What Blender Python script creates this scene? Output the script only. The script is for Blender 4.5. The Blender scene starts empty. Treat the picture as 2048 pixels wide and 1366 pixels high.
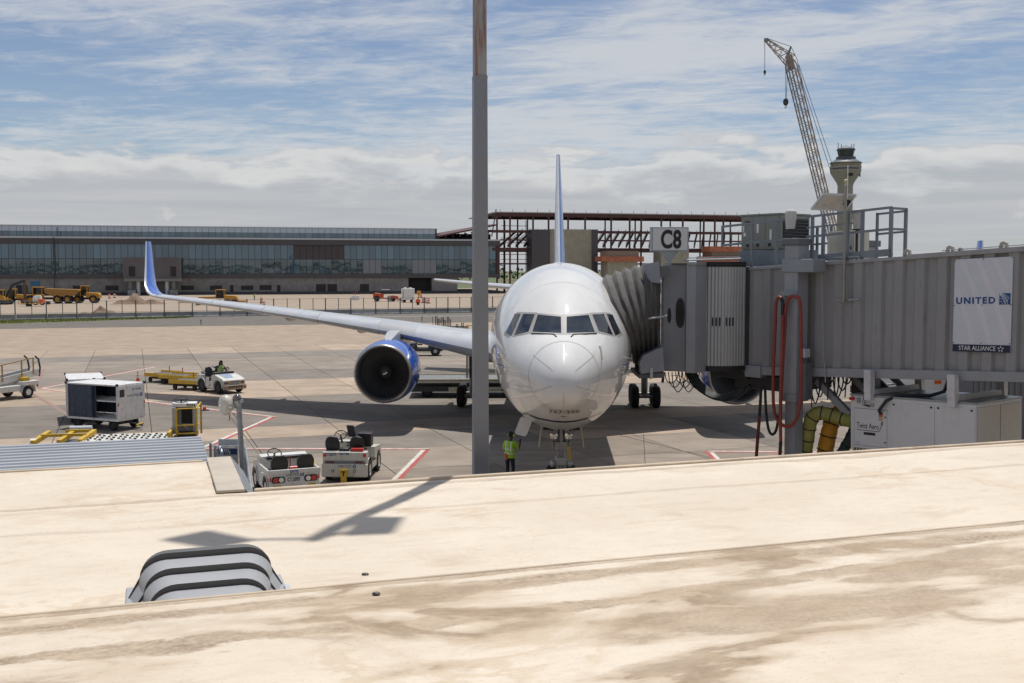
import bpy, bmesh, math, random
from math import sin, cos, pi, radians, sqrt, atan2, hypot
from mathutils import Vector as V, Matrix, noise as mnoise
random.seed(7)
S = bpy.context.scene
COL = S.collection
# ------------------------------------------------------------------ camera, sky, sun, exposure
H = 7.32                      # eye height above the apron
FP = 2150.0                   # focal length in photo pixels (about 38 mm on 36 mm)
KF = FP / 2276.0              # depths below were first measured with a 2276 px focal length
TH = math.atan((683 - 541) / FP)
cam = bpy.data.cameras.new('camera'); cam.lens = 36 * FP / 2048; cam.sensor_width = 36
cam.clip_start = 0.2; cam.clip_end = 12000
camo = bpy.data.objects.new('camera', cam); COL.objects.link(camo)
camo.location = (0, 0, H); camo.rotation_euler = (pi / 2 - TH, 0, 0)
S.camera = camo

SUN_EL, SUN_AZ = radians(73), radians(19.2)      # azimuth measured from +Y towards +X
SD = V((sin(SUN_AZ) * cos(SUN_EL), cos(SUN_AZ) * cos(SUN_EL), sin(SUN_EL)))
sl = bpy.data.lights.new('sun', 'SUN'); sl.energy = 3.9; sl.angle = radians(0.53); sl.color = (1, .955, .885)
so = bpy.data.objects.new('sun', sl); COL.objects.link(so)
so.rotation_euler = (-SD).to_track_quat('-Z', 'Y').to_euler(); so.location = (30, 60, 120)

W = bpy.data.worlds.new('World'); S.world = W; W.use_nodes = True
nt = W.node_tree; nt.nodes.clear()
def wn(t, **k):
    n = nt.nodes.new(t)
    for a, b in k.items():
        setattr(n, a, b)
    return n
def wl(a, b): nt.links.new(a, b)
def wmath(op, a, b=None, c=None):
    n = wn('ShaderNodeMath', operation=op)
    for i, v in enumerate((a, b, c)):
        if v is None: continue
        if isinstance(v, (int, float)): n.inputs[i].default_value = v
        else: wl(v, n.inputs[i])
    return n.outputs[0]
def wramp(x, a, b, c=0.0, d=1.0):
    n = wn('ShaderNodeMapRange', interpolation_type='SMOOTHSTEP'); wl(x, n.inputs[0])
    for i, v in enumerate((a, b, c, d)): n.inputs[i + 1].default_value = v
    return n.outputs[0]
def wmix(f, a, b):
    n = wn('ShaderNodeMix', data_type='RGBA')
    for s, v in ((0, f), (6, a), (7, b)):
        if isinstance(v, (int, float)): n.inputs[s].default_value = v
        elif isinstance(v, tuple): n.inputs[s].default_value = (*v, 1)
        else: wl(v, n.inputs[s])
    return n.outputs[2]
def wnoise(vec, scale, det, rough, dist=0.0):
    n = wn('ShaderNodeTexNoise'); wl(vec, n.inputs['Vector'])
    n.inputs['Scale'].default_value = scale; n.inputs['Detail'].default_value = det
    n.inputs['Roughness'].default_value = rough; n.inputs['Distortion'].default_value = dist
    return n.outputs[0]
sky = wn('ShaderNodeTexSky', sky_type='NISHITA', sun_disc=False, sun_elevation=SUN_EL, sun_rotation=SUN_AZ,
         altitude=100, air_density=1.0, dust_density=0.35, ozone_density=3.2)
tc = wn('ShaderNodeTexCoord'); sp = wn('ShaderNodeSeparateXYZ'); wl(tc.outputs['Generated'], sp.inputs[0])
zz = wmath('MAXIMUM', sp.outputs[2], 0.0)
den = wmath('ADD', zz, 0.05)
def cvec(sx, sy, ox, oy, skew=0.0):
    c = wn('ShaderNodeCombineXYZ')
    u = wmath('DIVIDE', sp.outputs[0], den); v = wmath('DIVIDE', sp.outputs[1], den)
    u2 = wmath('ADD', u, wmath('MULTIPLY', v, skew))
    wl(wmath('MULTIPLY_ADD', u2, sx, ox), c.inputs[0]); wl(wmath('MULTIPLY_ADD', v, sy, oy), c.inputs[1])
    return c.outputs[0]
# high streaky cloud
big = wnoise(cvec(.36, .42, 3.1, 1.7, .2), 1.0, 3, .5, .4)
mid = wnoise(cvec(1.0, 1.35, 7.3, 2.2, .3), 1.0, 9, .64, .5)
fine = wnoise(cvec(4.2, 6.2, 1.3, 9.1, .5), 1.0, 8, .68, .5)
hi = wmath('ADD', wmath('MULTIPLY', big, .55), wmath('ADD', wmath('MULTIPLY', mid, .45), wmath('MULTIPLY', fine, .36)))
hiC = wramp(hi, .56, .79)
# low banked cumulus and layered cloud near the horizon: driven by direction, so it rings the whole horizon
az = wmath('ARCTAN2', sp.outputs[0], sp.outputs[1])
cc = wn('ShaderNodeCombineXYZ'); wl(wmath('MULTIPLY', az, 5.0), cc.inputs[0]); wl(wmath('MULTIPLY', sp.outputs[2], 16.0), cc.inputs[1])
cum = wnoise(cc.outputs[0], 1.6, 8, .58, .25)
cc2 = wn('ShaderNodeCombineXYZ'); wl(wmath('MULTIPLY', az, 2.2), cc2.inputs[0]); wl(wmath('MULTIPLY', sp.outputs[2], 55.0), cc2.inputs[1])
lay = wnoise(cc2.outputs[0], 1.1, 6, .6, .3)
topz = wmath('MULTIPLY_ADD', wmath('SUBTRACT', cum, .5), .13, .108)
below = wmath('SUBTRACT', topz, sp.outputs[2])
lowC = wmath('MULTIPLY', wramp(below, -.003, .011), wramp(lay, .22, .46, .45, 1.0))
edge = wmath('MULTIPLY', wramp(below, .0, .012), wramp(below, .035, .012))
skyc = wn('ShaderNodeHueSaturation'); wl(sky.outputs[0], skyc.inputs['Color'])
skyc.inputs['Hue'].default_value = .506; skyc.inputs['Saturation'].default_value = .93; skyc.inputs['Value'].default_value = 1.04
c1 = wmix(wmath('MULTIPLY', hiC, .86), skyc.outputs[0], (7.7, 7.95, 8.3))
lowcol = wmix(wramp(lay, .3, .72), (5.4, 5.65, 6.05), (6.7, 6.75, 6.95))
lowcol = wmix(edge, lowcol, (8.4, 8.45, 8.4))
c2 = wmix(wmath('MULTIPLY', lowC, .88), c1, lowcol)
# small bright cumulus heads standing in the bank
cc3 = wn('ShaderNodeCombineXYZ'); wl(wmath('MULTIPLY', az, 7.0), cc3.inputs[0]); wl(wmath('MULTIPLY_ADD', sp.outputs[2], 11.0, .6), cc3.inputs[1])
puff = wnoise(cc3.outputs[0], 1.9, 8, .56, .2)
puffC = wmath('MULTIPLY', wramp(puff, .6, .66), wmath('MULTIPLY', wramp(sp.outputs[2], .022, .036), wramp(sp.outputs[2], .07, .05)))
c2 = wmix(wmath('MULTIPLY', puffC, .75), c2, (7.8, 7.8, 7.6))
bg = wn('ShaderNodeBackground'); bg.inputs[1].default_value = .08; wl(c2, bg.inputs[0])
wo = wn('ShaderNodeOutputWorld'); wl(bg.outputs[0], wo.inputs[0])

S.view_settings.view_transform = 'Standard'; S.view_settings.look = 'None'
S.view_settings.exposure = 0.0; S.view_settings.gamma = 1.0; S.view_settings.use_curve_mapping = False
S.cycles.max_bounces = 6; S.cycles.diffuse_bounces = 3; S.cycles.glossy_bounces = 3
S.cycles.use_denoising = True

# ------------------------------------------------------------------ where a photo point lies in the world
_R, _U, _F = V((1, 0, 0)), V((0, sin(TH), cos(TH))), V((0, cos(TH), -sin(TH)))
def ray(px, py): return _R * ((px - 1024) / FP) + _U * ((683 - py) / FP) + _F
def gp(px, py, z=0.0):
    d = ray(px, py); t = (z - H) / d.z
    return V((d.x * t, d.y * t, z))
def pt(px, py, Y):
    Y = Y * KF; d = ray(px, py); t = Y / d.y
    return V((d.x * t, Y, H + d.z * t))

# ------------------------------------------------------------------ materials
MATS = {}
def M(name, col, rough=.55, metal=0.0, var=.12, scale=2.0, bump=0.0, bscale=30.0, dirt=0.0, dcol=(.09, .07, .05), dscale=(1.5, 1.5, .5),
      coat=0.0, spec=.5, rnd=0.0, world=False, em=None, dlo=.5, dhi=.78):
    if name in MATS: return MATS[name]
    m = bpy.data.materials.new(name); m.use_nodes = True
    n = m.node_tree.nodes; L = m.node_tree.links.new
    p = n['Principled BSDF']
    p.inputs['Roughness'].default_value = rough; p.inputs['Metallic'].default_value = metal
    p.inputs['Coat Weight'].default_value = coat; p.inputs['Coat Roughness'].default_value = .04
    p.inputs['Specular IOR Level'].default_value = spec
    t = n.new('ShaderNodeTexCoord'); vec = t.outputs['Object']
    if world:
        g = n.new('ShaderNodeNewGeometry'); vec = g.outputs['Position']
    nz = n.new('ShaderNodeTexNoise'); L(vec, nz.inputs['Vector'])
    nz.inputs['Scale'].default_value = scale; nz.inputs['Detail'].default_value = 6; nz.inputs['Roughness'].default_value = .6
    mx = n.new('ShaderNodeMix'); mx.data_type = 'RGBA'
    mr = n.new('ShaderNodeMapRange'); L(nz.outputs[0], mr.inputs[0]); mr.inputs[1].default_value = .3; mr.inputs[2].default_value = .7
    L(mr.outputs[0], mx.inputs[0])
    mx.inputs[6].default_value = (*[c * (1 - var) for c in col], 1); mx.inputs[7].default_value = (*[min(1, c * (1 + var)) for c in col], 1)
    out = mx.outputs[2]
    if dirt:
        mp = n.new('ShaderNodeMapping'); L(vec, mp.inputs[0]); mp.inputs['Scale'].default_value = dscale
        d = n.new('ShaderNodeTexNoise'); L(mp.outputs[0], d.inputs['Vector']); d.inputs['Scale'].default_value = 2.2
        d.inputs['Detail'].default_value = 9; d.inputs['Roughness'].default_value = .68
        r = n.new('ShaderNodeMapRange'); r.interpolation_type = 'SMOOTHSTEP'; L(d.outputs[0], r.inputs[0])
        r.inputs[1].default_value = dlo; r.inputs[2].default_value = dhi; r.inputs[4].default_value = dirt
        m2 = n.new('ShaderNodeMix'); m2.data_type = 'RGBA'; L(r.outputs[0], m2.inputs[0]); L(out, m2.inputs[6])
        m2.inputs[7].default_value = (*dcol, 1); out = m2.outputs[2]
    if rnd:
        oi = n.new('ShaderNodeObjectInfo'); h = n.new('ShaderNodeHueSaturation'); L(out, h.inputs['Color'])
        q = n.new('ShaderNodeMapRange'); L(oi.outputs['Random'], q.inputs[0]); q.inputs[3].default_value = 1 - rnd; q.inputs[4].default_value = 1 + rnd
        L(q.outputs[0], h.inputs['Value']); out = h.outputs[0]
    L(out, p.inputs['Base Color'])
    rr = n.new('ShaderNodeMapRange'); L(nz.outputs[0], rr.inputs[0]); rr.inputs[3].default_value = max(.02, rough - .1 * min(1, rough * 2)); rr.inputs[4].default_value = min(1, rough + .1 * min(1, rough * 2))
    L(rr.outputs[0], p.inputs['Roughness'])
    if bump:
        b = n.new('ShaderNodeBump'); b.inputs['Strength'].default_value = bump; b.inputs['Distance'].default_value = .02
        bn = n.new('ShaderNodeTexNoise'); L(vec, bn.inputs['Vector']); bn.inputs['Scale'].default_value = bscale; bn.inputs['Detail'].default_value = 5
        L(bn.outputs[0], b.inputs['Height']); L(b.outputs[0], p.inputs['Normal'])
    if em:
        p.inputs['Emission Color'].default_value = (*em[:3], 1); p.inputs['Emission Strength'].default_value = em[3]
    MATS[name] = m
    return m

white = M('white_paint', (.74, .74, .72), .4, dirt=.35, dcol=(.3, .25, .19), rnd=.03)
whiteD = M('worn_white_paint', (.68, .68, .66), .5, dirt=.6, dcol=(.2, .16, .12), dscale=(2, 2, .7))
black = M('black_rubber', (.018, .018, .019), .7, var=.3)
tyre = M('tyre_rubber', (.016, .016, .017), .8, var=.35, scale=6)
dark = M('dark_metal', (.035, .036, .04), .5, var=.3)
vinyl = M('black_vinyl', (.017, .017, .019), .42, var=.25)
steel = M('galvanised_steel', (.34, .36, .38), .45, .6, var=.2, scale=8)
grey = M('grey_paint', (.25, .26, .285), .5, var=.08, dirt=.25, dcol=(.16, .14, .12))
greyD = M('dark_grey_paint', (.13, .135, .15), .5, var=.1, dirt=.2)
greyL = M('light_grey_paint', (.47, .5, .54), .45, var=.06, dirt=.15, dcol=(.25, .24, .22))
yellow = M('yellow_paint', (.58, .37, .03), .5, var=.12, dirt=.5, dcol=(.12, .08, .03))
yellowC = M('machine_yellow', (.5, .25, .025), .5, var=.12, dirt=.4, dcol=(.12, .08, .04))
orange = M('orange_plastic', (.72, .11, .02), .5, var=.1)
red = M('red_plastic', (.5, .02, .02), .35)
redrub = M('red_rubber_hose', (.25, .042, .03), .5, var=.2, dirt=.35)
blueU = M('airline_blue_paint', (.008, .1, .5), .25, coat=.6, var=.05)
navy = M('navy_print', (.006, .014, .05), .5)
blueprint = M('blue_print', (.006, .06, .24), .5, var=.03)
inkb = M('black_print', (.012, .012, .014), .5)
inkw = M('white_print', (.78, .78, .78), .5, var=.03)
lens_w = M('clear_lamp_lens', (.7, .7, .66), .12, .2)
concrete_b = M('barrier_concrete', (.3, .3, .3), .85, var=.2, dirt=.4, rnd=.3)
glassK = M('dark_glass', (.012, .016, .02), .04, spec=.6, var=.2)

# ------------------------------------------------------------------ mesh building
class MB:
    def __init__(s): s.v = []; s.f = []; s.mi = []; s.cur = 0
    def add(s, vs, fs):
        o = len(s.v); s.v += [tuple(x) for x in vs]
        for f in fs: s.f.append([i + o for i in f]); s.mi.append(s.cur)
        return s
    def box(s, x0, x1, y0, y1, z0, z1, tf=None):
        vs = [V((x, y, z)) for z in (z0, z1) for (x, y) in ((x0, y0), (x1, y0), (x1, y1), (x0, y1))]
        if tf: vs = [tf(v) for v in vs]
        return s.add(vs, [(3, 2, 1, 0), (4, 5, 6, 7), (0, 1, 5, 4), (1, 2, 6, 5), (2, 3, 7, 6), (3, 0, 4, 7)])
    def bar(s, a, b, w, h=None, up=(0, 0, 1)):
        a, b = V(a), V(b); h = h or w; d = (b - a).normalized(); upv = V(up)
        if abs(d.dot(upv)) > .98: upv = V((1, 0, 0)) if abs(d.x) < .9 else V((0, 1, 0))
        r = d.cross(upv).normalized(); q = r.cross(d).normalized(); vs = []
        for p in (a, b):
            for (i, j) in ((-1, -1), (1, -1), (1, 1), (-1, 1)): vs.append(p + r * (i * w / 2) + q * (j * h / 2))
        return s.add(vs, [(0, 1, 2, 3)[::-1], (4, 5, 6, 7), (0, 4, 5, 1)[::-1], (1, 5, 6, 2)[::-1], (2, 6, 7, 3)[::-1], (3, 7, 4, 0)[::-1]][0:2] + [(0, 1, 5, 4), (1, 2, 6, 5), (2, 3, 7, 6), (3, 0, 4, 7)])
    def cyl(s, a, b, r0, r1=None, n=12, caps=True):
        a, b = V(a), V(b); r1 = r0 if r1 is None else r1; d = (b - a).normalized()
        u = V((0, 0, 1)) if abs(d.z) < .9 else V((1, 0, 0)); x = d.cross(u).normalized(); y = d.cross(x)
        vs = [p + x * (r * cos(2 * pi * i / n)) + y * (r * sin(2 * pi * i / n)) for (p, r) in ((a, r0), (b, r1)) for i in range(n)]
        fs = [(i, (i + 1) % n, n + (i + 1) % n, n + i) for i in range(n)]
        if caps: fs += [tuple(range(n))[::-1], tuple(range(n, 2 * n))]
        return s.add(vs, fs)
    def tube(s, pts, r, n=8, closed=False):
        pts = [V(p) for p in pts]; k = len(pts); rings = []
        prev = None
        for i, p in enumerate(pts):
            d = (pts[(i + 1) % k] - pts[i - 1]) if closed else (pts[min(i + 1, k - 1)] - pts[max(i - 1, 0)])
            d.normalize()
            if prev is None:
                u = V((0, 0, 1)) if abs(d.z) < .9 else V((1, 0, 0)); x = d.cross(u).normalized()
            else: x = (prev - d * prev.dot(d)).normalized()
            prev = x; y = d.cross(x); rr = r[i] if isinstance(r, (list, tuple)) else r
            rings.append([p + x * (rr * cos(2 * pi * j / n)) + y * (rr * sin(2 * pi * j / n)) for j in range(n)])
        return s.loft(rings, True, not closed, closed)
    def loft(s, rings, closed=True, caps=False, loop=False):
        n = len(rings[0]); k = len(rings); vs = [v for r in rings for v in r]; fs = []
        for i in range(k if loop else k - 1):
            for j in range(n if closed else n - 1):
                a, b = i * n + j, i * n + (j + 1) % n; c, d = ((i + 1) % k) * n + (j + 1) % n, ((i + 1) % k) * n + j
                fs.append((a, b, c, d))
        if caps: fs += [tuple(range(n))[::-1], tuple(range((k - 1) * n, k * n))]
        return s.add(vs, fs)
    def lathe(s, prof, o, axis=(0, 0, 1), n=20, x=None):          # prof: (radius, height along axis)
        o, d = V(o), V(axis).normalized(); u = V((0, 0, 1)) if abs(d.z) < .9 else V((1, 0, 0))
        x = d.cross(u).normalized(); y = d.cross(x)
        return s.loft([[o + d * h + x * (r * cos(2 * pi * i / n)) + y * (r * sin(2 * pi * i / n)) for i in range(n)] for r, h in prof])
    def prism(s, poly, z0, z1, tf=None):                         # polygon in xy, extruded along z; tf maps (x,y,z)
        n = len(poly); vs = [V((p[0], p[1], z)) for z in (z0, z1) for p in poly]
        if tf: vs = [tf(v) for v in vs]
        return s.add(vs, [tuple(range(n))[::-1], tuple(range(n, 2 * n))] + [(i, (i + 1) % n, n + (i + 1) % n, n + i) for i in range(n)])
    def sph(s, c, r, n=10, m=7, sc=(1, 1, 1)):
        c = V(c)
        return s.loft([[c + V((r * sc[0] * sin(pi * i / m) * cos(2 * pi * j / n), r * sc[1] * sin(pi * i / m) * sin(2 * pi * j / n), -r * sc[2] * cos(pi * i / m))) for j in range(n)] for i in range(m + 1)])
    def quad(s, a, b, c, d): return s.add([a, b, c, d], [(0, 1, 2, 3)])
    def build(s, name, mat, parent=None, smooth=35, bevel=0.0, label=None, kind=None, recalc=True):
        me = bpy.data.meshes.new(name); me.from_pydata(s.v, [], s.f)
        ms = mat if isinstance(mat, (list, tuple)) else [mat]
        for m in ms: me.materials.append(m)
        if len(ms) > 1: me.polygons.foreach_set('material_index', s.mi)
        if recalc:
            bm = bmesh.new(); bm.from_mesh(me)
            bmesh.ops.remove_doubles(bm, verts=bm.verts, dist=1e-5)
            bmesh.ops.recalc_face_normals(bm, faces=bm.faces); bm.to_mesh(me); bm.free()
        if smooth:
            me.shade_smooth(); me.set_sharp_from_angle(angle=radians(smooth))
        me.update()
        o = bpy.data.objects.new(name, me); COL.objects.link(o)
        if parent is not None: o.parent = parent
        if bevel:
            b = o.modifiers.new('bevel', 'BEVEL'); b.width = bevel; b.segments = 2; b.limit_method = 'ANGLE'; b.angle_limit = radians(40)
            b.harden_normals = False
        if label: o['label'] = label
        if kind: o['kind'] = kind
        return o
def thing(name, label, cat, loc=(0, 0, 0), rz=0.0, group=None):
    o = bpy.data.objects.new(name, None); COL.objects.link(o); o.empty_display_size = .3
    o.location = loc; o.rotation_euler = (0, 0, rz); o['label'] = label; o['category'] = cat
    if group: o['group'] = group
    return o
def tag(o, label, cat, group=None):
    o['label'] = label; o['category'] = cat
    if group: o['group'] = group
    return o
def struct(o):
    o['kind'] = 'structure'; return o
KIDS = {}
def copy_tree(o, parent=None, label=None):
    kids = [c for c in COL.objects if c.parent == o]
    c = o.copy(); COL.objects.link(c)
    if parent is not None: c.parent = parent
    if label: c['label'] = label
    for k in kids: copy_tree(k, c)
    return c
def share(src, name, parent, loc=None, rot=None, mtx=None, scale=None):
    o = bpy.data.objects.new(name, src.data); COL.objects.link(o); o.parent = parent
    if mtx is not None: o.matrix_local = mtx
    else:
        if loc is not None: o.location = loc
        if rot is not None: o.rotation_euler = rot
        if scale is not None: o.scale = scale
    return o
def text_mesh(string, size, extrude=.0015, bold=0.0, spacing=1.0, align='CENTER', res=4):
    c = bpy.data.curves.new('lettering', 'FONT'); c.body = string; c.size = size; c.extrude = extrude; c.offset = bold
    c.align_x = align; c.align_y = 'CENTER'; c.space_character = spacing; c.resolution_u = res
    o = bpy.data.objects.new('lettering', c); COL.objects.link(o)
    dg = bpy.context.evaluated_depsgraph_get(); me = bpy.data.meshes.new_from_object(o.evaluated_get(dg))
    bpy.data.objects.remove(o); bpy.data.curves.remove(c)
    return me
def lettering(string, size, org, right, up, mat, parent=None, name='lettering', sx=1.0, fit=None, **k):
    me = text_mesh(string, size, **k)
    if fit:
        xs = [v.co.x for v in me.vertices]; ys = [v.co.y for v in me.vertices]; sx = fit / (max(xs) - min(xs)); c0 = (max(xs) + min(xs)) / 2; c1 = (max(ys) + min(ys)) / 2
        for v in me.vertices: v.co.x -= c0; v.co.y -= c1
    me.materials.clear(); me.materials.append(mat)
    o = bpy.data.objects.new(name, me); COL.objects.link(o)
    if parent is not None: o.parent = parent
    r, u = V(right).normalized(), V(up).normalized(); nrm = r.cross(u).normalized(); u2 = nrm.cross(r); kx, ky = u.dot(r), u.dot(u2)
    for v in me.vertices: v.co.x = v.co.x * sx + v.co.y * kx; v.co.y *= ky
    o.matrix_local = Matrix(((r.x, u2.x, nrm.x, org[0]), (r.y, u2.y, nrm.y, org[1]), (r.z, u2.z, nrm.z, org[2]), (0, 0, 0, 1)))
    return o
def wheel(parent, c, r, w, axis=(0, 1, 0), rim=white, rimr=.55, name='wheel', n=20):
    c, a = V(c), V(axis).normalized(); h = w / 2; k = min(.06, r * .2)
    t = MB().lathe([(r * rimr, -h * .85), (r * .8, -h), (r - k * .4, -h * .8), (r, -h * .45), (r, h * .45), (r - k * .4, h * .8), (r * .8, h), (r * rimr, h * .85)], c, a, n)
    ty = t.build(name, tyre, parent)
    d = MB()
    for sg in (-1, 1):
        d.lathe([(r * rimr, h * .85 * sg), (r * rimr * .85, h * .45 * sg), (r * rimr * .4, h * .42 * sg), (r * .16, h * .75 * sg), (.001, h * .78 * sg)], c, a, n)
    d.build('rim', rim, ty)
    return ty
def logo_globe(org, right, up, size, parent, matbg=blueprint, matl=inkw, name='emblem'):
    """the square mark with arcs and spokes"""
    o, r, u = V(org), V(right).normalized(), V(up).normalized(); nn = r.cross(u)
    b = MB(); h = size / 2
    b.cur = 0
    b.add([o - r * h - u * h, o + r * h - u * h, o + r * h + u * h, o - r * h + u * h], [(0, 1, 2, 3)])
    b.cur = 1
    c0 = V((-h, -h)); e = nn * (size * .02 + .001)
    def P(x, y): return o + r * x + u * y + e
    lines = []
    for k in range(6):                       # fan of meridian lines from upper left to lower right
        a = radians(8 + k * 15); pts = []
        for j in range(7):
            t = j / 6; x = -h + size * (.06 + .9 * t) * (1 - .5 * k / 6) + 0 * a; y = h * (1 - .25 * k / 6) - size * (t ** 1.7) * (.45 + .1 * k)
            pts.append((max(-h, min(h, x)), max(-h, min(h, y))))
        lines.append(pts)
    for k in range(3):                       # parallels
        pts = []
        for j in range(7):
            t = radians(90 * j / 6); rr = size * (.35 + .24 * k); pts.append((-h + rr * sin(t) * .95, -h + rr * cos(t) * .95))
        lines.append(pts)
    w = size * .012
    for pts in lines:
        for (x0, y0), (x1, y1) in zip(pts, pts[1:]):
            d = V((x1 - x0, y1 - y0)); 
            if d.length < 1e-4: continue
            d.normalize(); q = V((-d.y, d.x)) * w
            b.add([P(x0 + q.x, y0 + q.y), P(x0 - q.x, y0 - q.y), P(x1 - q.x, y1 - q.y), P(x1 + q.x, y1 + q.y)], [(0, 1, 2, 3)])
    return b.build(name, [matbg, matl], parent, smooth=0, recalc=False)
# ------------------------------------------------------------------ ground
def sheet(name, pts, z, mat, kind='structure'):
    b = MB(); b.add([(p[0], p[1], z) for p in pts], [tuple(range(len(pts)))])
    o = b.build(name, mat, None, smooth=0); o['kind'] = kind
    if o.data.polygons[0].normal.z < 0: o.data.flip_normals()
    return o
earth = M('open_ground', (.1, .12, .05), .95, var=.3, scale=.02, world=True)
sheet('ground', [(-6000, -800), (6000, -800), (6000, 9000), (-6000, 9000)], -.08, earth)
def streak_concrete(name, col, grime, amount):
    m = bpy.data.materials.new(name); m.use_nodes = True
    n = m.node_tree.nodes; L = m.node_tree.links.new; p = n['Principled BSDF']; p.inputs['Roughness'].default_value = .82
    p.inputs['Specular IOR Level'].default_value = .3
    g = n.new('ShaderNodeNewGeometry')
    def nz(scale, rot, sc, det=7, rough=.62, dist=0):
        mp = n.new('ShaderNodeMapping'); L(g.outputs['Position'], mp.inputs[0]); mp.inputs['Scale'].default_value = sc; mp.inputs['Rotation'].default_value = (0, 0, rot)
        t = n.new('ShaderNodeTexNoise'); L(mp.outputs[0], t.inputs['Vector']); t.inputs['Scale'].default_value = scale; t.inputs['Detail'].default_value = det
        t.inputs['Roughness'].default_value = rough; t.inputs['Distortion'].default_value = dist; return t.outputs[0]
    def mp_(x, a, b, c=0, d=1):
        r = n.new('ShaderNodeMapRange'); L(x, r.inputs[0]); r.interpolation_type = 'SMOOTHSTEP'
        for i, v in enumerate((a, b, c, d)): r.inputs[i + 1].default_value = v
        return r.outputs[0]
    def mix(f, a, b):
        x = n.new('ShaderNodeMix'); x.data_type = 'RGBA'; L(f, x.inputs[0])
        for i, v in ((6, a), (7, b)):
            if isinstance(v, tuple): x.inputs[i].default_value = (*v, 1)
            else: L(v, x.inputs[i])
        return x.outputs[2]
    c = mix(mp_(nz(.5, 0, (1, 1, 1)), .3, .7), tuple(k * .86 for k in col), tuple(min(1, k * 1.12) for k in col))
    c = mix(mp_(nz(1, -.32, (.09, .9, 1), 9, .7, .3), .5, .74, 0, amount), c, grime)      # long tyre and oil streaks
    c = mix(mp_(nz(.16, .4, (1, 1.6, 1), 8, .66, .6), .55, .72, 0, amount * .7), c, tuple(k * .8 for k in grime))
    c = mix(mp_(nz(9, 0, (1, 1, 1), 6, .7), .55, .8, 0, .35), c, tuple(k * .7 for k in col))
    c = mix(mp_(nz(1.1, 0, (1, 1, 1), 5, .55, .2), .66, .76, 0, amount * .6), c, tuple(k * .55 for k in grime))             # oil spots
    c = mix(mp_(nz(1, .25, (.05, 2.2, 1), 6, .6, .15), .62, .7, 0, amount * .55), c, tuple(k * .7 for k in grime))         # tyre tracks
    oi = n.new('ShaderNodeObjectInfo'); h = n.new('ShaderNodeHueSaturation'); L(c, h.inputs['Color'])
    L(mp_(oi.outputs['Random'], 0, 1, .9, 1.1), h.inputs['Value']); L(h.outputs[0], p.inputs['Base Color'])
    b = n.new('ShaderNodeBump'); b.inputs['Strength'].default_value = .25; b.inputs['Distance'].default_value = .01
    L(nz(25, 0, (1, 1, 1)), b.inputs['Height']); L(b.outputs[0], p.inputs['Normal'])
    return m
cTan = streak_concrete('tan_concrete', (.375, .296, .226), (.2, .155, .12), .65)
cTanL = streak_concrete('pale_tan_concrete', (.365, .288, .218), (.26, .2, .15), .5)
cGrey = streak_concrete('weathered_grey_concrete', (.215, .19, .163), (.12, .105, .09), .8)
cMid = streak_concrete('worn_concrete', (.27, .228, .187), (.15, .125, .105), .85)
joint = M('joint_sealant', (.05, .043, .038), .9, world=True)
asph = streak_concrete('taxiway_asphalt', (.14, .125, .107), (.09, .08, .07), .6)
dirtm = streak_concrete('bare_construction_dirt', (.3, .24, .185), (.19, .16, .115), .8)
def far(px, py): p = gp(px, py); return (p.x, p.y)
AX = radians(19.4); WU, WD = V((cos(AX), sin(AX), 0)), V((-sin(AX), cos(AX), 0))
# sub-base under the slabs, with the sealed joints showing between them
D0, D1 = 20.8, 106.2
def slabpt(a, d): q = WU * a + WD * d; return (q.x, q.y)
sheet('apron', [slabpt(-75, D0), slabpt(75, D0), slabpt(75, D1 - 5), slabpt(-75, D1 - 5)], -.045, joint)
sheet('far_apron', [slabpt(-140, D1), slabpt(140, D1), (330, 300), (120, 205), (-10, 170), (-150, 140)], -.004, cTanL)
sheet('near_apron', [slabpt(-140, -30), slabpt(140, -30), slabpt(140, D0), slabpt(-140, D0)], -.004, cMid)
sheet('side_apron', [slabpt(-140, D0), slabpt(-68, D0), slabpt(-68, D1), slabpt(-140, D1)], -.012, cTan)
sheet('side_apron', [slabpt(75, D0), slabpt(140, D0), slabpt(140, D1), slabpt(75, D1)], -.012, cTan)
rows = [(22, 28.5, 'm'), (28.5, 35, 'm'), (35, 40.5, 'm'), (40.5, 45.3, 'm'), (45.3, 50.2, 'g'), (50.2, 54.0, 't'), (54.0, 60.3, 'g'), (60.3, 66.6, 'g'), (66.6, 71.6, 't'), (71.6, 77.0, 't'),
        (77.0, 84, 'g'), (84, 91, 'm'), (91, 97.5, 'm'), (97.5, 104, 'g'), (104, 112, 't')]
slab_par = bpy.data.objects['apron']
tone = {'m': cMid, 'g': cGrey, 't': cTan}
cache = {}; outer = MB()
PW = 4.06
rows = [(a * .948, c * .948, t) for (a, c, t) in rows]
for (d0, d1, tk) in rows:
    for i in range(-17, 19):
        a0 = -3.4 + i * PW; c = WU * (a0 + PW / 2) + WD * ((d0 + d1) / 2)
        if c.y < 18 or abs(c.x) > .5 * c.y + 4:
            outer.box(-PW / 2 + .017, PW / 2 - .017, .017 - (d1 - d0) / 2, (d1 - d0) / 2 - .017, -.03, 0, lambda v: c + WU * v.x + WD * v.y + V((0, 0, v.z))); continue
        t = tk
        if random.random() < .1: t = random.choice('mgt')
        key = (d0, t)
        if key not in cache:
            g = .017
            b = MB(); b.box(g - PW / 2, PW / 2 - g, g - (d1 - d0) / 2, (d1 - d0) / 2 - g, -.03, 0)
            o = b.build('concrete_slab', tone[t], slab_par, smooth=0); cache[key] = o
        else: o = share(cache[key], 'concrete_slab', slab_par)
        o.location = (c.x, c.y, 0); o.rotation_euler = (0, 0, AX)
outer.build('outer_slabs', cMid, slab_par, smooth=0, kind='stuff')
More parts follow.
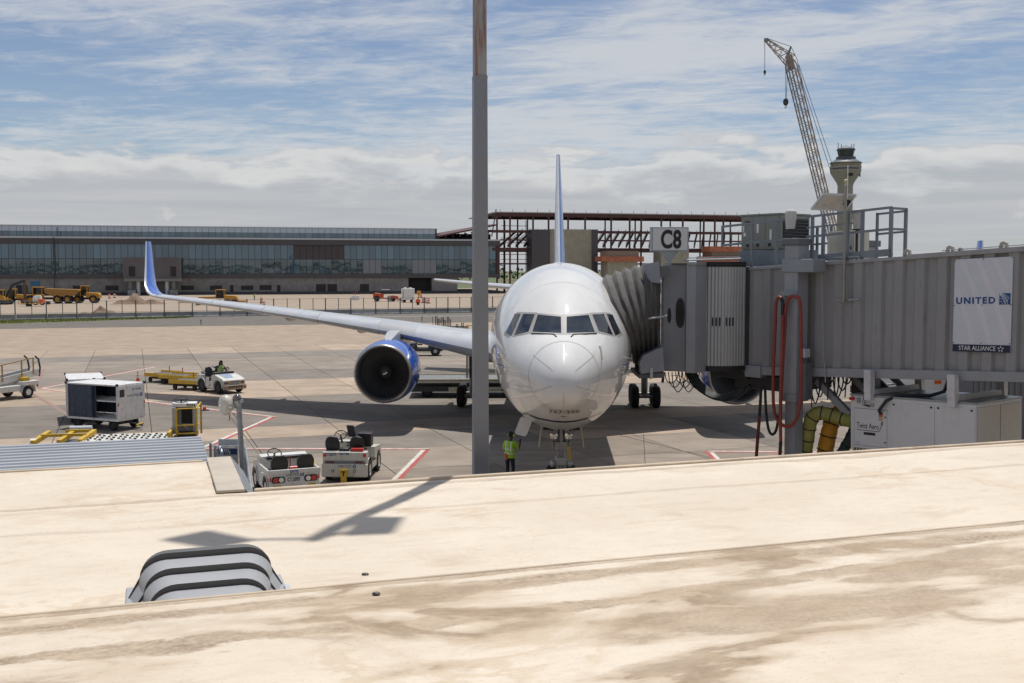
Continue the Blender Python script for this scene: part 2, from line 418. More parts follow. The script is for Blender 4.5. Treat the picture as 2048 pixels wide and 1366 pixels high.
sheet('taxiway', [far(-500, 668), far(0, 658), far(520, 650.5), far(945, 644.5), far(1500, 636), far(2500, 622), far(2500, 604), far(1500, 613), far(945, 625.5), far(350, 634), far(-500, 650)], .002, asph)
sheet('construction_ground', [far(-900, 650), far(0, 640.5), far(350, 633.5), far(945, 625), far(1500, 612), far(2500, 595), (480, 520), (-330, 400)], .004, dirtm)
taxiline = M('faded_white_marking', (.55, .53, .5), .8, var=.2, world=True)
redl = M('red_marking', (.42, .05, .05), .75, var=.25, scale=3, world=True, dirt=.75, dcol=(.25, .17, .13), dlo=.42, dhi=.66)
redf = M('worn_red_marking', (.27, .175, .145), .8, var=.2, world=True)
whl = M('white_marking', (.62, .6, .55), .75, var=.12, scale=3, world=True, dirt=.7, dcol=(.3, .25, .19), dlo=.42, dhi=.66)
yll = M('yellow_marking', (.5, .3, .05), .75, var=.2, world=True, dirt=.6, dcol=(.15, .11, .08))
def stripe(name, a, b, o0, o1, mat, z=.004, ext=(0, 0)):
    a, b = V((*far(*a), 0)), V((*far(*b), 0)); d = (b - a).normalized(); q = V((-d.y, d.x, 0)); a = a - d * ext[0]; b = b + d * ext[1]
    return sheet(name, [a + q * o0, b + q * o0, b + q * o1, a + q * o1], z, mat)
for (a, b, s, ext) in (((78, 777), (312, 733), 1, (0, 0)), ((78, 777), (546, 834), -1, (0, .1)), ((546, 834), (412, 894), 1, (.1, 0)), ((400, 897), (852, 898.5), -1, (0, .1)),
                  ((852, 899), (786, 966), 1, (.1, 3)), ((1417, 903), (1900, 907), -1, (0, 0)), ((1417, 903), (1446, 932), -1, (0, 3))):
    w = .17
    # the white line and the red line run side by side
    stripe('white_line', a, b, 0, w * s * -1, whl, .004, ext); stripe('red_line', a, b, 0, w * s, redl, .0045, ext)
stripe('worn_red_line', (62, 786), (140, 832), -.12, .12, redf); stripe('worn_red_line', (64, 783), (88, 738), -.12, .12, redf)
stripe('worn_red_line', (1485, 930), (1600, 890), -.1, .1, redf)
stripe('taxi_line', (668, 634), (1400, 628), -.25, .25, taxiline, .006)
stripe('taxi_line', (0, 738), (640, 728), -.1, .1, M('dull_marking', (.36, .31, .26), .8, var=.2, world=True), .004)
stripe('joint_crack', (1287, 868), (1291, 940), -.014, .014, joint, .004)
stripe('joint_crack', (1238, 870), (1700, 985), -.03, .03, joint, .004)
# grass verge in front of the barrier
gm = M('verge_grass', (.17, .19, .05), .9, var=.4, scale=.8, world=True)
b = MB(); P0, P1, P2, P3 = [V((*far(*q), 0)) for q in ((-60, 642), (385, 634.4), (372, 635.8), (-60, 650))]
b.add([p + V((0, 0, .007)) for p in (P0, P1, P2, P3)], [(0, 1, 2, 3)])
for i in range(5000):
    s, t = random.random(), random.random(); p = (P0.lerp(P1, s)).lerp(P3.lerp(P2, s), t); a = random.random() * 6.28; h = .1 + random.random() * .22
    d = V((cos(a), sin(a), 0)) * .05
    b.add([p - d, p + d, p + V((d.y * 2, d.x * 2, h))], [(0, 1, 2)])
b.build('grass_verge', gm, None, smooth=0, recalc=False, kind='stuff')

# dirt mounds
mound_m = M('piled_dirt', (.21, .145, .1), .95, var=.3, scale=1.2, world=True, bump=.6, bscale=3)
def mound(px0, px1, pybase, h, lab, seed):
    a, c = gp(px0, pybase), gp(px1, pybase); L = (c - a).length; mid_ = (a + c) / 2; n, m = 44, 18; rings = []
    for j in range(m + 1):
        row = []
        for i in range(n + 1):
            x, y = -1 + 2 * i / n, -1 + 2 * j / m; r = sqrt(x * x + y * y)
            z = max(0, 1 - r ** 1.4) * (.6 + .9 * mnoise.noise(V((x * 2.2 + seed, y * 2, seed)))) + .18 * max(0, 1 - r) * mnoise.noise(V((x * 9, y * 9, seed)))
            row.append((x * L / 2, y * L * .28, max(-.02, z * h)))
        rings.append(row)
    o = MB().loft(rings, closed=False).build('dirt_mound', mound_m, None, smooth=60); o.location = (mid_.x, mid_.y, .01); o.rotation_euler = (0, 0, .2)
    tag(o, lab, 'dirt pile', 'dirt piles on the construction site')
mound(225, 330, 608, 2.6, 'tall pale dirt mound behind the blue winglet', 1.3)
mound(148, 258, 634, 1.6, 'low brown dirt heap just behind the barrier fence', 4.7)
mound(355, 400, 606, 1.3, 'small dirt pile beside the yellow grader', 8.1)

# barriers and fence
fencem = M('fence_steel', (.12, .125, .13), .6, .3)
fl = [far(-160, 642.5), far(0, 640.5), far(350, 634), far(640, 629.5), far(945, 625), far(1500, 612.5), far(1800, 605)]
def along(poly, step):
    out = []; acc = 0.0
    for (x0, y0), (x1, y1) in zip(poly, poly[1:]):
        L = hypot(x1 - x0, y1 - y0)
        while acc < L:
            t = acc / L; out.append((x0 + (x1 - x0) * t, y0 + (y1 - y0) * t, atan2(y1 - y0, x1 - x0))); acc += step
        acc -= L
    return out
bar0 = None; seg = [(x, y, a) for (x, y, a) in along(fl, 4.25)]
pos_words = ['pale grey', 'mid grey', 'stained grey', 'dark weathered']
for i, (x, y, a) in enumerate(seg):
    if bar0 is None:
        b = MB(); b.prism([(-.3, 0), (.3, 0), (.3, .12), (.14, .35), (.1, .82), (-.1, .82), (-.14, .35), (-.3, .12)], -2.1, 2.1, lambda v: V((v.z, v.x, v.y)))
        bar0 = b.build('concrete_barrier', concrete_b, None, smooth=20); o = bar0
    else: o = share(bar0, 'concrete_barrier', None)
    o.location = (x + 2.1 * cos(a), y + 2.1 * sin(a), 0); o.rotation_euler = (0, 0, a)
    tag(o, 'grey concrete traffic barrier in the long row under the site fence', 'barrier', 'concrete barriers along the site fence')
fence = thing('site_fence', 'long grey post and rail site fence standing on the concrete barriers', 'fence', (0, 0, 0))
post = None
pts_ = along(fl, 2.125)
for i, (x, y, a) in enumerate(pts_):
    x -= 0; big_ = i % 2 == 0
    key = 'thick' if big_ else 'thin'
    if key not in cache:
        w = .08 if big_ else .05
        cache[key] = MB().box(-w, w, -.05, .05, .78 if not big_ else .1, 2.75).build('post', fencem, fence, smooth=0); o = cache[key]
    else: o = share(cache[key], 'post', fence)
    o.location = (x, y + (-.34 if big_ else 0), 0); o.rotation_euler = (0, 0, a)
b = MB()
for (x0, y0, a), (x1, y1, _) in zip(pts_, pts_[1:]): b.bar((x0, y0, 2.66), (x1, y1, 2.66), .05)
b.build('top_rail', steel, fence)
b = MB()
for (x0, y0, a), (x1, y1, _) in zip(pts_, pts_[1:]): b.bar((x0, y0, .95), (x1, y1, .95), .04)
b.build('bottom_rail', fencem, fence)

# ------------------------------------------------------------------ roofs in the foreground
ZR = 4.9
OR = gp(490, 985, ZR); _e = gp(2048, 885, ZR) - OR; AR = atan2(_e.y, _e.x)
annex = thing('gate_building', 'low gate building with cream membrane roof stained brown in the foreground', 'building', (OR.x, OR.y, 0), AR)
RI = Matrix.Rotation(-AR, 4, 'Z')
def rl(v): return RI @ (V(v) - V((OR.x, OR.y, 0)))                 # world -> roof frame
def roof_mat(name, bands, patch, wr):
    m = bpy.data.materials.new(name); m.use_nodes = True
    n = m.node_tree.nodes; L = m.node_tree.links.new; p = n['Principled BSDF']; p.inputs['Roughness'].default_value = .8; p.inputs['Specular IOR Level'].default_value = .3
    tc = n.new('ShaderNodeTexCoord'); sx = n.new('ShaderNodeSeparateXYZ'); L(tc.outputs['Object'], sx.inputs[0])
    def nz(scale, sc, det=7, rough=.6, dist=0, off=0):
        mp = n.new('ShaderNodeMapping'); L(tc.outputs['Object'], mp.inputs[0]); mp.inputs['Scale'].default_value = sc; mp.inputs['Location'].default_value = (off, off * .7, 0)
        t = n.new('ShaderNodeTexNoise'); L(mp.outputs[0], t.inputs['Vector']); t.inputs['Scale'].default_value = scale; t.inputs['Detail'].default_value = det
        t.inputs['Roughness'].default_value = rough; t.inputs['Distortion'].default_value = dist; return t.outputs[0]
    def rg(x, a, b, c=0, d=1):
        r = n.new('ShaderNodeMapRange'); L(x, r.inputs[0]); r.interpolation_type = 'SMOOTHSTEP'
        for i, v in enumerate((a, b, c, d)): r.inputs[i + 1].default_value = v
        return r.outputs[0]
    def ma(op, a, b=None, c=None):
        q = n.new('ShaderNodeMath'); q.operation = op
        for i, v in enumerate((a, b, c)):
            if v is None: continue
            if isinstance(v, (int, float)): q.inputs[i].default_value = v
            else: L(v, q.inputs[i])
        return q.outputs[0]
    def mix(f, a, b):
        x = n.new('ShaderNodeMix'); x.data_type = 'RGBA'; L(f, x.inputs[0])
        for i, v in ((6, a), (7, b)):
            if isinstance(v, tuple): x.inputs[i].default_value = (*v, 1)
            else: L(v, x.inputs[i])
        return x.outputs[2]
    cream, tan, brown = (.64, .565, .47), (.47, .375, .275), (.245, .178, .12)
    c = mix(rg(nz(.5, (1, 1, 1), 5), .3, .7), (.6, .525, .43), (.67, .595, .495))
    c = mix(rg(nz(1.3, (.7, 1.4, 1), 10, .7, .5, 3), .52, .68, 0, .5), c, tan)                       # soft washed streaks
    c = mix(rg(nz(2.0, (.7, 4.5, 1), 9, .72, .5, 8), .66, .73, 0, .6), c, brown)
    c = mix(rg(nz(6, (1, 1.6, 1), 9, .75, .2, 6), .45, .75, 0, .4), c, (.5, .415, .325))
    rr2 = ma('ABSOLUTE', ma('SUBTRACT', nz(.9, (.8, 1.2, 1), 7, .6, .5, 44), .52)); c = mix(ma('MULTIPLY', rg(rr2, .035, .008, 0, .45), rg(nz(.5, (1, 1, 1), 3, .5, 0, 13), .5, .6)), c, (.5, .385, .265))   # drying rings                      # thin dirty wrinkle lines
    wob = ma('MULTIPLY_ADD', nz(.55, (1, 1, 1), 8, .62, .3, 5), 1.0, -.5)
    for (yc, wd, am, ww) in bands:                                                                   # dirt left by water along the laps
        d = ma('ABSOLUTE', ma('ADD', ma('SUBTRACT', sx.outputs[1], yc), ma('MULTIPLY', wob, ww)))
        s = ma('ADD', d, ma('MULTIPLY_ADD', nz(1.7, (.6, 1.5, 1), 9, .68, .2, yc * 3), wd * 2.2, -wd * 1.1))
        c = mix(ma('MULTIPLY', rg(s, wd * .85, wd * .5, 0, am), rg(nz(22, (1, 1.3, 1), 6, .75, 0, 9), .28, .62, .45, 1)), c, mix(rg(nz(3, (.6, 2, 1), 8, .7), .3, .7), brown, tan))
    if patch:
        # dried-up ponds: pale pans parted by brown silt channels
        q = ma('ABSOLUTE', ma('SUBTRACT', nz(.62, (.62, 1.25, 1), 6, .56, .35, 21), .5)); mask = rg(nz(.35, (.7, 1, 1), 3, .5, 0, 4), .36, .52)
        brk = rg(nz(5, (.8, 1.2, 1), 8, .7), .25, .7, .45, 1)
        c = mix(ma('MULTIPLY', ma('MULTIPLY', rg(q, .085, .03), mask), patch * .75), c, tan)
        c = mix(ma('MULTIPLY', ma('MULTIPLY', rg(q, .036, .012), mask), ma('MULTIPLY', brk, patch)), c, mix(rg(nz(4, (1, 1.5, 1), 8, .7), .35, .65), brown, (.35, .26, .175)))
        yz = ma('MULTIPLY', rg(sx.outputs[1], YSF - 2.9, YSF - 2.0), rg(sx.outputs[1], YSF - .08, YSF - .2))
        pn = nz(.62, (.5, 1.25, 1), 9, .58, .3, 57); gr = rg(nz(24, (1, 1.3, 1), 6, .75, 0, 3), .28, .6, .5, 1)
        c = mix(ma('MULTIPLY', rg(pn, .525, .56), ma('MULTIPLY', yz, .45)), c, (.52, .425, .32))
        c = mix(ma('MULTIPLY', ma('MULTIPLY', rg(pn, .558, .6), yz), ma('MULTIPLY', gr, patch * .72)), c, mix(rg(nz(3, (1, 1.6, 1), 8, .7, 0, 2), .35, .65), (.27, .195, .135), (.38, .29, .2)))
        q2 = nz(1.3, (.7, 1.3, 1), 9, .66, .3, 33); c = mix(rg(q2, .6, .68, 0, .4), c, (.4, .33, .26))
    c = mix(rg(nz(40, (1, 1, 1), 4, .7), .6, .7, 0, .4), c, brown)
    L(c, p.inputs['Base Color'])
    h = ma('ADD', ma('MULTIPLY', nz(2.2, (.25, 2.4, 1), 7, .6, .4, 2), wr), ma('MULTIPLY', nz(14, (1, 1, 1), 5, .6), .25))
    b = n.new('ShaderNodeBump'); b.inputs['Strength'].default_value = .3; b.inputs['Distance'].default_value = .06; L(h, b.inputs['Height']); L(b.outputs[0], p.inputs['Normal'])
    return m
YSF = rl(gp(1024, 1140, ZR + .15)).y
rA = roof_mat('cream_roof_membrane', [(YSF + .12, .14, .8, .25), (-.18, .1, .6, .3), (-1.4, .06, .35, .2)], .0, 1.3)
rB = roof_mat('dirty_roof_membrane', [(YSF - .04, .05, .9, .05), (YSF - .3, .17, 1.0, .22), (YSF - .95, .15, .95, 1.0)], .95, 1.3)
def roof_grid(x0, x1, y0, y1, z, nx, ny, amp, seed, drop=0.0):
    rows_ = []
    for j in range(ny + 1):
        r = []
        for i in range(nx + 1):
            x = x0 + (x1 - x0) * i / nx; y = y0 + (y1 - y0) * j / ny
            q = amp * (mnoise.noise(V((x * .5, y * 1.1, seed))) + .4 * mnoise.noise(V((x * 1.6, y * 3.4, seed + 4))))
            e = min(1, min(y - y0, y1 - y) / .5)
            r.append((x, y, z + q * max(0, e) - (drop if j == ny else 0)))
        rows_.append(r)
    return MB().loft(rows_, closed=False)
YS = rl(gp(1024, 1140, ZR + .15)).y                                     # the step between the two roof levels
YL = rl(gp(220, 934, ZR)).y
roof_grid(0, 30, YS - .1, 0, ZR, 150, 40, .02, 2.2).build('roof_membrane', rA, annex, smooth=80)
roof_grid(-16, 0, YS - .1, YL, ZR, 90, 50, .02, 2.2).build('roof_membrane', rA, annex, smooth=80)
roof_grid(-16, 30, -13.4, YS, ZR + .15, 220, 110, .03, 9.2).build('upper_roof_membrane', rB, annex, smooth=80)
edge_m = M('roof_edge_membrane', (.52, .42, .31), .7, var=.2, dirt=.7, dcol=(.2, .15, .1), dscale=(1, 2, 2))
MB().box(-16, 30, YS, YS + .04, ZR - .02, ZR + .16).build('step_edge', edge_m, annex, bevel=.015)
MB().box(.1, 30, 0, .07, ZR - .22, ZR + .03).build('edge_strip', edge_m, annex, bevel=.02)
MB().box(-16, -.34, YL, YL + .06, ZR - .12, ZR + .02).build('edge_strip', edge_m, annex, bevel=.015)
for (y, x0, x1, z) in ((-1.35, 0, 30, ZR), (-2.75, 0, 30, ZR), (-2.75, -16, 0, ZR), (.7, -16, -.4, ZR), (-1.3, -16, 0, ZR), (-5.95, -16, 30, ZR + .15), (-7.7, -16, 30, ZR + .15)):
    ya_, yb_, am, sd = (-13.4, YS, .03, 9.2) if z > ZR else ((YS - .1, 0, .02, 2.2) if x0 >= 0 else (YS - .1, YL, .02, 2.2))
    rws = []
    for dy, dz in ((-.09, -.004), (-.06, .003), (.06, .004), (.09, -.004)):
        r = []
        for i in range(161):
            x = x0 + (x1 - x0) * i / 160; yy = y + dy + .015 * mnoise.noise(V((x * .9, y, 1)))
            e = max(0, min(1, min(yy - ya_, yb_ - yy) / .5)); q = am * (mnoise.noise(V((x * .5, yy * 1.1, sd))) + .4 * mnoise.noise(V((x * 1.6, yy * 3.4, sd + 4))))
            r.append((x, yy, z + q * e + dz))
        rws.append(r)
    MB().loft(rws, closed=False).build('membrane_lap', rA if z == ZR else rB, annex, smooth=30)
wallm = M('annex_wall', (.3, .29, .27), .8, var=.1, dirt=.4)
b = MB(); b.box(-16, 30, -13.4, -.02, 0, ZR - .05); b.build('wall', wallm, annex, smooth=0)
MB().box(-16, -.02, -.019, YL - .02, 0, ZR - .05).build('wall', wallm, annex, smooth=0)
cwm = M('standin_cladding', (.68, .66, .63), .5, var=.08)  # unseen concourse added behind the camera, banded for reflections in the far glass
MB().box(-160, 160, -22, -13.6, 0, 5.2).build('standin_wall', cwm, annex, smooth=0); [MB().box(-160, 160, -21, -13.9, z0, z1).build('standin_glazing', M('standin_glass', (.02, .03, .03), .1), annex, smooth=0) for z0, z1 in ((5.21, 7.0), (8.61, 10.3))]; MB().box(-160, 160, -21.5, -13.6, 7.01, 8.6).build('standin_wall', cwm, annex, smooth=0)
MB().box(-160, 160, -22, -13.4, 10.31, 12.5).build('standin_fascia', cwm, annex, smooth=0)
# sloping metal coping at the notch
cop = M('coping_metal', (.48, .42, .345), .6, 0, var=.12, dirt=.5, dcol=(.3, .22, .15))
b = MB(); b.box(-.3, .0, -.02, YL + .06, ZR + .012, ZR + .045); b.build('coping', cop, annex, bevel=.008)
b = MB(); b.add([(0, -.02, ZR + .045), (0, YL + .06, ZR + .045), (.16, YL + .02, ZR - .16), (.16, -.0, ZR - .16)], [(0, 1, 2, 3)]); b.build('coping_flashing', steel, annex, smooth=0)
# corrugated metal roof beyond the left edge
YC0, YC1 = YL + .07, rl(gp(200, 881, ZR - .08)).y
XC1 = rl(gp(408, 893, ZR - .08)).x
cor = thing('corrugated_roof', 'grey corrugated metal canopy roof beside the cream roof edge', 'roof', (OR.x, OR.y, 0), AR)
nr = 11; prof = []
per = (YC1 - YC0) / nr
for k in range(nr):
    for (f, h) in ((0, 0), (.3, 0), (.42, .05), (.82, .05), (.98, 0)): prof.append((YC0 + (k + f) * per, h))
cm = M('corrugated_steel', (.37, .39, .42), .45, .15, var=.06, scale=.8, dirt=.3, dcol=(.22, .22, .22), dscale=(.3, 4, 1))
b = MB(); b.loft([[(x, y, ZR - .13 + h) for (y, h) in prof] for x in (-16, XC1 - 5, XC1)], closed=False); b.build('corrugated_sheet', cm, cor, smooth=0)
b = MB(); b.box(-16, XC1 - .02, YC1 - .02, YC1 + .05, ZR - .4, ZR - .1); b.box(XC1, XC1 + .03, YC0, YC1, ZR - .4, ZR - .15); b.build('fascia', grey, cor, bevel=.01)
for x in (-13, -8, -3):
    b = MB(); b.box(x - .1, x + .1, YC1 - .3, YC1 - .1, 0, ZR - .16); b.build('column', grey, cor, smooth=0)

# stepped vent hood on the roof
vm = M('hood_metal', (.34, .352, .37), .5, 0, var=.06, scale=1.2, dirt=.15, dcol=(.25, .22, .2))
gapm = M('louver_shadow_metal', (.1, .102, .105), .6)  # dark tone puts the shade of the riser faces into the colour
hood = thing('vent_hood', 'grey rounded metal vent hood with four stepped fins on the cream roof', 'roof vent', (OR.x, OR.y, 0), AR)
HA, HB = rl(gp(247, 1214, ZR)), rl(gp(579, 1186, ZR))
xm = (HA.x + HB.x) / 2; hw = (HB.x - HA.x) / 2; y0 = YS + .06
def arch(w, h, y, z0=ZR - .03, n=7, r=.17):
    r = min(r, h * 1.15); pts = [V((xm - w, y, z0))]
    ins = h * .42
    for k in range(n + 1):
        t = k / n; a = pi * .5 * t; pts.append(V((xm - w + ins * .75 + r * 1.15 * (1 - cos(a)), y, z0 + h - r * .95 + r * .95 * sin(a))))
    for k in range(n + 1):
        t = 1 - k / n; a = pi * .5 * t; pts.append(V((xm + w - ins * .75 - r * 1.15 * (1 - cos(a)), y, z0 + h - r * .95 + r * .95 * sin(a))))
    pts.append(V((xm + w, y, z0))); return pts
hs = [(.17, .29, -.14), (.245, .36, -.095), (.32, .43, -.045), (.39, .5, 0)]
dep = .19; fpm = M('front_panel_grey', (.1, .1, .1), .6); rise = .066; lip = .046
for k in range(4):
    h = .165 + rise * k; w = hw - .05 * (3 - k); ya = y0 + dep * k
    f0 = arch(w, h, ya)
    if k < 3:
        b = MB(); b.loft([f0, arch(w + .044, h + rise - lip, ya + dep - .002)], closed=False); b.build('hood_fin', vm, hood, smooth=25)
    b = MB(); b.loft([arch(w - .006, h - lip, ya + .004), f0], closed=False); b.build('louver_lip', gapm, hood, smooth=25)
    if k == 0:
        q = MB(); q.add(arch(w - .006, h - lip, ya + .01), [tuple(range(len(f0)))]); q.build('front_panel', fpm, hood, smooth=0)
    if k == 3:
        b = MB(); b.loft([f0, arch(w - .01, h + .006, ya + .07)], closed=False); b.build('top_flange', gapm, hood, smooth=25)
        q = MB(); q.add(arch(w - .01, h + .006, ya + .07), [tuple(range(len(f0)))]); q.build('back_panel', vm, hood, smooth=0)
MB().box(xm - hw - .02, xm - hw + .03, y0 - .03, y0 + .05, ZR - .02, ZR + .05).build('corner_bracket', vm, hood, bevel=.005)
MB().box(xm + hw - .03, xm + hw + .01, y0 + .3, y0 + .5, ZR - .02, ZR + .04).build('corner_bracket', greyL, hood, bevel=.005)
MB().box(xm - hw + .01, xm + hw - .01, y0 + .05, y0 + dep * 4 + .1, ZR - .05, ZR + .02).build('curb', vm, hood, bevel=.01)
for (px, py, z, lab) in ((731, 1150, ZR, 'small dark stone lying on the cream roof beyond the lap'), (753, 1189, ZR + .145, 'dark pebble lying on the brown stained roof step'),
                         ):
    p = gp(px, py, z); b = MB().sph((0, 0, 0), .022, 8, 6, (1.4, 1, .6))
    b.v = [tuple(V(v) * (1 + .3 * mnoise.noise(V(v) * 60))) for v in b.v]
    o = b.build('stone', dark, None); o.location = (p.x, p.y, p.z + .006); tag(o, lab, 'stone')

# ------------------------------------------------------------------ lamp mast standing beyond the roof edge
mast_base = gp(961, 922, ZR)
mast = thing('lamp_mast', 'tall grey painted lamp mast with rusty upper section crossing the whole picture', 'lamp post', (mast_base.x, mast_base.y, 0), radians(12))
mm = M('mast_paint', (.2, .215, .245), .45, .2, var=.06, scale=1.5, dirt=.25, dcol=(.12, .08, .06), dscale=(3, 3, 1.2))
mr_ = M('mast_primer', (.27, .275, .28), .6, var=.15, dirt=.9, dcol=(.2, .085, .06), dscale=(11, 11, .5), dlo=.45, dhi=.58)
YM = mast_base.y; YMr = YM / KF
zj = pt(961, 153, YMr).z
def octo(w, z): return [V((w * cos(pi / 8 + k * pi / 4) / cos(pi / 8), w * sin(pi / 8 + k * pi / 4) / cos(pi / 8), z)) for k in range(8)]
def sq(w, z, c=.12):
    k = w * (1 - c); return [V(q) for q in ((-w, -k, z), (-k, -w, z), (k, -w, z), (w, -k, z), (w, k, z), (k, w, z), (-k, w, z), (-w, k, z))]
wpx = YM / FP
MB().loft([sq(19.5 * wpx, 0), sq(15.0 * wpx, 4.9), sq(13.2 * wpx, zj)], caps=True).build('lower_pole', mm, mast, smooth=20)
ztop = ZR + hypot(*( (gp(620, 1078, ZR) - mast_base).xy)) * math.tan(SUN_EL)
MB().loft([sq(12.2 * wpx, zj - .1), sq(10.6 * wpx, ztop)], caps=True).build('upper_pole', mr_, mast, smooth=20)
MB().loft([sq(13.6 * wpx, zj - .04), sq(13.6 * wpx, zj + .0)], caps=True).build('joint_collar', mm, mast, smooth=20)
pol = mast.matrix_basis.copy(); Minv = (Matrix.Translation(mast.location) @ Matrix.Rotation(radians(12), 4, 'Z')).inverted()
def lift(px, py, z):
    g = gp(px, py, ZR); return Minv @ (g + SD * ((z - ZR) / SD.z))
tip = lift(620, 1078, ztop)
for (pc, cor_) in (((415, 1078), ((322, 1078), (415, 1061), (512, 1080), (425, 1097))), ((748, 1053), ((720, 1036), (808, 1037), (785, 1068), (688, 1072)))):
    c = lift(*pc, ztop); vs = [lift(*q, ztop) for q in cor_]
    b = MB(); b.add([v + V((0, 0, .06)) for v in vs] + [v - V((0, 0, .1)) for v in vs], [(0, 1, 2, 3), (7, 6, 5, 4)] + [(i, (i + 1) % 4, 4 + (i + 1) % 4, 4 + i) for i in range(4)])
    b.build('lamp_head', mm, mast, bevel=.02)
    b = MB(); b.tube([V((0, 0, ztop - .1)), V((0, 0, ztop - .1)).lerp(c, .5) + V((0, 0, .1)), c], .035, 8); b.build('lamp_arm', mm, mast)
rust = M('rust_spot', (.1, .06, .055), .8, var=.4, scale=20)
# ------------------------------------------------------------------ the airliner, nose towards the camera
PSI = math.atan(2.05 / 53)
plane = thing('airliner', 'large white twin engine airliner parked nose on at the gate with blue engines', 'airplane', (1.36, 28.4, 0), -PSI)
PM = Matrix.Translation((1.36, 28.4, 0)) @ Matrix.Rotation(-PSI, 4, 'Z'); PI_ = PM.inverted()
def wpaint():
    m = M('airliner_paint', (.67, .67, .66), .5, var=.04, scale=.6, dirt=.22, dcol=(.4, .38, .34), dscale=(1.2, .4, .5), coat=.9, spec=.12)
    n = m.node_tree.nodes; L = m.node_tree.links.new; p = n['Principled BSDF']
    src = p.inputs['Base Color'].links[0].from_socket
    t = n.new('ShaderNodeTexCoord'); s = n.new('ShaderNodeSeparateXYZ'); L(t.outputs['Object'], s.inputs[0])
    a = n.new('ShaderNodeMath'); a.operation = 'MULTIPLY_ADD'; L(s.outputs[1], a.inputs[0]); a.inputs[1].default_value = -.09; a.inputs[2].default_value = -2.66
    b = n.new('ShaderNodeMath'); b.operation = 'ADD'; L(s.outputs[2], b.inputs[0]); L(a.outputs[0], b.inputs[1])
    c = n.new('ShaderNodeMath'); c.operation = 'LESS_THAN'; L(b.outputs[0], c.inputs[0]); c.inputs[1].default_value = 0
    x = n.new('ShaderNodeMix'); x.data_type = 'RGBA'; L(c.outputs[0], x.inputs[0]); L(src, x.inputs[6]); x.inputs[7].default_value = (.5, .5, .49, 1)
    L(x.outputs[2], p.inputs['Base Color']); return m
apaint = wpaint()
# fuselage profile: distance aft, top, bottom, half width, height of greatest width
PROF = [(0, 4.22, 4.18, .02, 4.2), (.06, 4.5, 3.93, .28, 4.22), (.25, 4.78, 3.74, .52, 4.27), (.6, 5.07, 3.56, .76, 4.33), (1.15, 5.37, 3.38, 1.02, 4.42), (1.9, 5.62, 3.1, 1.36, 4.5), (2.6, 6.0, 2.86, 1.62, 4.57),
        (3.3, 6.48, 2.66, 1.8, 4.64), (4.2, 6.93, 2.46, 1.98, 4.72), (5.2, 7.23, 2.33, 2.13, 4.8), (6.4, 7.44, 2.24, 2.26, 4.86), (8, 7.57, 2.19, 2.4, 4.9), (10, 7.6, 2.19, 2.5, 4.9), (12, 7.6, 2.19, 2.515, 4.9), (34, 7.6, 2.19, 2.515, 4.9), (38, 7.6, 2.6, 2.4, 5.1), (44, 7.55, 3.8, 1.85, 5.7), (50, 7.3, 5.1, 1.0, 6.2), (54.5, 6.85, 6.3, .2, 6.55)]
def prof(a):
    a = max(0, min(54.5, a)); s = sqrt(a); P = PROF
    for i in range(len(P) - 1):
        if a <= P[i + 1][0]: break
    x = [sqrt(q[0]) for q in P]
    h = x[i + 1] - x[i]; t = (s - x[i]) / h; out = []
    for k in range(1, 5):
        y0, y1 = P[i][k], P[i + 1][k]; d = (y1 - y0) / h
        dm = (P[i][k] - P[i - 1][k]) / (x[i] - x[i - 1]) if i > 0 else d
        dp = (P[i + 2][k] - P[i + 1][k]) / (x[i + 2] - x[i + 1]) if i < len(P) - 2 else d
        m0 = 0 if dm * d <= 0 else 2 * dm * d / (dm + d); m1 = 0 if dp * d <= 0 else 2 * dp * d / (dp + d)
        if i == 0: m0 = d
        out.append((2 * t ** 3 - 3 * t * t + 1) * y0 + (t ** 3 - 2 * t * t + t) * h * m0 + (-2 * t ** 3 + 3 * t * t) * y1 + (t ** 3 - t * t) * h * m1)
    return out
def inside(q):
    if q.y <= 0 or q.y >= 54: return False
    zt, zb, hw, zc = prof(q.y); h = (zt - zc) if q.z > zc else (zc - zb)
    return (q.x / hw) ** 2 + ((q.z - zc) / h) ** 2 < 1
def hit(px, py, off=0.0):
    """point where the view of the photo point meets the fuselage skin (aircraft frame), lifted off by off"""
    o = PI_ @ V((0, 0, H)); d = (PI_.to_3x3() @ ray(px, py)); d = d / d.y; t = 27.0
    while t < 75:
        if inside(o + d * t): break
        t += .08
    else: return None
    lo, hi_ = t - .08, t
    for _ in range(24):
        m = (lo + hi_) / 2
        if inside(o + d * m): hi_ = m
        else: lo = m
    return o + d * (lo - off)
ring = 72; rings = []
aa = [0.0, .01, .03, .06, .1, .16, .25, .36, .5, .66, .85, 1.05] + [1.3 + .22 * i for i in range(22)] + [6.4, 7, 8, 9, 10.5, 12, 18, 24, 30, 34, 36, 38, 41, 44, 47, 50, 52.5, 54.5]
for a in aa:
    zt, zb, hw, zc = prof(a)
    rings.append([V((hw * cos(2 * pi * i / ring), a, zc + ((zt - zc) if i <= ring / 2 else (zc - zb)) * sin(2 * pi * i / ring))) for i in range(ring)])
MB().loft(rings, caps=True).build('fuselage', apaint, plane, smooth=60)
def c7(x, y): return (960 + x / 3.416, 500 + y / 3.416)
def patch(pts, off, n=8):
    """four photo corners (tl, tr, br, bl) turned into a patch that follows the skin"""
    tl, tr, br, bl = [V(p) for p in pts]; g = []
    for j in range(n + 1):
        g.append([hit(*(tl.lerp(tr, i / n)).lerp(bl.lerp(br, i / n), j / n), off) for i in range(n + 1)])
    return MB().loft(g, closed=False)
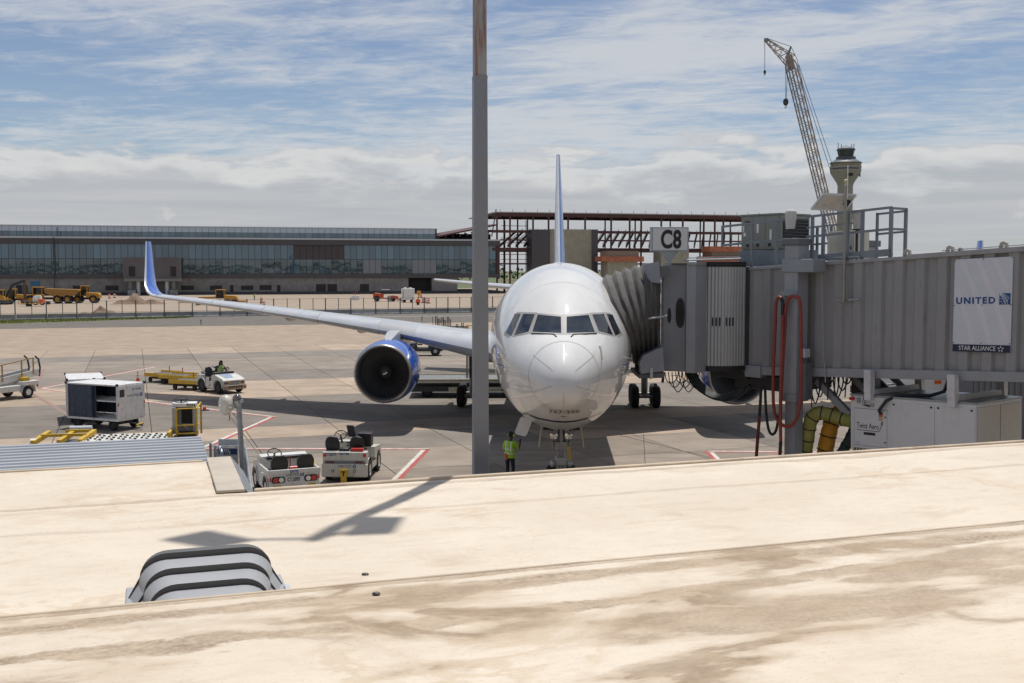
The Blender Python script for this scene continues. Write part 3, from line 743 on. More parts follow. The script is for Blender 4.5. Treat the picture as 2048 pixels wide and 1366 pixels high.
def strip(pts, w, off, mat, name, n=6, closed=False):
    """narrow line on the skin, along photo points; w in photo pixels"""
    out = []; k = len(pts)
    fine_ = []
    for i in range(k if closed else k - 1):
        a, b = V(pts[i]), V(pts[(i + 1) % k])
        for j in range(n): fine_.append(a.lerp(b, j / n))
    if not closed: fine_.append(V(pts[-1]))
    L_, R_ = [], []
    m = len(fine_)
    for i, p in enumerate(fine_):
        d = (fine_[(i + 1) % m] - fine_[i - 1]) if closed else fine_[min(i + 1, m - 1)] - fine_[max(i - 1, 0)]
        d.normalize(); q = V((-d.y, d.x)) * w / 2; A, B = hit(*(p + q), off), hit(*(p - q), off)
        if A is None or B is None: continue
        L_.append(A); R_.append(B)
    if closed: L_.append(L_[0]); R_.append(R_[0])
    if len(L_) < 2: return None
    return MB().loft([L_, R_], closed=False).build(name, mat, plane, smooth=60)
frame_m = M('window_frame_metal', (.33, .32, .31), .55, 0, var=.15)
cockglass = M('cockpit_glass', (.012, .018, .028), .05, spec=.8, var=.3)
panes = [((395, 441), (553, 455), (555, 567), (357, 557)), ((294, 435), (374, 438), (331, 556), (235, 581)), ((238, 434), (279, 435), (214, 586), (176, 564)),
         ((592, 455), (742, 443), (785, 559), (592, 566)), ((768, 440), (845, 436), (908, 579), (812, 553)), ((864, 436), (906, 441), (962, 567), (926, 584))]
for q in panes:
    c = V((sum(p[0] for p in q) / 4, sum(p[1] for p in q) / 4)); qo = []
    for p in q:
        v = V(p) - c; qo.append(tuple(c + V((v.x + 16 * (1 if v.x > 0 else -1), v.y + 12 * (1 if v.y > 0 else -1)))))
    qf = [c7(*p) for p in qo]
    f = patch(qf, .012).build('window_frame', frame_m, plane, smooth=60)
    patch([c7(*p) for p in q], .02).build('pane', cockglass, f, smooth=60)
seam = M('panel_seam', (.1, .1, .11), .6)
seamL = M('diverter_strip', (.42, .41, .39), .4, .3)
strip([(c7(572.5, 860)[0] + 71 * cos(t * pi / 20), c7(0, 860)[1] + 69.7 * sin(t * pi / 20) ) for t in range(40)], .55, .008, M('radome_seam_grey', (.36, .36, .36), .6), 'radome_seam', 2, True)
for a, b in (((362, 718), (500, 825)), ((783, 720), (650, 828)), ((360, 968), (497, 930)), ((655, 932), (783, 968)), ((572, 640), (574, 785)), ((572, 980), (572, 1097))):
    strip([c7(*a), c7(*b)], .8, .012, seamL, 'diverter_strip')
strip([c7(571, 180), c7(573, 425)], .6, .006, M('faint_seam', (.5, .5, .49), .5), 'skin_seam')
strip([c7(572.5, 438), c7(572.5, 574)], 2.6, .016, frame_m, 'centre_post')
for a_ in (4.3, 8.4):
    zt_, zb_2, hw_, zc_ = prof(a_); L2_, R2_ = [], []
    for i in range(61):
        f = -.5 + (pi + 1) * i / 60; hh_ = (zt_ - zc_) if sin(f) > 0 else (zc_ - zb_2); q_ = V(((hw_ + .004) * cos(f), a_, zc_ + (hh_ + .004) * sin(f))); L2_.append(q_); R2_.append(q_ + V((0, .012, 0)))
    MB().loft([L2_, R2_], closed=False).build('skin_joint', M('joint_grey', (.5, .5, .49), .5), plane, smooth=60)
navyp = M('cheat_line_paint', (.01, .017, .06), .3, coat=.5)
strip([c7(*p) for p in ((118, 962), (165, 1020), (222, 1064), (300, 1114), (400, 1152), (500, 1171), (572, 1176), (660, 1169), (750, 1146), (850, 1103), (925, 1050), (1000, 985))], 3.4, .01, navyp, 'belly_line', 5)
strip([c7(82, 765), c7(160, 793)], 2.2, .01, blueU, 'side_line'); strip([c7(975, 789), c7(1030, 772)], 2.2, .01, blueU, 'side_line')
# type lettering wrapped onto the chin
me = text_mesh('767-300', 1, extrude=0, bold=.012, spacing=1.12); me.materials.clear(); me.materials.append(inkb)
xs = [v.co.x for v in me.vertices]; x0, x1 = min(xs), max(xs)
ys_ = [v.co.y for v in me.vertices]; yy0, yy1 = min(ys_), max(ys_)
for v in me.vertices:
    t = 2 * (v.co.x - x0) / (x1 - x0) - 1; q = (v.co.y - yy0) / (yy1 - yy0) - .5
    p = hit(1128.7 + t * 30.5, 824.4 - q * 6.2 - 2.2 * t * t, .014); v.co = p
o = bpy.data.objects.new('type_lettering', me); COL.objects.link(o); o.parent = plane
strip([c7(550, 1138), c7(592, 1138)], .7, .012, seam, 'data_mark'); strip([c7(570, 1135), c7(570, 1144)], 2, .013, inkb, 'data_mark')
for s_ in (((135, 735), (160, 741)), ((140, 848), (163, 842)), ((165, 800), (175, 803)), ((980, 735), (1004, 740)), ((972, 838), (998, 852)), ((962, 800), (972, 800)), ((812, 660), (818, 742))):
    p = hit(*c7(*s_[0])); q = hit(*c7(*s_[1])); 
    if p is None or q is None: continue
    n = V((p.x, -.8, 0)).normalized() * .1
    MB().tube([p, p + n * .7, q + n], .018, 6).build('probe', frame_m, plane)
for pts in (((350, 569), (430, 572), (505, 575), (522, 592)), ((797, 568), (720, 573), (640, 575), (622, 592))):
    P = [hit(*c7(*p), .03) for p in pts]; MB().tube(P, .018, 6).build('wiper', dark, plane)
# satellite dome on the crown
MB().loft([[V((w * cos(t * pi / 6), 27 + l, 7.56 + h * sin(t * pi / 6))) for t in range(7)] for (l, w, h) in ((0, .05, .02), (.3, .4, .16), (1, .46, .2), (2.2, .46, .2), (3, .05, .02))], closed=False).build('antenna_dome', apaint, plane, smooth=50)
# wings
wingp = M('wing_paint', (.42, .43, .445), .35, var=.06, scale=.5, dirt=.2, dcol=(.3, .29, .27), dscale=(.3, 2, 1), coat=.3)
slatm = M('polished_slat', (.56, .575, .6), .3, .3, var=.06, scale=1.2)
def foil(x, y, z, c, t, inc=0.03, n=11, part=None, off=0.0):
    up, lo = [], []
    for i in range(n + 1):
        u = (1 - cos(pi * i / n)) / 2; th = t * c * 5 * (.2969 * sqrt(u) - .126 * u - .3516 * u * u + .2843 * u ** 3 - .1036 * u ** 4); cm_ = .02 * c * 4 * u * (1 - u) - inc * u * c
        up.append(V((x, y + u * c, z + cm_ + th + off))); lo.append(V((x, y + u * c, z + cm_ - th - off)))
    if part:
        k = {'le': 4, 'edge': 3, 'thin': 2}[part]; return [v + V((0, -off, 0)) for v in up[:k][::-1]] + [v + V((0, -off, 0)) for v in lo[1:k]]
    return up[::-1] + lo[1:-1]
WS = [(1.5, 19.3, 12.2, 3.3, .135), (2.6, 19.95, 11.2, 3.48, .135), (5.2, 21.7, 9.1, 3.87, .12), (7.92, 23.5, 7.3, 4.3, .112), (13, 26.9, 5.4, 4.84, .105), (18.3, 30.4, 3.8, 5.34, .1), (23.6, 33.9, 2.35, 5.78, .1)]
def wsec(b):
    for p, q in zip(WS, WS[1:]):
        if b <= q[0]: break
    t = (b - p[0]) / (q[0] - p[0]); return [p[k] + (q[k] - p[k]) * t for k in range(5)]
winglet = [(23.6, 33.9, 2.35, 5.78, .1), (24.05, 34.25, 2.2, 5.86, .1), (24.42, 34.6, 2.05, 6.06, .1), (24.68, 35.0, 1.9, 6.4, .1), (24.84, 35.4, 1.75, 6.88, .09), (25.0, 35.95, 1.45, 7.6, .08), (25.25, 36.8, .85, 9.1, .07)]
for sg in (-1, 1):
    MB().loft([foil(sg * b, a, z, c, t) for (b, a, c, z, t) in WS], caps=True).build('wing', wingp, plane, smooth=50)
    for (b0, b1) in ((3.2, 6.9), (8.9, 12.4), (12.45, 15.9), (15.95, 19.4), (19.45, 23.3)):
        rs = []
        for k in range(4):
            b, a, c, z, t = wsec(b0 + (b1 - b0) * k / 3); rs.append(foil(sg * b, a, z, c, t, part='le', off=.014))
        MB().loft(rs, closed=False).build('slat', slatm, plane, smooth=50)
    rs = []
    for i, (b, a, c, z, t) in enumerate(winglet):
        nxt, prv = winglet[min(i + 1, 6)], winglet[max(i - 1, 0)]; d = V((nxt[0] - prv[0], nxt[3] - prv[3])).normalized()
        r_ = foil(0, a, 0, c, t, inc=0)
        rs.append([V((sg * (b - v.z * d.y), v.y, z + v.z * d.x)) for v in r_])
    wl_ = MB().loft(rs, caps=True).build('winglet', blueU, plane, smooth=50)
    rs = []
    for i, (b, a, c, z, t) in enumerate(winglet):
        nxt, prv = winglet[min(i + 1, 6)], winglet[max(i - 1, 0)]; d = V((nxt[0] - prv[0], nxt[3] - prv[3])).normalized()
        r_ = foil(0, a, 0, c, t, inc=0, part='edge', off=.01); rs.append([V((sg * (b - v.z * d.y), v.y, z + v.z * d.x)) for v in r_])
    MB().loft(rs, closed=False).build('leading_edge', slatm, wl_, smooth=50)
    for b in (5.6, 10.8, 15.2):                              # flap track fairings
        _, a, c, z, t = wsec(b)
        MB().sph((sg * b, a + c * .86, z - c * .065 - .05), 1, 10, 8, (.22, c * .28, .3)).build('flap_fairing', wingp, plane)
# engines
fanm = M('fan_blade', (.22, .22, .225), .3, .75, var=.2); bladesrc = None
lipm = M('inlet_lip_metal', (.4, .385, .37), .33, .8, var=.1)
cowlm = blueU; duct = M('inlet_duct', (.06, .06, .063), .5, var=.2)
cowlw = M('cowl_white', (.7, .7, .7), .3, coat=.5, var=.04)
for sg in (-1, 1):
    cx, cz, ya = sg * 7.95, 2.68, 19.5
    en = bpy.data.objects.new('engine', None); COL.objects.link(en); en.parent = plane; en.location = (cx, ya, cz)
    ax = (0, 1, 0); N = 56
    MB().lathe([(1.335, .17), (1.385, .45), (1.43, 1.0), (1.445, 1.7), (1.4, 2.7), (1.28, 3.6), (1.1, 4.4), (1.06, 4.4), (1.0, 3.6)], (0, 0, 0), ax, N).build('cowl', cowlm, en, smooth=50)
    MB().lathe([(1.337, .172), (1.31, .06), (1.28, .012), (1.24, .0), (1.2, .05), (1.17, .16), (1.16, .3)], (0, 0, 0), ax, N).build('inlet_lip', lipm, en, smooth=60)
    MB().lathe([(1.16, .3), (1.16, .6), (1.17, .95), (1.17, 1.5), (.3, 1.55), (.001, 1.55)], (0, 0, 0), ax, N).build('inlet_duct', duct, en, smooth=50)
    MB().lathe([(.001, .52), (.08, .56), (.18, .68), (.27, .85), (.33, 1.05), (.33, 1.4)], (0, 0, 0), ax, 28).build('spinner', duct, en, smooth=50)
    MB().tube([V((sg * 0 + .11 * cos(.4) - .0, .585, .02)), V((.06, .57, -.03)), V((.0, .553, -.06)), V((-.06, .565, -.07))], .036, 6).build('spinner_mark', inkw, en)
    MB().lathe([(.95, 3.8), (.85, 4.6), (.6, 6.0), (.5, 6.2), (.42, 6.1), (.25, 6.6), (.001, 7.0)], (0, 0, 0), ax, 28).build('core_nozzle', steel, en, smooth=50)
    for k in range(38):
        if bladesrc is None:
            b = MB(); b.loft([[V((r * 0 + w * cos(tw), 1.08 + w * sin(tw) * .9, r)) for w in (-wd, 0, wd)] for (r, wd, tw) in ((.32, .055, 1.1), (.6, .08, .9), (.85, .095, .65), (1.155, .1, .45))], closed=False)
            bladesrc = b.build('fan_blade', fanm, en, smooth=60); o = bladesrc
        else: o = share(bladesrc, 'fan_blade', en)
        o.rotation_euler = (0, 2 * pi * k / 38, 0)
    # strake on the inboard side
    MB().prism([(0, 0), (.75, .02), (.75, .32), (.5, .3)], -.015, .015, lambda v: V((-sg * (1.0 + v.y * .7), 1.2 + v.x, 1.0 + v.y * .7 + v.z))).build('strake', blueU, en, smooth=0)
    MB().loft([[V((cx + w * s1, y, z0_)) if False else V((cx + w * s1, y, (z1_ if top else z0_))) for (s1, top) in ((-1, 0), (-.9, 1), (.9, 1), (1, 0))] for (y, w, z0_, z1_) in ((20.9, .06, 3.95, 4.0), (21.5, .24, 3.85, 4.2), (22.6, .3, 3.75, 4.38), (23.6, .3, 3.5, 4.42), (25.5, .28, 3.2, 4.1), (28.5, .1, 3.5, 3.9))], caps=True).build('pylon', wingp, plane, smooth=45)
    # main gear
    mg = bpy.data.objects.new('main_gear', None); COL.objects.link(mg); mg.parent = plane; mg.location = (sg * 4.66, 29.7, 0)
    b = MB(); b.cyl((0, 0, .62), (0, 0, 3.6), .17, .2, 12); b.cyl((0, -.75, .6), (0, .75, .6), .11); b.bar((0, .1, 2.2), (-sg * 1.2, .3, 3.5), .12); b.bar((0, -.22, .8), (0, -.3, 1.5), .1); b.bar((0, -.3, 1.5), (0, -.12, 2.0), .1)
    b.cyl((-.55, -.72, .58), (.55, -.72, .58), .08); b.cyl((-.55, .72, .58), (.55, .72, .58), .08); b.build('strut', M('gear_paint', (.3, .3, .3), .45, .2, var=.2, dirt=.5), mg, smooth=40)
    MB().box(sg * .25, sg * .3, -.55, .6, 1.5, 3.5).build('gear_door', wingp, mg, smooth=0)
    for y in (-.72, .72):
        for x in (-.57, .57): wheel(mg, (x, y, .58), .58, .42, (1, 0, 0), dark, .5, n=24)
    # tailplane
    MB().loft([foil(sg * b, a, z, c, .09) for (b, a, c, z) in ((.6, 46.2, 5.4, 5.9), (5.2, 49.6, 3.6, 6.25), (9.3, 52.6, 1.9, 6.62))], caps=True).build('tailplane', wingp, plane, smooth=50)
    MB().loft([foil(sg * b, a, z, c, .09, part='le', off=.012) for (b, a, c, z) in ((2.2, 47.38, 4.77, 6.03), (5.2, 49.6, 3.6, 6.25), (9.2, 52.52, 1.94, 6.61))], closed=False).build('tailplane_edge', slatm, plane, smooth=50)
def vfoil(z, a, c, t):
    return [V((v.z, v.y, z)) for v in foil(0, a, 0, c, t, inc=0)]
FS = [(7.2, 42.6, 9.6, .085), (8.6, 43.9, 8.6, .085), (12, 47.4, 6.1, .085), (15.85, 51.3, 3.3, .085)]
finb = M('fin_paint', (.05, .12, .36), .3, coat=.6, var=.25, scale=.6)
MB().loft([vfoil(*f) for f in FS], caps=True).build('tail_fin', finb, plane, smooth=50)
rs = []
for (z, a, c, t) in FS: rs.append([V((v.z, v.y, z)) for v in foil(0, a, 0, c, t, inc=0, part='thin', off=.012)])
MB().loft(rs, closed=False).build('fin_edge', slatm, plane, smooth=50)
MB().box(-.75, .75, 39, 44, 7.45, 7.66).build('fin_fairing', apaint, plane, bevel=.06)
# nose gear
ng = bpy.data.objects.new('nose_gear', None); COL.objects.link(ng); ng.parent = plane; ng.location = (0, 6.6, 0)
gp_ = M('nose_gear_paint', (.42, .42, .42), .4, .3, var=.15, dirt=.5, dcol=(.1, .09, .08))
b = MB(); b.cyl((0, .05, 1.4), (0, .25, 2.6), .12, .14); b.cyl((0, 0, .47), (0, .04, 1.4), .075); b.cyl((-.3, 0, .47), (.3, 0, .47), .06); b.bar((-.24, .1, 1.55), (-.35, .5, 2.4), .07); b.bar((.24, .1, 1.55), (.35, .5, 2.4), .07); b.build('strut', gp_, ng, smooth=40)
b = MB(); b.box(-.19, .19, -.18, .2, 1.44, 1.74); b.build('steering_unit', gp_, ng, bevel=.03)
b = MB(); b.box(-.2, .2, -.2, .16, .93, 1.24); b.build('torque_housing', gp_, ng, bevel=.05)
b = MB(); b.bar((-.1, -.16, 1.2), (-.06, -.3, 1.45), .06); b.bar((.1, -.16, 1.2), (.06, -.3, 1.45), .06); b.build('torque_link', gp_, ng)
for sg in (-1, 1):
    wheel(ng, (sg * .32, 0, .47), .47, .32, (1, 0, 0), greyL, .5, n=22)
    b = MB(); b.sph((sg * .28, -.18, 1.02), .12, 10, 8, (.8, 1, 1.1)); b.build('tow_lug', gp_, ng)
    lh = MB().lathe([(.001, .16), (.08, .14), (.14, .0), (.145, -.03), (.125, -.03)], (sg * .245, -.05, 1.93), (0, 1, 0), 18).build('taxi_light', steel, ng, smooth=50)
    MB().lathe([(.001, -.0), (.07, -.012), (.125, -.028)], (sg * .245, -.05, 1.93), (0, 1, 0), 18).build('lens', M('lamp_reflector', (.75, .74, .7), .12, .9), lh, smooth=60)
    b = MB(); b.bar((sg * .14, 0, 1.75), (sg * .245, .08, 1.93), .05); b.bar((sg * .2, -.02, 1.66), (sg * .66, .05, 1.72), .03); b.bar((sg * .36, 0, 2.0), (sg * .6, .05, 2.28), .03); b.build('brace', gp_, ng)
    b = MB(); b.add([V((sg * x, y, z)) for (x, y, z) in ((.62, -.6, 2.3), (.7, -.58, 1.62), (.7, .7, 1.6), (.62, .75, 2.3), (.66, -.6, 2.3), (.745, -.58, 1.62), (.745, .7, 1.6), (.66, .75, 2.3))], [(0, 1, 2, 3), (4, 5, 6, 7), (0, 1, 5, 4), (1, 2, 6, 5), (2, 3, 7, 6), (3, 0, 4, 7)])
    b.build('gear_door', M('gear_door_primer', (.5, .46, .33), .5, var=.15, dirt=.5), ng, smooth=0)
b = MB(); b.bar((0, -.28, 1.45), (0, -.5, 2.36), .08); b.build('drag_brace', gp_, ng)
MB().box(-.58, .58, 6.1, 7.9, 2.17, 2.2).build('bay_shade_plate', dark, plane, smooth=0)  # flat dark plate standing in for the shaded wheel bay recess
o_ = pt(1047, 853, 36.0); l_ = PI_ @ o_
b = MB(); b.prism([(-.15, -.3), (-.2, -.22), (-.2, .22), (-.16, .3), (.16, .3), (.2, .22), (.2, -.22), (.16, -.3)], -.02, .02, lambda v: V((l_.x + v.x * .95 + v.y * .36, l_.y + v.z + .06 * v.y, l_.z + v.y * .93 - v.x * .25)))
b.build('service_panel', cowlw, plane, bevel=.005)
b = MB(); b.bar((l_.x + .1, l_.y + .03, l_.z + .28), (l_.x + .25, l_.y + .5, l_.z + .75), .05); b.build('panel_hinge', dark, plane)
stripe('lead_in_line', (1137, 888), (1143, 965), -.08, .08, yll, .005, (0, 2))
# ------------------------------------------------------------------ jet bridge
T0 = V((7.9, 37.0 * KF, 0)); TA = atan2(-.8 * KF, .6); TN = V((-sin(TA), cos(TA), 0))
TM = Matrix.Translation(T0) @ Matrix.Rotation(TA, 4, 'Z'); TI = TM.inverted()
def tl(px, py, y=0.0):
    d = ray(px, py); s = (y + T0.dot(TN)) / d.dot(TN); return TI @ (V((0, 0, H)) + d * s)
def tw(px, py, Y): return TI @ pt(px, py, Y)
zb = lambda x: 4.05 + .0544 * x
zt = lambda x: 7.46 + .0544 * x
bridge = thing('jet_bridge', 'grey corrugated passenger boarding bridge reaching the aircraft door on the right', 'jet bridge', T0, TA)
bw = M('bridge_wall_paint', (.275, .272, .275), .5, var=.09, scale=.5, dirt=.5, dcol=(.11, .1, .095), dscale=(2.5, 2.5, .5))
bw2 = M('bridge_frame_paint', (.3, .31, .33), .5, var=.07, dirt=.2, dcol=(.12, .11, .1))
XE = 22.0; xs0 = tl(1492, 640).x
# corrugated near wall
per = .669; ph = tl(1668, 600).x % per
wprof = []; x = xs0
k = -3
while True:
    base = ph + k * per; k += 1
    for (f, d) in ((0, 0), (.27, 0), (.34, .1), (.6, .1), (.669, 0)):
        xx = base + f
        if xs0 + .5 < xx < XE: wprof.append((xx, d))
    if base > XE: break
wprof = [(xs0, 0), (xs0 + .3, 0)] + wprof
b = MB(); b.loft([[(x, d, zb(x) + .14) for x, d in wprof], [(x, d, zt(x) - .1) for x, d in wprof]], closed=False); b.build('corrugated_wall', bw, bridge, smooth=0)
WD_ = 2.9
b = MB(); b.loft([[(x, WD_ - d, zb(x) + .14) for x, d in wprof], [(x, WD_ - d, zt(x) - .1) for x, d in wprof]], closed=False); b.build('corrugated_wall', bw, bridge, smooth=0)
def slab(x0, x1, y0, y1, f0, f1, name, mat, bev=.012):
    b = MB(); b.add([V((x, y, f)) for (x, y, f) in ((x0, y0, f0(x0)), (x1, y0, f0(x1)), (x1, y1, f0(x1)), (x0, y1, f0(x0)), (x0, y0, f1(x0)), (x1, y0, f1(x1)), (x1, y1, f1(x1)), (x0, y1, f1(x0)))],
                  [(3, 2, 1, 0), (4, 5, 6, 7), (0, 1, 5, 4), (1, 2, 6, 5), (2, 3, 7, 6), (3, 0, 4, 7)])
    return b.build(name, mat, bridge, bevel=bev)
slab(xs0, XE, .02, WD_ - .02, lambda x: zt(x) - .12, lambda x: zt(x) - .03, 'roof_deck', bw2)
slab(xs0, XE, .02, WD_ - .02, lambda x: zb(x) + .0, lambda x: zb(x) + .13, 'floor_deck', bw2)
slab(xs0, XE, -.05, .06, lambda x: zb(x) - .13, lambda x: zb(x) + .14, 'bottom_rail', bw2)
slab(xs0, XE, WD_ - .06, WD_ + .05, lambda x: zb(x) - .13, lambda x: zb(x) + .14, 'bottom_rail', bw2)
xr = tl(1815, 500).x
rail_l = M('rail_cap_paint', (.33, .33, .33), .55, var=.12, dirt=.4)
slab(xr, XE, -.07, .1, lambda x: zt(x) - .12, lambda x: zt(x) + .02, 'top_rail', rail_l)
slab(xs0, xr - .004, -.03, .1, lambda x: zt(x) - .12, lambda x: zt(x) - .02, 'top_rail', bw2)
for px in (1815, 1901, 1922, 2008):
    p = tl(px, 500); s_ = .55 if px in (1922,) else 1
    b = MB(); b.prism([(-.13 * s_, 0), (-.09 * s_, .13 * s_), (0, .17 * s_), (.09 * s_, .13 * s_), (.13 * s_, 0), (.05 * s_, 0), (.04 * s_, .07 * s_), (-.04 * s_, .07 * s_), (-.05 * s_, 0)], -.05, .03, lambda v: V((p.x + v.x, v.z, zt(p.x) + .015 + v.y)))
    b.build('lifting_lug', M('lug_paint', (.4, .38, .34), .6, dirt=.4), bridge, smooth=0)
b = MB(); b.tube([V((x, .1, zt(x) + .06)) for x in (xr + 1, 12, XE)], .014, 6); b.build('conduit', steel, bridge)
# bolted cable rails and riser on the side wall
for py in (515, 600.5):
    a, c = tl(1670, py, -.04), tl(1720, py - 2, -.04)
    MB().bar(a, c, .05, .04).build('cable_rail', steel, bridge)
# underside beam at the cab end
a, c = tl(1490, 742, -.1), tl(1521, 747, -.1)
MB().box(a.x, c.x, -.12, .4, zb(0) - .2, zb(0) + .18).build('corner_block', bw2, bridge, bevel=.015)
a, c = tl(1474, 760, .3), tl(1578, 765, .3)
MB().box(a.x, c.x, .2, 2.6, zb(0) - .62, zb(0) - .14).build('underfloor_box', dark, bridge, bevel=.02)
MB().box(tl(1418, 750, -.05).x, tl(1492, 750, -.05).x, .0, 2.6, zb(0) - .3, zb(0) - .05).build('underfloor_beam', dark, bridge, bevel=.02)
# cab
def cw(px, Y): v = TI @ pt(px, 600, Y); return (v.x, v.y)
CZ0, CZ1 = 4.02, 7.5
cabpoly = [cw(1326, 37.3), cw(1371, 37.0), cw(1373, 36.62), cw(1391, 36.5), cw(1413, 36.98), cw(1416, 39.6), cw(1340, 40.9), cw(1322, 40.6)]
b = MB(); b.prism(cabpoly, CZ0, CZ1); b.build('cab_body', bw2, bridge, smooth=0)
cp_ = [cw(1373.5, 36.55), cw(1392, 36.43), cw(1412, 36.88), cw(1412, 37.4), cw(1375, 37.4)]
b = MB(); b.prism(cp_, CZ1 + .002, CZ1 + .09); b.build('cab_roof_trim', bw2, bridge, smooth=0)
b = MB(); b.prism([cw(1373.5, 36.55), cw(1412, 36.88), cw(1412, 39.5), cw(1342, 40.6), cw(1330, 37.4)], CZ1 + .02, CZ1 + .06); b.build('cab_roof', greyD, bridge, smooth=0)
b = MB(); b.prism([cw(1323.5, 37.28), cw(1327, 37.2), cw(1327, 37.6), cw(1323.5, 37.6)], CZ0 + .02, CZ1 - .02); b.build('cab_edge_trim', greyL, bridge, smooth=0)
# oval window
ow = [V((1360.5 + 7.8 * cos(t * pi / 14) * (1), 626 + 26 * (abs(sin(t * pi / 14)) ** .6) * (1 if sin(t * pi / 14) > 0 else -1))) for t in range(28)]
def ontoface(p, e): # photo point onto the cab face between the first two corners
    A, B = V((*cabpoly[0], 0)), V((*cabpoly[1], 0)); d = (B - A).normalized(); n = V((d.y, -d.x, 0))
    o = TI @ V((0, 0, H)); r = TI.to_3x3() @ ray(p.x, p.y); s = ((A - o).dot(n)) / r.dot(n); return o + r * s + n * e
for e, g, m in ((.012, 1.16, dark), (.02, 1.0, M('cab_window', (.01, .01, .012), .3))):
    c = V((1360.5, 626)); b = MB(); b.add([ontoface(c + (p - c) * g, e) for p in ow], [tuple(range(28))]); b.build('oval_window' if g > 1 else 'window_glass', m, bridge, smooth=0)
# slatted weather curtain between cab and tunnel
slm = M('curtain_slat', (.44, .45, .45), .4, .35, var=.06, dirt=.25, dcol=(.25, .22, .2), dscale=(6, 6, .6))
ns = 12; sl0 = None
A, B = V((*cw(1415, 36.95), 0)), V((*cw(1490.5, 37.12), 0)); ch = B - A; nrm = V((ch.y, -ch.x, 0)).normalized()
cpos = []
for k in range(ns + 1):
    t = k / ns; cpos.append(A + ch * t + nrm * (.16 * 4 * t * (1 - t)))
for k in range(ns):
    p0, p1 = cpos[k], cpos[k + 1]; mid_ = (p0 + p1) / 2; an = atan2(p1.y - p0.y, p1.x - p0.x); w = (p1 - p0).length
    if sl0 is None:
        pr = [(-w * .5, .02), (-w * .44, -.012), (-w * .25, -.03), (w * .25, -.03), (w * .44, -.012), (w * .5, .02), (w * .5, .035), (-w * .5, .035)]
        sl0 = MB().prism(pr, 4.22, 7.44).build('curtain_slat', slm, bridge, smooth=30); o = sl0
    else: o = share(sl0, 'curtain_slat', bridge)
    o.location = mid_; o.rotation_euler = (0, 0, an)
    if k < 8 and k > 0:
        s0 = MB().box(-.026, .026, -.034, -.0, 5.52, 5.8).build('slat_window', inkb if k != 4 else greyL, bridge, smooth=0); s0.location = mid_; s0.rotation_euler = (0, 0, an)
b = MB(); b.prism([tuple((p + nrm * .06).xy) for p in cpos] + [tuple((B + nrm * -.3).xy), tuple((A + nrm * -.3).xy)], 7.44, 7.6); b.build('curtain_head', black, bridge, smooth=0)
b = MB(); b.prism([tuple((p + nrm * .05).xy) for p in cpos] + [tuple((B + nrm * -.3).xy), tuple((A + nrm * -.3).xy)], 4.04, 4.22); b.build('curtain_sill', black, bridge, smooth=0)
b = MB(); b.prism([tuple((p - nrm * .05).xy) for p in cpos] + [tuple((B + V((1, 1.5, 0))).xy), tuple((A + V((.6, 2, 0))).xy)], 4.1, 7.44); b.build('rotunda_core', dark, bridge, smooth=0)
b = MB(); b.tube([tw(1367, 520.5, 36.7), tw(1440, 519, 36.8), tw(1482, 517.5, 36.8)], .03, 8); b.tube([tw(1378, 516, 37.2), tw(1479, 514, 37.2)], .02, 6); b.build('roof_pipe', steel, bridge)
# pleated canopy against the fuselage
canv = M('canopy_fabric', (.115, .11, .105), .8, var=.25, scale=3, dirt=.5, dcol=(.07, .065, .06), dscale=(4, 4, .6))
ct = [(1205, 566), (1221, 603), (1238, 632), (1253, 663), (1263, 695), (1268, 722), (1271, 742)]
con = []
for q in ct:
    h_ = hit(*q); con.append(TI @ (PM @ h_) if h_ else tw(*q, 38))
cab = [tw(1321, 537 + (725 - 537) * k / 6, 37.15) for k in range(7)]
rows_ = []; NP = 12
back = TI.to_3x3() @ V((.25, 3.0, 0)); fwd = TI.to_3x3() @ V((-.25, -1, 0)).normalized()
for i in range(NP + 1):
    s = i / NP; out = (.2 if i % 2 else -.03) * (1 if 0 < i < NP else .3)
    row = []
    for v in range(7):
        p = con[v].lerp(cab[v], s); p = p + fwd * (out * .9 + .12 * sin(pi * s)) + V((0, 0, (.07 * (i % 2) + .1 * sin(pi * s)) if v == 0 else 0))
        row.append(p + V((0, 0, .02 * mnoise.noise(p * 3))))
    top = [row[0] + back * f + V((0, 0, .04 * (i % 2) + .1 * sin(pi * f))) for f in (.12, .5, .88)]
    rows_.append(row[::-1] + top + [p + back for p in row])
MB().loft(rows_, closed=False).build('pleated_canopy', canv, bridge, smooth=50)
def plate(pts, Y, th, name, mat, bev=.01):
    b = MB(); f = [tw(*p, Y) for p in pts]; g = [tw(*p, Y) + (TI.to_3x3() @ V((0, th, 0))) for p in pts]; n = len(pts)
    b.add(f + g, [tuple(range(n))[::-1], tuple(range(n, 2 * n))] + [(i, (i + 1) % n, n + (i + 1) % n, n + i) for i in range(n)]); return b.build(name, mat, bridge, bevel=bev)
hp = M('hood_plate_paint', (.27, .29, .32), .5, var=.07, dirt=.2)
plate([(1284, 529), (1318, 523), (1322, 567), (1304, 565), (1294, 556)], 36.6, .08, 'canopy_hood_plate', hp)
plate([(1279, 726), (1286, 711), (1326, 693), (1329, 742), (1282, 748)], 36.5, .5, 'canopy_skirt_plate', hp)
plate([(1278, 749), (1329, 744), (1329, 756), (1278, 757)], 36.7, 2.5, 'bumper_beam', greyD)
plate([(1319, 532), (1338, 531), (1338, 553), (1320, 554)], 36.7, .4, 'junction_box', greyD)
b = MB(); b.tube([tw(1263, 645, 36.3), tw(1290, 638, 36.3), tw(1328, 633, 36.5), tw(1337, 631, 36.6)], .035, 6); b.build('canopy_arm', greyL, bridge)
q = tw(1338.5, 631, 36.45); b = MB(); b.sph(q, 1, 12, 8, (.05, .08, .25)); b.build('convex_mirror', black, bridge)
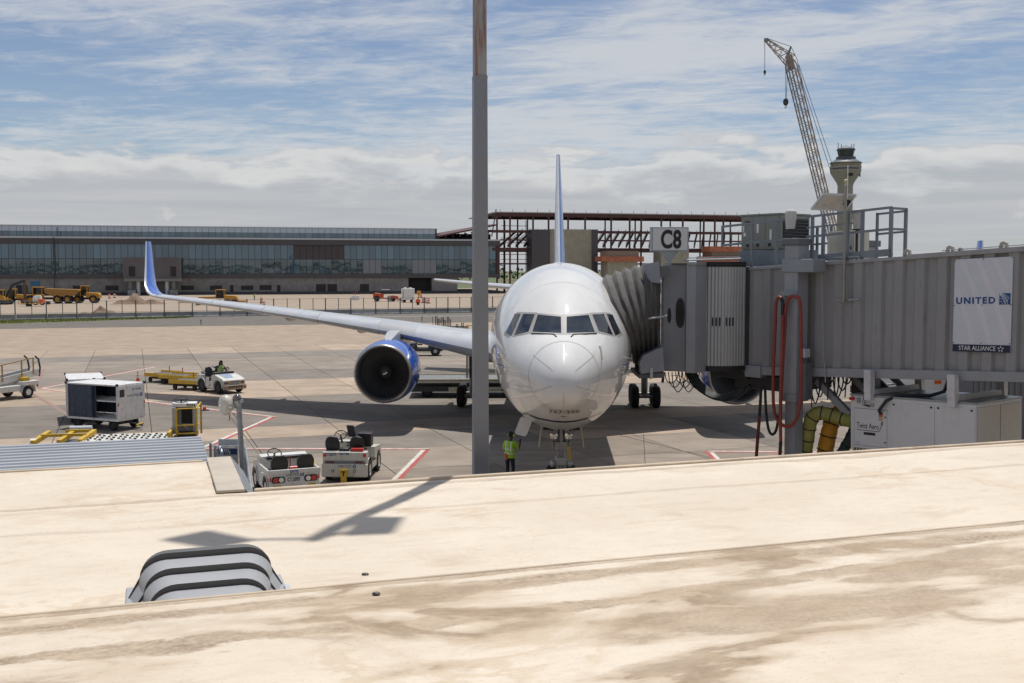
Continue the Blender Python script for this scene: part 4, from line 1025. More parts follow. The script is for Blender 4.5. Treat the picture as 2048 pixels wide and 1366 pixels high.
plate([(1300, 735), (1306, 735), (1306, 757), (1300, 757)], 36.45, .05, 'tag_plate', greyL)
# lift columns
colx = tl(1568, 700, -.62).x
def column(yc, name):
    w = .27; x0 = colx; x1 = colx + .5
    b = MB(); b.box(x0, x1, yc - w, yc + w, 3.4, 8.1); b.build(name, bw2, bridge, bevel=.02)
    b = MB(); b.box(x0 + .06, x1 - .06, yc - w + .06, yc + w - .06, .75, 3.4); b.build('inner_leg', grey, bridge, bevel=.015)
    b = MB(); b.box(x0 - .05, x1 + .05, yc - w - .05, yc + w + .05, 3.28, 3.52); b.build('leg_collar', grey, bridge, bevel=.02)
    b = MB(); b.box(x0 - .08, x1 + .08, yc - w - .06, yc + w + .06, 8.1, 8.3); b.build('column_cap', greyD, bridge, bevel=.02)
column(-.4, 'lift_column'); column(WD_ + .4, 'lift_column')
b = MB(); b.box(colx - .12, colx + .62, -.72, WD_ + .72, .45, .75); b.build('bogie_beam', greyD, bridge, bevel=.02)
for y in (-.6, WD_ + .6):
    for dx in (-.35, .85): wheel(bridge, (colx + dx, y, .5), .5, .35, (0, 1, 0), grey, .5)
a, c = tl(1563, 548, -.75), tl(1641, 520, -.2)
MB().box(a.x, a.x + 1.15, -.74, -.1, zt(a.x) - .28, zt(a.x) + .12).build('cross_beam', hp, bridge, bevel=.02)
b = MB(); b.prism([(-.35, 0), (.35, 0), (.3, .12), (-.3, .12)], -.1, .0, lambda v: V((colx + .25 + v.x, -.68 + v.z, zt(colx) - 1.0 + v.y))); b.build('cable_guide', hp, bridge, smooth=0)
a = tl(1612, 780, -.3); MB().box(a.x - .02, a.x + .12, -.5, -.15, 3.35, 4.5).build('switch_box', greyD, bridge, bevel=.01)
a = tl(1606, 705, -.5); MB().box(a.x - .08, a.x + .12, -.55, -.3, a.z - .15, a.z + .12).build('terminal_box', greyL, bridge, bevel=.01)
a, c = tl(1622, 748, .3), tl(1700, 830, .5); MB().bar(a, c, .2, .2).build('diagonal_brace', grey, bridge)
a, c = tl(1696, 745, 1.4), tl(1790, 845, 1.8); MB().bar(a, c, .16, .16).build('diagonal_brace', grey, bridge)
for px in (1643,): b = MB(); b.tube([tl(px, 548, -.12), tl(px + 4, 700, -.12), tl(px + 8, 765, -.12)], .02, 6); b.build('conduit', steel, bridge)
# service stair on the far side
for k in range(7):
    a = tl(1745 + k * 9, 744 + k * 5, 3.3); MB().box(a.x - .12, a.x + .12, 3.1, 4.0, zb(a.x) - .15 - .24 * k, zb(a.x) - .1 - .24 * k).build('stair_tread', steel, bridge, smooth=0)
a, c = tl(1740, 744, 3.1), tl(1815, 800, 3.1)
for y in (3.08, 4.02): b = MB(); b.bar((a.x, y, a.z), (c.x, y, c.z - .3), .06, .22); b.build('stair_stringer', dark, bridge)
a = tl(1732, 765, 2.6); MB().box(a.x - .35, a.x + .35, 2.3, 2.9, 3.1, 4.2).build('equipment_box', dark, bridge, bevel=.02)
# far support of the bridge
b = MB(); b.cyl((19, 1.45, 0), (19, 1.45, 4.9), .45, .45, 20); b.build('rotunda_column', bw2, bridge)
# railings on the bridge roof
galv = M('railing_steel', (.2, .225, .255), .5, .4, var=.15)
rail = thing('roof_railing', 'grey steel guard railing around the platform on the bridge roof', 'railing', T0, TA)
def rpost(px, y, h0, h1, w=.075):
    x = tl(px, 500, y).x; MB().box(x - w / 2, x + w / 2, y - w / 2, y + w / 2, zt(x) + h0, zt(x) + h1).build('post', galv, rail, smooth=0); return x
def rr(pa, pb, y0, y1, h, w=.07, name='rail'):
    xa, xb = tl(pa, 500, y0).x, tl(pb, 500, y1).x; MB().bar((xa, y0, zt(xa) + h), (xb, y1, zt(xb) + h), w).build(name, galv, rail)
for px in (1504, 1552): rpost(px, .05, -.03, 1.42)
rr(1443, 1592, .05, .05, 1.4); rr(1443, 1592, .05, .05, .78); xk = tl(1443, 500, .05).x
MB().box(xk, xk + .06, .02, .08, zt(xk) + .76, zt(xk) + 1.42).build('post', galv, rail, smooth=0)
for px in (1624, 1646, 1694, 1724): rpost(px, .12, -.03, 1.44, .085)
rpost(1781, .12, -.03, 1.4, .09)
rr(1613, 1782, .12, .12, 1.42); rr(1613, 1782, .12, .12, .8); rr(1613, 1696, .12, .12, 1.08, .05)
rr(1640, 1782, .12, .12, .12, .2, 'kick_board')
xq = tl(1781, 500, .12).x; xp = tl(1724, 500, .12).x
MB().box(xq - .04, xq + .04, .84, .92, zt(xq) - .02, zt(xq) + 1.42).build('post', galv, rail, smooth=0)
for h in (1.4, .8): MB().bar((xq, .12, zt(xq) + h), (xq, .88, zt(xq) + h), .065).build('rail', galv, rail)
MB().box(xp - .035, xp + .035, .85, .91, zt(xp) - .02, zt(xp) + 1.38).build('post', galv, rail, smooth=0)
MB().box((xp + xq) / 2 - .035, (xp + xq) / 2 + .035, .85, .91, zt(xq) - .02, zt(xq) + 1.36).build('post', galv, rail, smooth=0)
for h in (1.34, .74): MB().bar((xp, .88, zt(xp) + h), (xq, .88, zt(xq) + h), .06).build('rail', galv, rail)
for px in (1634, 1662, 1716): rpost(px, 2.4, -.03, 1.3, .07)
rr(1626, 1718, 2.4, 2.4, 1.28, .06); rr(1626, 1718, 2.4, 2.4, .7, .06)
# rooftop air conditioner
acm = M('unit_grey_green', (.235, .24, .215), .5, var=.05, dirt=.15)
ya = .75; a, c = tl(1482, 498, ya), tl(1561, 470, ya); z0 = tl(1482, 500, ya).z; z1 = tl(1482, 433, ya).z; ye = ya + 1.55
acu = thing('rooftop_air_conditioner', 'boxy grey green air conditioner standing on the bridge roof', 'air conditioner', TM @ V((a.x, ya, 0)), TA)
Lx = c.x - a.x
MB().box(0, Lx, 0, ye - ya, z0, z1).build('casing', acm, acu, bevel=.02)
for f0, f1 in ((.02, .3), (.31, .62), (.63, .98)): MB().box(Lx * f0, Lx * f1, -.015, .0, z0 + .06, z1 - .05).build('side_panel', acm, acu, bevel=.006)
MB().box(-.03, Lx + .03, -.03, ye - ya + .03, z1 + .002, z1 + .06).build('lid', acm, acu, bevel=.01)
MB().box(Lx + .002, Lx + .02, .12, ye - ya - .1, z0 + .12, z1 - .12).build('coil_grille', black, acu, smooth=0)
for k in range(9): MB().box(Lx + .02, Lx + .035, .12, ye - ya - .1, z0 + .16 + k * (z1 - z0 - .32) / 8, z0 + .175 + k * (z1 - z0 - .32) / 8).build('grille_bar', greyD, acu, smooth=0)
MB().box(Lx * .1, Lx * .24, -.024, -.016, z1 - .3, z1 - .17).build('badge', M('dark_badge', (.05, .012, .015), .4), acu, smooth=0)
MB().box(Lx * .12, Lx * .15, -.028, -.025, z1 - .27, z1 - .2).build('badge_mark', red, acu, smooth=0)
for f, z, w, h in ((.05, z0 + .6, .06, .2), (.07, z0 + .45, .1, .12), (.41, z0 + .55, .08, .3), (.74, z0 + .3, .08, .35)): MB().box(Lx * f, Lx * f + w, -.024, -.016, z, z + h).build('label_sticker', inkw, acu, smooth=0)
for f in (.14, .4, .7): MB().box(Lx * f, Lx * f + .12, -.024, -.016, z0 + .1, z0 + .2).build('lift_slot', inkb, acu, smooth=0)
MB().box(-.06, Lx + .3, -.06, ye - ya + .06, zt(a.x + Lx) - .03, z0 - .01).build('base_frame', galv, acu, bevel=.015)
# steel cabinet
a, c = tl(1655, 463, 1.0), tl(1709, 463, 1.0)
cb = thing('steel_cabinet', 'stainless steel control cabinet between the railings on the bridge roof', 'cabinet', TM @ V((a.x, 1.0, 0)), TA)
ssm = M('stainless', (.5, .48, .43), .35, .7, var=.1, dirt=.2)
MB().box(0, c.x - a.x, 0, .8, zt(a.x) - .03, a.z).build('casing', ssm, cb, bevel=.01); MB().box(.04, c.x - a.x - .04, -.02, 0, zt(a.x) + .1, a.z - .06).build('door', ssm, cb, bevel=.006)
MB().box(c.x - a.x - .12, c.x - a.x - .09, -.045, -.02, zt(a.x) + .4, zt(a.x) + .5).build('handle', dark, cb)
# covered floodlights
for px, y, lab in ((1581, -.2, 'white covered floodlight on the lift column beside the air conditioner'), (1714, .3, 'white covered floodlight beside the right end of the platform railing')):
    a = tl(px, 458, y); w = .2 if px < 1600 else .15
    f = thing('covered_floodlight', lab, 'floodlight', TM @ V((a.x, y, a.z)), TA, 'covered floodlights on the bridge roof')
    b = MB(); rs = []
    for (z, k) in ((0, .78), (.06, .82), (.3, .95), (.5, 1.05), (.56, .98), (.6, .5)):
        rs.append([V((w * k * cos(t * pi / 6) * (1 + .1 * mnoise.noise(V((t, z * 5, px)))), .12 * k * sin(t * pi / 6), z)) for t in range(12)])
    b.loft(rs, caps=True); b.build('cover', M('cover_fabric', (.55, .54, .52), .8, var=.1, dirt=.3, bump=.6, bscale=8), f, smooth=60)
    b = MB(); b.cyl((0, 0, -.02), (0, 0, .1), .06); b.bar((-w, .0, -.02), (w, 0, -.02), .05); b.bar((0, 0, -.02), (0, 0, zt(a.x) - a.z - (.0 if px > 1600 else -.35)), .06); b.build('bracket', dark, f)
# solar panel pole
x = tl(1689, 500, -.14).x
sp_ = thing('solar_panel_pole', 'slim pole with tilted solar panel bolted to the bridge side', 'solar panel', TM @ V((x, -.14, 0)), TA)
zlo, zhi = tl(1690, 605, -.14).z, tl(1687, 372, -.14).z
b = MB(); b.cyl((0, 0, zlo), (0, 0, zhi), .048, .048, 10); b.build('pole', M('weathered_pole', (.3, .3, .26), .5, .4, var=.15), sp_)
R3 = TI.to_3x3()
def spl(px, py, Y): return (TI @ pt(px, py, Y)) - V((x, -.14, 0))
q = [spl(1647, 388, 34.3), spl(1712, 390, 34.05), spl(1690, 421, 34.75), spl(1623, 418, 35.0)]
nn = (q[1] - q[0]).cross(q[3] - q[0]).normalized()
if nn.z < 0: nn = -nn
alu = M('panel_frame_aluminium', (.55, .55, .54), .35, .6)
b = MB(); b.add(q + [v + nn * .012 for v in q], [(0, 1, 2, 3), (7, 6, 5, 4)] + [(i, (i + 1) % 4, 4 + (i + 1) % 4, 4 + i) for i in range(4)]); b.build('backsheet', M('solar_backsheet', (.6, .58, .53), .6, var=.08, dirt=.35), sp_, smooth=0)
b = MB()
for i in range(4): b.bar(q[i] - nn * .0, q[(i + 1) % 4] - nn * .0, .05, .06)
b.build('panel_frame', alu, sp_)
b = MB(); b.add([v + nn * .03 for v in q], [(0, 1, 2, 3)]); b.build('solar_cells', M('solar_cell', (.01, .015, .05), .1, var=.2), sp_, smooth=0)
m_ = (q[0] + q[1]) / 2; b = MB(); b.bar(m_ - nn * .06 + (q[1] - q[0]) * .1, m_ - nn * .06 + (q[1] - q[0]) * .45, .1, .05); b.build('panel_bracket', steel, sp_)
c_ = q[2].lerp(q[1], .45).lerp(q[3], .12) - nn * .04; b = MB(); b.bar(c_, c_ + (q[1] - q[2]) * .3, .16, .03, nn); b.build('junction_box', black, sp_)
b = MB(); b.cyl((0, 0, zhi), (0, 0, zhi + .1), .05, .03, 10); b.sph((0, 0, zhi + .14), .06); b.build('sensor', M('sensor_housing', (.5, .47, .3), .4), sp_)
b = MB(); b.tube([(.06, 0, zhi - .4), (.06, 0, zhi + .6)], .012, 6); b.build('antenna', inkw, sp_)
# gate sign
YS_ = 36.9
sg_ = pt(1338, 540, YS_); gs = thing('gate_sign', 'white gate sign reading C8 on a post above the bridge cab', 'sign', (sg_.x, sg_.y, 0))
a, c = pt(1300, 503, YS_), pt(1377, 454, YS_); cx_, cz_ = (a.x + c.x) / 2 - sg_.x, (a.z + c.z) / 2; w, h = (c.x - a.x), (c.z - a.z)
fr = M('sign_frame', (.3, .34, .37), .45, .4); face = M('sign_face', (.62, .62, .62), .5, var=.03, dirt=.12)
SR = Matrix.Rotation(radians(-6), 4, 'Z')
gs.rotation_euler = (0, 0, radians(8))
b = MB(); b.box(cx_ - w / 2, cx_ + w / 2, -.1, .12, cz_ - h / 2, cz_ + h / 2); b.build('housing', fr, gs, bevel=.01)
b = MB(); b.box(cx_ - w / 2 + .045, cx_ + w / 2 - .045, -.112, -.1, cz_ - h / 2 + .045, cz_ + h / 2 - .045); b.build('face', face, gs, smooth=0)
lettering('C8', .8, (cx_ + .03, -.118, cz_), (1, 0, 0), (0, 0, 1), inkb, gs, fit=.68, bold=.026, extrude=.003, spacing=1.05, res=8)
b = MB(); zc_ = cz_ - h / 2; b.prism([(-.3, 0), (.3, 0), (.06, -.32), (.06, -.42), (-.06, -.42), (-.06, -.32)], -.05, .05, lambda v: V((cx_ + v.x, v.z, zc_ + v.y))); b.build('gusset', fr, gs, smooth=0)
b = MB(); b.cyl((cx_, 0, zc_ - .3), (cx_, 0, CZ1 - .02), .055); b.build('post', fr, gs)
# airline poster
yp = -.03; P = lambda px, py: tl(px, py, yp)
A_, B_, C_, D_ = P(1910, 519), P(2022, 513), P(2025, 706), P(1914.5, 703)
po = thing('airline_poster', 'white poster reading UNITED with navy STAR ALLIANCE band on the bridge wall', 'poster', TM @ V((A_.x, yp, 0)), TA)
x1 = (B_.x + C_.x) / 2 - A_.x; zlA, zlB = zt(A_.x) - A_.z, 0
za, zb_, zc, zd = A_.z, B_.z, C_.z, D_.z
pm = M('poster_vinyl', (.6, .615, .67), .45, var=.03); pm2 = M('poster_pale_band', (.66, .66, .7), .45, var=.03); pm3 = M('poster_faint_line', (.47, .49, .57), .45)
b = MB(); b.add([(0, 0, zd), (x1, 0, zc), (x1, 0, zb_), (0, 0, za), (0, .02, zd), (x1, .02, zc), (x1, .02, zb_), (0, .02, za)], [(0, 1, 2, 3), (7, 6, 5, 4), (0, 1, 5, 4), (1, 2, 6, 5), (2, 3, 7, 6), (3, 0, 4, 7)]); b.build('sheet', pm, po, smooth=0)
def pp(u, v, e=.0015): zl = zd + (zc - zd) * u; zh = za + (zb_ - za) * u; return V((x1 * u, -e, zl + (zh - zl) * v))
bands = MB(); arce = .002
def arcq(u0, v0, u1, v1, w, bulge, n=8):
    for j in range(n):
        t0, t1 = j / n, (j + 1) / n
        def q(t): return (u0 + (u1 - u0) * t + bulge * 4 * t * (1 - t) * .5, v0 + (v1 - v0) * t + bulge * 4 * t * (1 - t) * -.3)
        (a0, b0), (a1, b1) = q(t0), q(t1); 
        if not all(0.005 < k < .995 for k in (a0, a1, a0 + w, a1 + w)) or not all(.085 < k < .995 for k in (b0, b1)): continue
        bands.add([pp(a0, b0, arce), pp(a0 + w, b0, arce), pp(a1 + w, b1, arce), pp(a1, b1, arce)], [(0, 1, 2, 3)])
for k in range(4): arcq(.05 + .0 * k, .16 + .24 * k, .95, .62 + .26 * k, .02, .1, 14)
arce = .004
for k in range(5): arcq(-.2 + .28 * k, .98, .3 + .3 * k, .1, .1, .12, 16)
bands.build('globe_pattern', pm2, po, smooth=0, recalc=False)
b = MB(); b.add([pp(0, 0, .006), pp(1, 0, .006), pp(1, .078, .006), pp(0, .078, .006)], [(0, 1, 2, 3)]); b.build('navy_band', navy, po, smooth=0)
slope = (zc - zd) / x1; rt = V((1, 0, slope))
lettering('UNITED', .24, pp(.385, .55, .012), (1, 0, (slope + (zb_ - za) / x1) / 2), (0, 0, 1), blueprint, po, bold=.007, spacing=1.25, fit=x1 * .68)
logo_globe(pp(.885, .563, .012), (1, 0, .04), (0, 0, 1), .3, po)
lettering('STAR ALLIANCE', .17, pp(.435, .04, .012), rt, (0, 0, 1), inkw, po, fit=x1 * .64)
b = MB(); c_ = pp(.84, .037, .012)
for k in range(5):
    a = pi / 2 + 2 * pi * k / 5; o_ = c_ + V((cos(a) * .055, 0, sin(a) * .055)); 
    b.add([o_ + V((cos(a + d) * r, 0, sin(a + d) * r)) for (d, r) in ((0, .04), (2.2, .026), (-2.2, .026))], [(0, 1, 2)])
b.build('star_mark', inkw, po, smooth=0, recalc=False)
b = MB()
for u in (.01, .5, .985):
    for v in (.99, .5, .095): b.cyl(pp(u, v, .0), pp(u, v, .012), .015, n=6)
b.build('fixing', dark, po)
# hung white conditioning unit
yu = -.12; A_, B_ = tl(1701, 790, yu), tl(1953, 802, yu); x0, x1 = A_.x, B_.x
zt0, zt1 = tl(1701, 787, yu).z, tl(1953, 806, yu).z; ztp = (zt0 + zt1) / 2; zbt = tl(1701, 894, yu).z
ua = atan2(zt1 - zt0, x1 - x0)
un = thing('ground_air_unit', 'white slung preconditioned air unit lettered Twist Aero under the bridge', 'air unit', TM @ V((x0, yu, zt0)), 0)
un.rotation_euler = (Matrix.Rotation(TA, 4, 'Z') @ Matrix.Rotation(-ua, 4, 'Y')).to_euler()
L_ = (x1 - x0) / cos(ua); hh = zt0 - zbt; dp = 2.5
uw = M('unit_white', (.6, .61, .63), .4, var=.03, dirt=.25, dcol=(.35, .31, .26), dscale=(1.5, 1.5, .5))
ug = M('unit_lit_beige', (.52, .49, .44), .45, var=.04, dirt=.3, dcol=(.3, .26, .2))  # warmer, darker light on the end face put into its panel colour
MB().box(0, L_, 0, dp, -hh, -.05).build('casing', uw, un, bevel=.015)
MB().box(-.02, L_ + .02, -.02, dp + .02, -.05, .0).build('top_sheet', M('unit_top_metal', (.3, .31, .32), .35, .4, var=.15, dirt=.4), un, bevel=.008)
e = L_ / (1953 - 1701)
def ux(px): return (tl(px, 850, yu).x - x0) / cos(ua)
for a, c in ((1782, 1868), (1871, 1949)): MB().box(ux(a), ux(c), -.015, 0, -hh + .05, -.16).build('access_panel', uw, un, bevel=.006)
MB().box(ux(1708), ux(1773), -.02, 0, -hh + .1, -.42).build('control_door', uw, un, bevel=.006)
b = MB()
for (xa, za_, xb, zb2) in ((1708, -.42, 1773, -.42), (1708, -hh + .1, 1773, -hh + .1)): b.box(ux(xa) - .012, ux(xb) + .012, -.006, -.001, za_ - .008, za_ + .008)
for xa in (1708, 1773): b.box(ux(xa) - .012, ux(xa) + .0, -.006, -.001, -hh + .1, -.42)
b.build('door_gasket', inkb, un, smooth=0)
lettering('Twist Aero', .24, (ux(1735), -.024, -hh * .57), (1, 0, 0), (0, 0, 1), inkb, un, fit=ux(1757) - ux(1713))
b = MB(); b.tube([(ux(1712.5), -.024, -hh * .57 - .14), (ux(1757), -.024, -hh * .57 - .14), (ux(1760), -.024, -hh * .57 - .07), (ux(1764), -.024, -hh * .57 + .1)], .008, 5); b.build('swoosh', inkb, un)
b = MB(); c_ = V((ux(1763), -.026, -hh * .57 + .08)); b.add([c_ + V(q) for q in ((-.07, 0, -.02), (.05, 0, .06), (.07, 0, .09), (.03, 0, .08))], [(0, 1, 2, 3)]); b.add([c_ + V(q) for q in ((-.03, 0, .07), (.0, 0, .02), (.05, 0, -.04), (.02, 0, .035))], [(0, 1, 2, 3)]); b.build('plane_mark', inkb, un, smooth=0)
MB().box(ux(1727), ux(1750), -.026, -.02, -hh * .57 - .27, -hh * .57 - .19).build('black_plate', inkb, un, smooth=0)
MB().box(ux(1757), ux(1765), -.026, -.02, -.62, -.48).build('warning_label', M('label_red', (.45, .1, .05), .5), un, smooth=0)
MB().box(ux(1757), ux(1765), -.026, -.02, -.74, -.635).build('warning_label', M('label_buff', (.5, .35, .22), .5), un, smooth=0)
MB().box(ux(1712), ux(1720), -.026, -.02, -.1 - hh + .22, -hh + .2).build('data_sticker', M('sticker_lilac', (.5, .5, .6), .5), un, smooth=0)
for px in (1787, 1862, 1876, 1943): b = MB(); b.cyl((ux(px), -.035, -.22), (ux(px), -.01, -.22), .03, n=8); b.build('latch', inkb, un)
for z in (-.62, -hh + .25): b = MB(); b.cyl((ux(1770), -.04, z), (ux(1770), -.015, z), .025, n=8); b.build('latch', inkb, un)
MB().box(ux(1713), ux(1720), -.03, 0, -.26, -.1).build('vent_plate', M('vent_grey', (.25, .25, .25), .6), un, smooth=0)
b = MB(); b.cyl((ux(1706), 0, -.14), (ux(1706), -.06, -.14), .05, n=12); b.cyl((ux(1703), -.06, -.14), (ux(1703), -.1, -.14), .05, n=12); b.build('red_beacon', red, un)
b = MB(); b.cyl((ux(1744), -.03, -.3), (ux(1744), 0, -.3), .06, n=14); b.build('gauge', steel, un)
for f0, f1 in ((.04, .98),):
    n = 2
    for k in range(n): MB().box(L_, L_ + .02, dp * (k / n) + .04, dp * ((k + 1) / n) - .03, -hh + .05, -.14).build('end_panel', ug, un, bevel=.006)
b = MB(); k = 0
for i in range(14):
    xa = ux(1706) + i * .1; b.add([(xa, -.004, -hh - .08), (xa + .055, -.004, -hh - .08), (xa + .1, -.004, -hh + .0), (xa + .045, -.004, -hh + .0)], [(0, 1, 2, 3)])
MB().box(ux(1703), ux(1790), -.002, .12, -hh - .08, -hh).build('bump_bar', M('bump_bar_buff', (.5, .42, .32), .6), un, smooth=0)
b.build('hazard_stripes', inkb, un, smooth=0, recalc=False)
brm = M('bracket_white', (.58, .58, .6), .45, dirt=.2)
for (px, yy) in ((1741, -.1), (1908, -.1), (1741, 2.62), (1908, 2.62)):
    x = ux(px); zt_ = .62
    b = MB(); b.prism([(-.12, .75), (.07, .75), (.13, .68), (.13, .1), (.02, -.12), (-.1, -.14), (-.1, .05), (-.12, .1)], -.05, .05, lambda v: V((x + v.z * 2.2, yy + (v.x if yy < 1 else -v.x) * .9, v.y))); b.build('hanger', brm, un, smooth=0)
for px in (1741, 1908):
    x = ux(px); b = MB(); b.box(x - .06, x + .06, .05, 2.5, .01, .16); b.build('hanger_beam', brm, un, smooth=0)
cabm = M('black_cable', (.012, .016, .018), .5)
b = MB(); b.tube([(ux(1762), -.06, -.5), (ux(1763), -.16, -.42), (ux(1775), -.1, -.12), (ux(1790), .1, .04), (ux(1840), .5, .05), (ux(1868), .5, .2), (ux(1880), .4, .55)], .05, 8); b.build('power_cable', cabm, un)
b = MB(); b.tube([(ux(1736), .1, .1), (ux(1729), -.1, -.1), (ux(1728), -.1, -.3), (ux(1740), -.05, -.34)], .014, 6); b.tube([(ux(1737), .1, .1), (ux(1733), -.1, -.1), (ux(1732), -.1, -.28), (ux(1741), -.05, -.32)], .014, 6); b.build('control_cable', cabm, un)
# red hose looped on the lift column
def hose(name, pts, r, mat, parent, y): 
    P_ = [tl(*p, y) for p in pts]; out = []
    for i in range(len(P_) - 1):
        p0, p1, p2, p3 = P_[max(i - 1, 0)], P_[i], P_[i + 1], P_[min(i + 2, len(P_) - 1)]
        for k in range(4):
            t = k / 4; out.append(.5 * ((2 * p1) + (p2 - p0) * t + (2 * p0 - 5 * p1 + 4 * p2 - p3) * t * t + (3 * p1 - p0 - 3 * p2 + p3) * t ** 3) - V((0, 0, 0)))
    out.append(P_[-1]); MB().tube(out, r, 10).build(name, mat, parent, smooth=60)
h1 = thing('red_hose', 'red fuel style hose hanging in long loops on the bridge column', 'hose', T0, TA)
hose('hose', [(1561.5, 882), (1561, 820), (1565, 740), (1570, 660), (1572.5, 612), (1580, 595), (1591, 593), (1600, 604), (1602, 660), (1602, 760), (1598, 820), (1588, 846), (1573, 853), (1556, 842), (1547.5, 815), (1546.5, 750), (1550, 660), (1552, 608), (1557, 594.5), (1563, 597)], .052, redrub, h1, -.85)
hose('hose', [(1565.5, 630), (1564, 700), (1561, 790), (1560.5, 840)], .05, redrub, h1, -.95)
hose('hose_end', [(1563, 597), (1565.5, 608), (1565.5, 630)], .06, cabm, h1, -.88); hose('hose_nozzle', [(1561.5, 882), (1561, 890), (1559, 925)], .055, cabm, h1, -.85)
h2 = thing('dangling_hose', 'thin dark red hose dangling from the bridge in front of the right engine', 'hose', T0, TA)
hose('hose', [(1519, 832), (1516, 870), (1511, 935)], .055, M('dark_red_hose', (.16, .025, .02), .5, var=.2), h2, -.2); hose('hose_end', [(1522, 775), (1521, 800), (1519, 832)], .05, cabm, h2, -.2)
hose('loop_cable', [(1530, 772), (1532, 820), (1537, 858), (1545, 869), (1553, 858), (1557, 830)], .045, cabm, h2, -.2)
# cables under the cab
cbn = thing('cable_bundle', 'bundle of black cables drooping below the bridge cab', 'cable', T0, TA)
for k in range(5): hose('cable', [(1370 + 5 * k, 738), (1383 + 4 * k, 765 - k), (1405 + 3 * k, 785 - 2 * k), (1435, 799 - 2 * k), (1470, 797 - 3 * k), (1500, 770)], .045, cabm, cbn, .1 + .1 * k)
for k in range(7):
    x = 1330 + k * 7; d = 14 + 9 * (k % 3); hose('cable', [(x, 744), (x + 3, 752 + d * .6), (x + 13, 752 + d), (x + 24, 750 + d * .5), (x + 27, 742)], .018, cabm, cbn, -.2 + .15 * k)
hose('cable', [(1342, 752), (1360, 752), (1376, 765), (1400, 782), (1440, 792)], .012, cabm, cbn, .4)
hose('cable', [(1327, 745), (1326, 757), (1325, 765)], .05, dark, cbn, -.3)
cb2 = thing('cable_loops', 'tangle of black cable loops and straps hanging beside the lift column', 'cable', T0, TA)
for k in range(9):
    x = 1612 + k * 9; d = 16 + 13 * ((k * 7) % 4); hose('cable', [(x, 742), (x + 2, 750 + d * .6), (x + 10, 752 + d), (x + 19, 750 + d * .5), (x + 22, 742)], .022, cabm, cb2, .1 + .12 * k)
for k, (x, y1) in enumerate(((1612, 800), (1623, 815), (1638, 790), (1655, 800), (1668, 792), (1690, 795))): hose('strap', [(x + (10 if k == 0 else 3), 744), (x, y1)], .02, cabm, cb2, .2)
# ribbed air ducts
def duct_(name, lab, pts, r, mat, y):
    P_ = [tl(*p, yy) for p, yy in zip(pts, y)]; out = []
    for i in range(len(P_) - 1):
        p0, p1, p2, p3 = P_[max(i - 1, 0)], P_[i], P_[i + 1], P_[min(i + 2, len(P_) - 1)]
        for k in range(8):
            t = k / 8; out.append(.5 * ((2 * p1) + (p2 - p0) * t + (2 * p0 - 5 * p1 + 4 * p2 - p3) * t * t + (3 * p1 - p0 - 3 * p2 + p3) * t ** 3))
    out.append(P_[-1]); th = thing(name, lab, 'air duct', T0, TA, 'ribbed air ducts below the bridge')
    rr_ = [r * (1 + .05 * sin(i * 2.1)) for i in range(len(out))]
    MB().tube(out, rr_, 16).build('fabric', mat, th, smooth=70)
    dist = 0; last = out[0]; src = None
    for a, c in zip(out, out[1:]):
        dist += (c - a).length
        if dist > .3:
            dist = 0; d = (c - a).normalized(); u = V((0, 0, 1)).cross(d); u = u.normalized() if u.length > .1 else V((1, 0, 0)); w_ = d.cross(u)
            MB().tube([c + u * (r * 1.04 * cos(t * pi / 10)) + w_ * (r * 1.04 * sin(t * pi / 10)) for t in range(20)], .017, 6, True).build('hoop', cabm, th)
dg_ = M('green_duct_fabric', (.29, .28, .075), .7, var=.2, scale=4, dirt=.3, bump=.5, bscale=5); dy_ = M('orange_duct_fabric', (.6, .28, .02), .7, var=.2, scale=4, dirt=.3, bump=.5, bscale=5)
dd_ = M('dark_green_duct_fabric', (.02, .04, .035), .7, var=.2, scale=4, bump=.5, bscale=5)
duct_('air_duct', 'olive green ribbed air duct bending down from the white unit', [(1706, 843), (1672, 834), (1640, 826), (1623, 838), (1614, 880), (1606, 930)], .215, dg_, (.5, .4, .2, .1, .1, .1))
duct_('air_duct', 'orange ribbed air duct hanging behind the olive one', [(1690, 818), (1668, 835), (1658, 865), (1645, 930)], .25, dy_, (1.0, .9, .8, .7))
duct_('air_duct', 'dark green ribbed air duct leaning below the white unit', [(1712, 850), (1698, 880), (1672, 925)], .16, dd_, (1.2, 1.0, .8))
# ------------------------------------------------------------------ vehicles on the apron
taill = M('tail_light_red', (.5, .02, .015), .2, coat=.5); amber = M('amber_lens', (.6, .22, .02), .25)
tugw = M('tractor_white', (.62, .62, .59), .4, var=.05, dirt=.55, dcol=(.22, .18, .13), dscale=(2.5, 2.5, 1))
tugb = M('tractor_beige', (.55, .54, .48), .42, var=.05, dirt=.55, dcol=(.2, .16, .11), dscale=(2.5, 2.5, 1))
def side_prof(mb, pts, w, y0=0.0):
    """extrude a side outline (x,z) across the width"""
    return mb.prism(pts, y0 - w / 2, y0 + w / 2, lambda v: V((v.x, v.z, v.y)))
def arcp(cx, cz, r, a0, a1, n=8): return [(cx + r * cos(radians(a0 + (a1 - a0) * k / n)), cz + r * sin(radians(a0 + (a1 - a0) * k / n))) for k in range(n + 1)]
def seat(parent, x, y, z, w=.5, h=.46):
    b = MB(); b.box(x - .02, x + .42, y - w / 2, y + w / 2, z, z + .13); s = b.build('seat', vinyl, parent, bevel=.04)
    b = MB(); pr = [(-w / 2 * .86, 0), (w / 2 * .86, 0), (w / 2, h * .3), (w / 2, h * .62), (w * .36, h * .93), (w * .15, h), (-w * .15, h), (-w * .36, h * .93), (-w / 2, h * .62), (-w / 2, h * .3)]
    b.prism(pr, -.06, .06, lambda v: V((x - .06 + v.z - v.y * .18, y + v.x, z + .1 + v.y))); b.build('backrest', vinyl, s, bevel=.03)
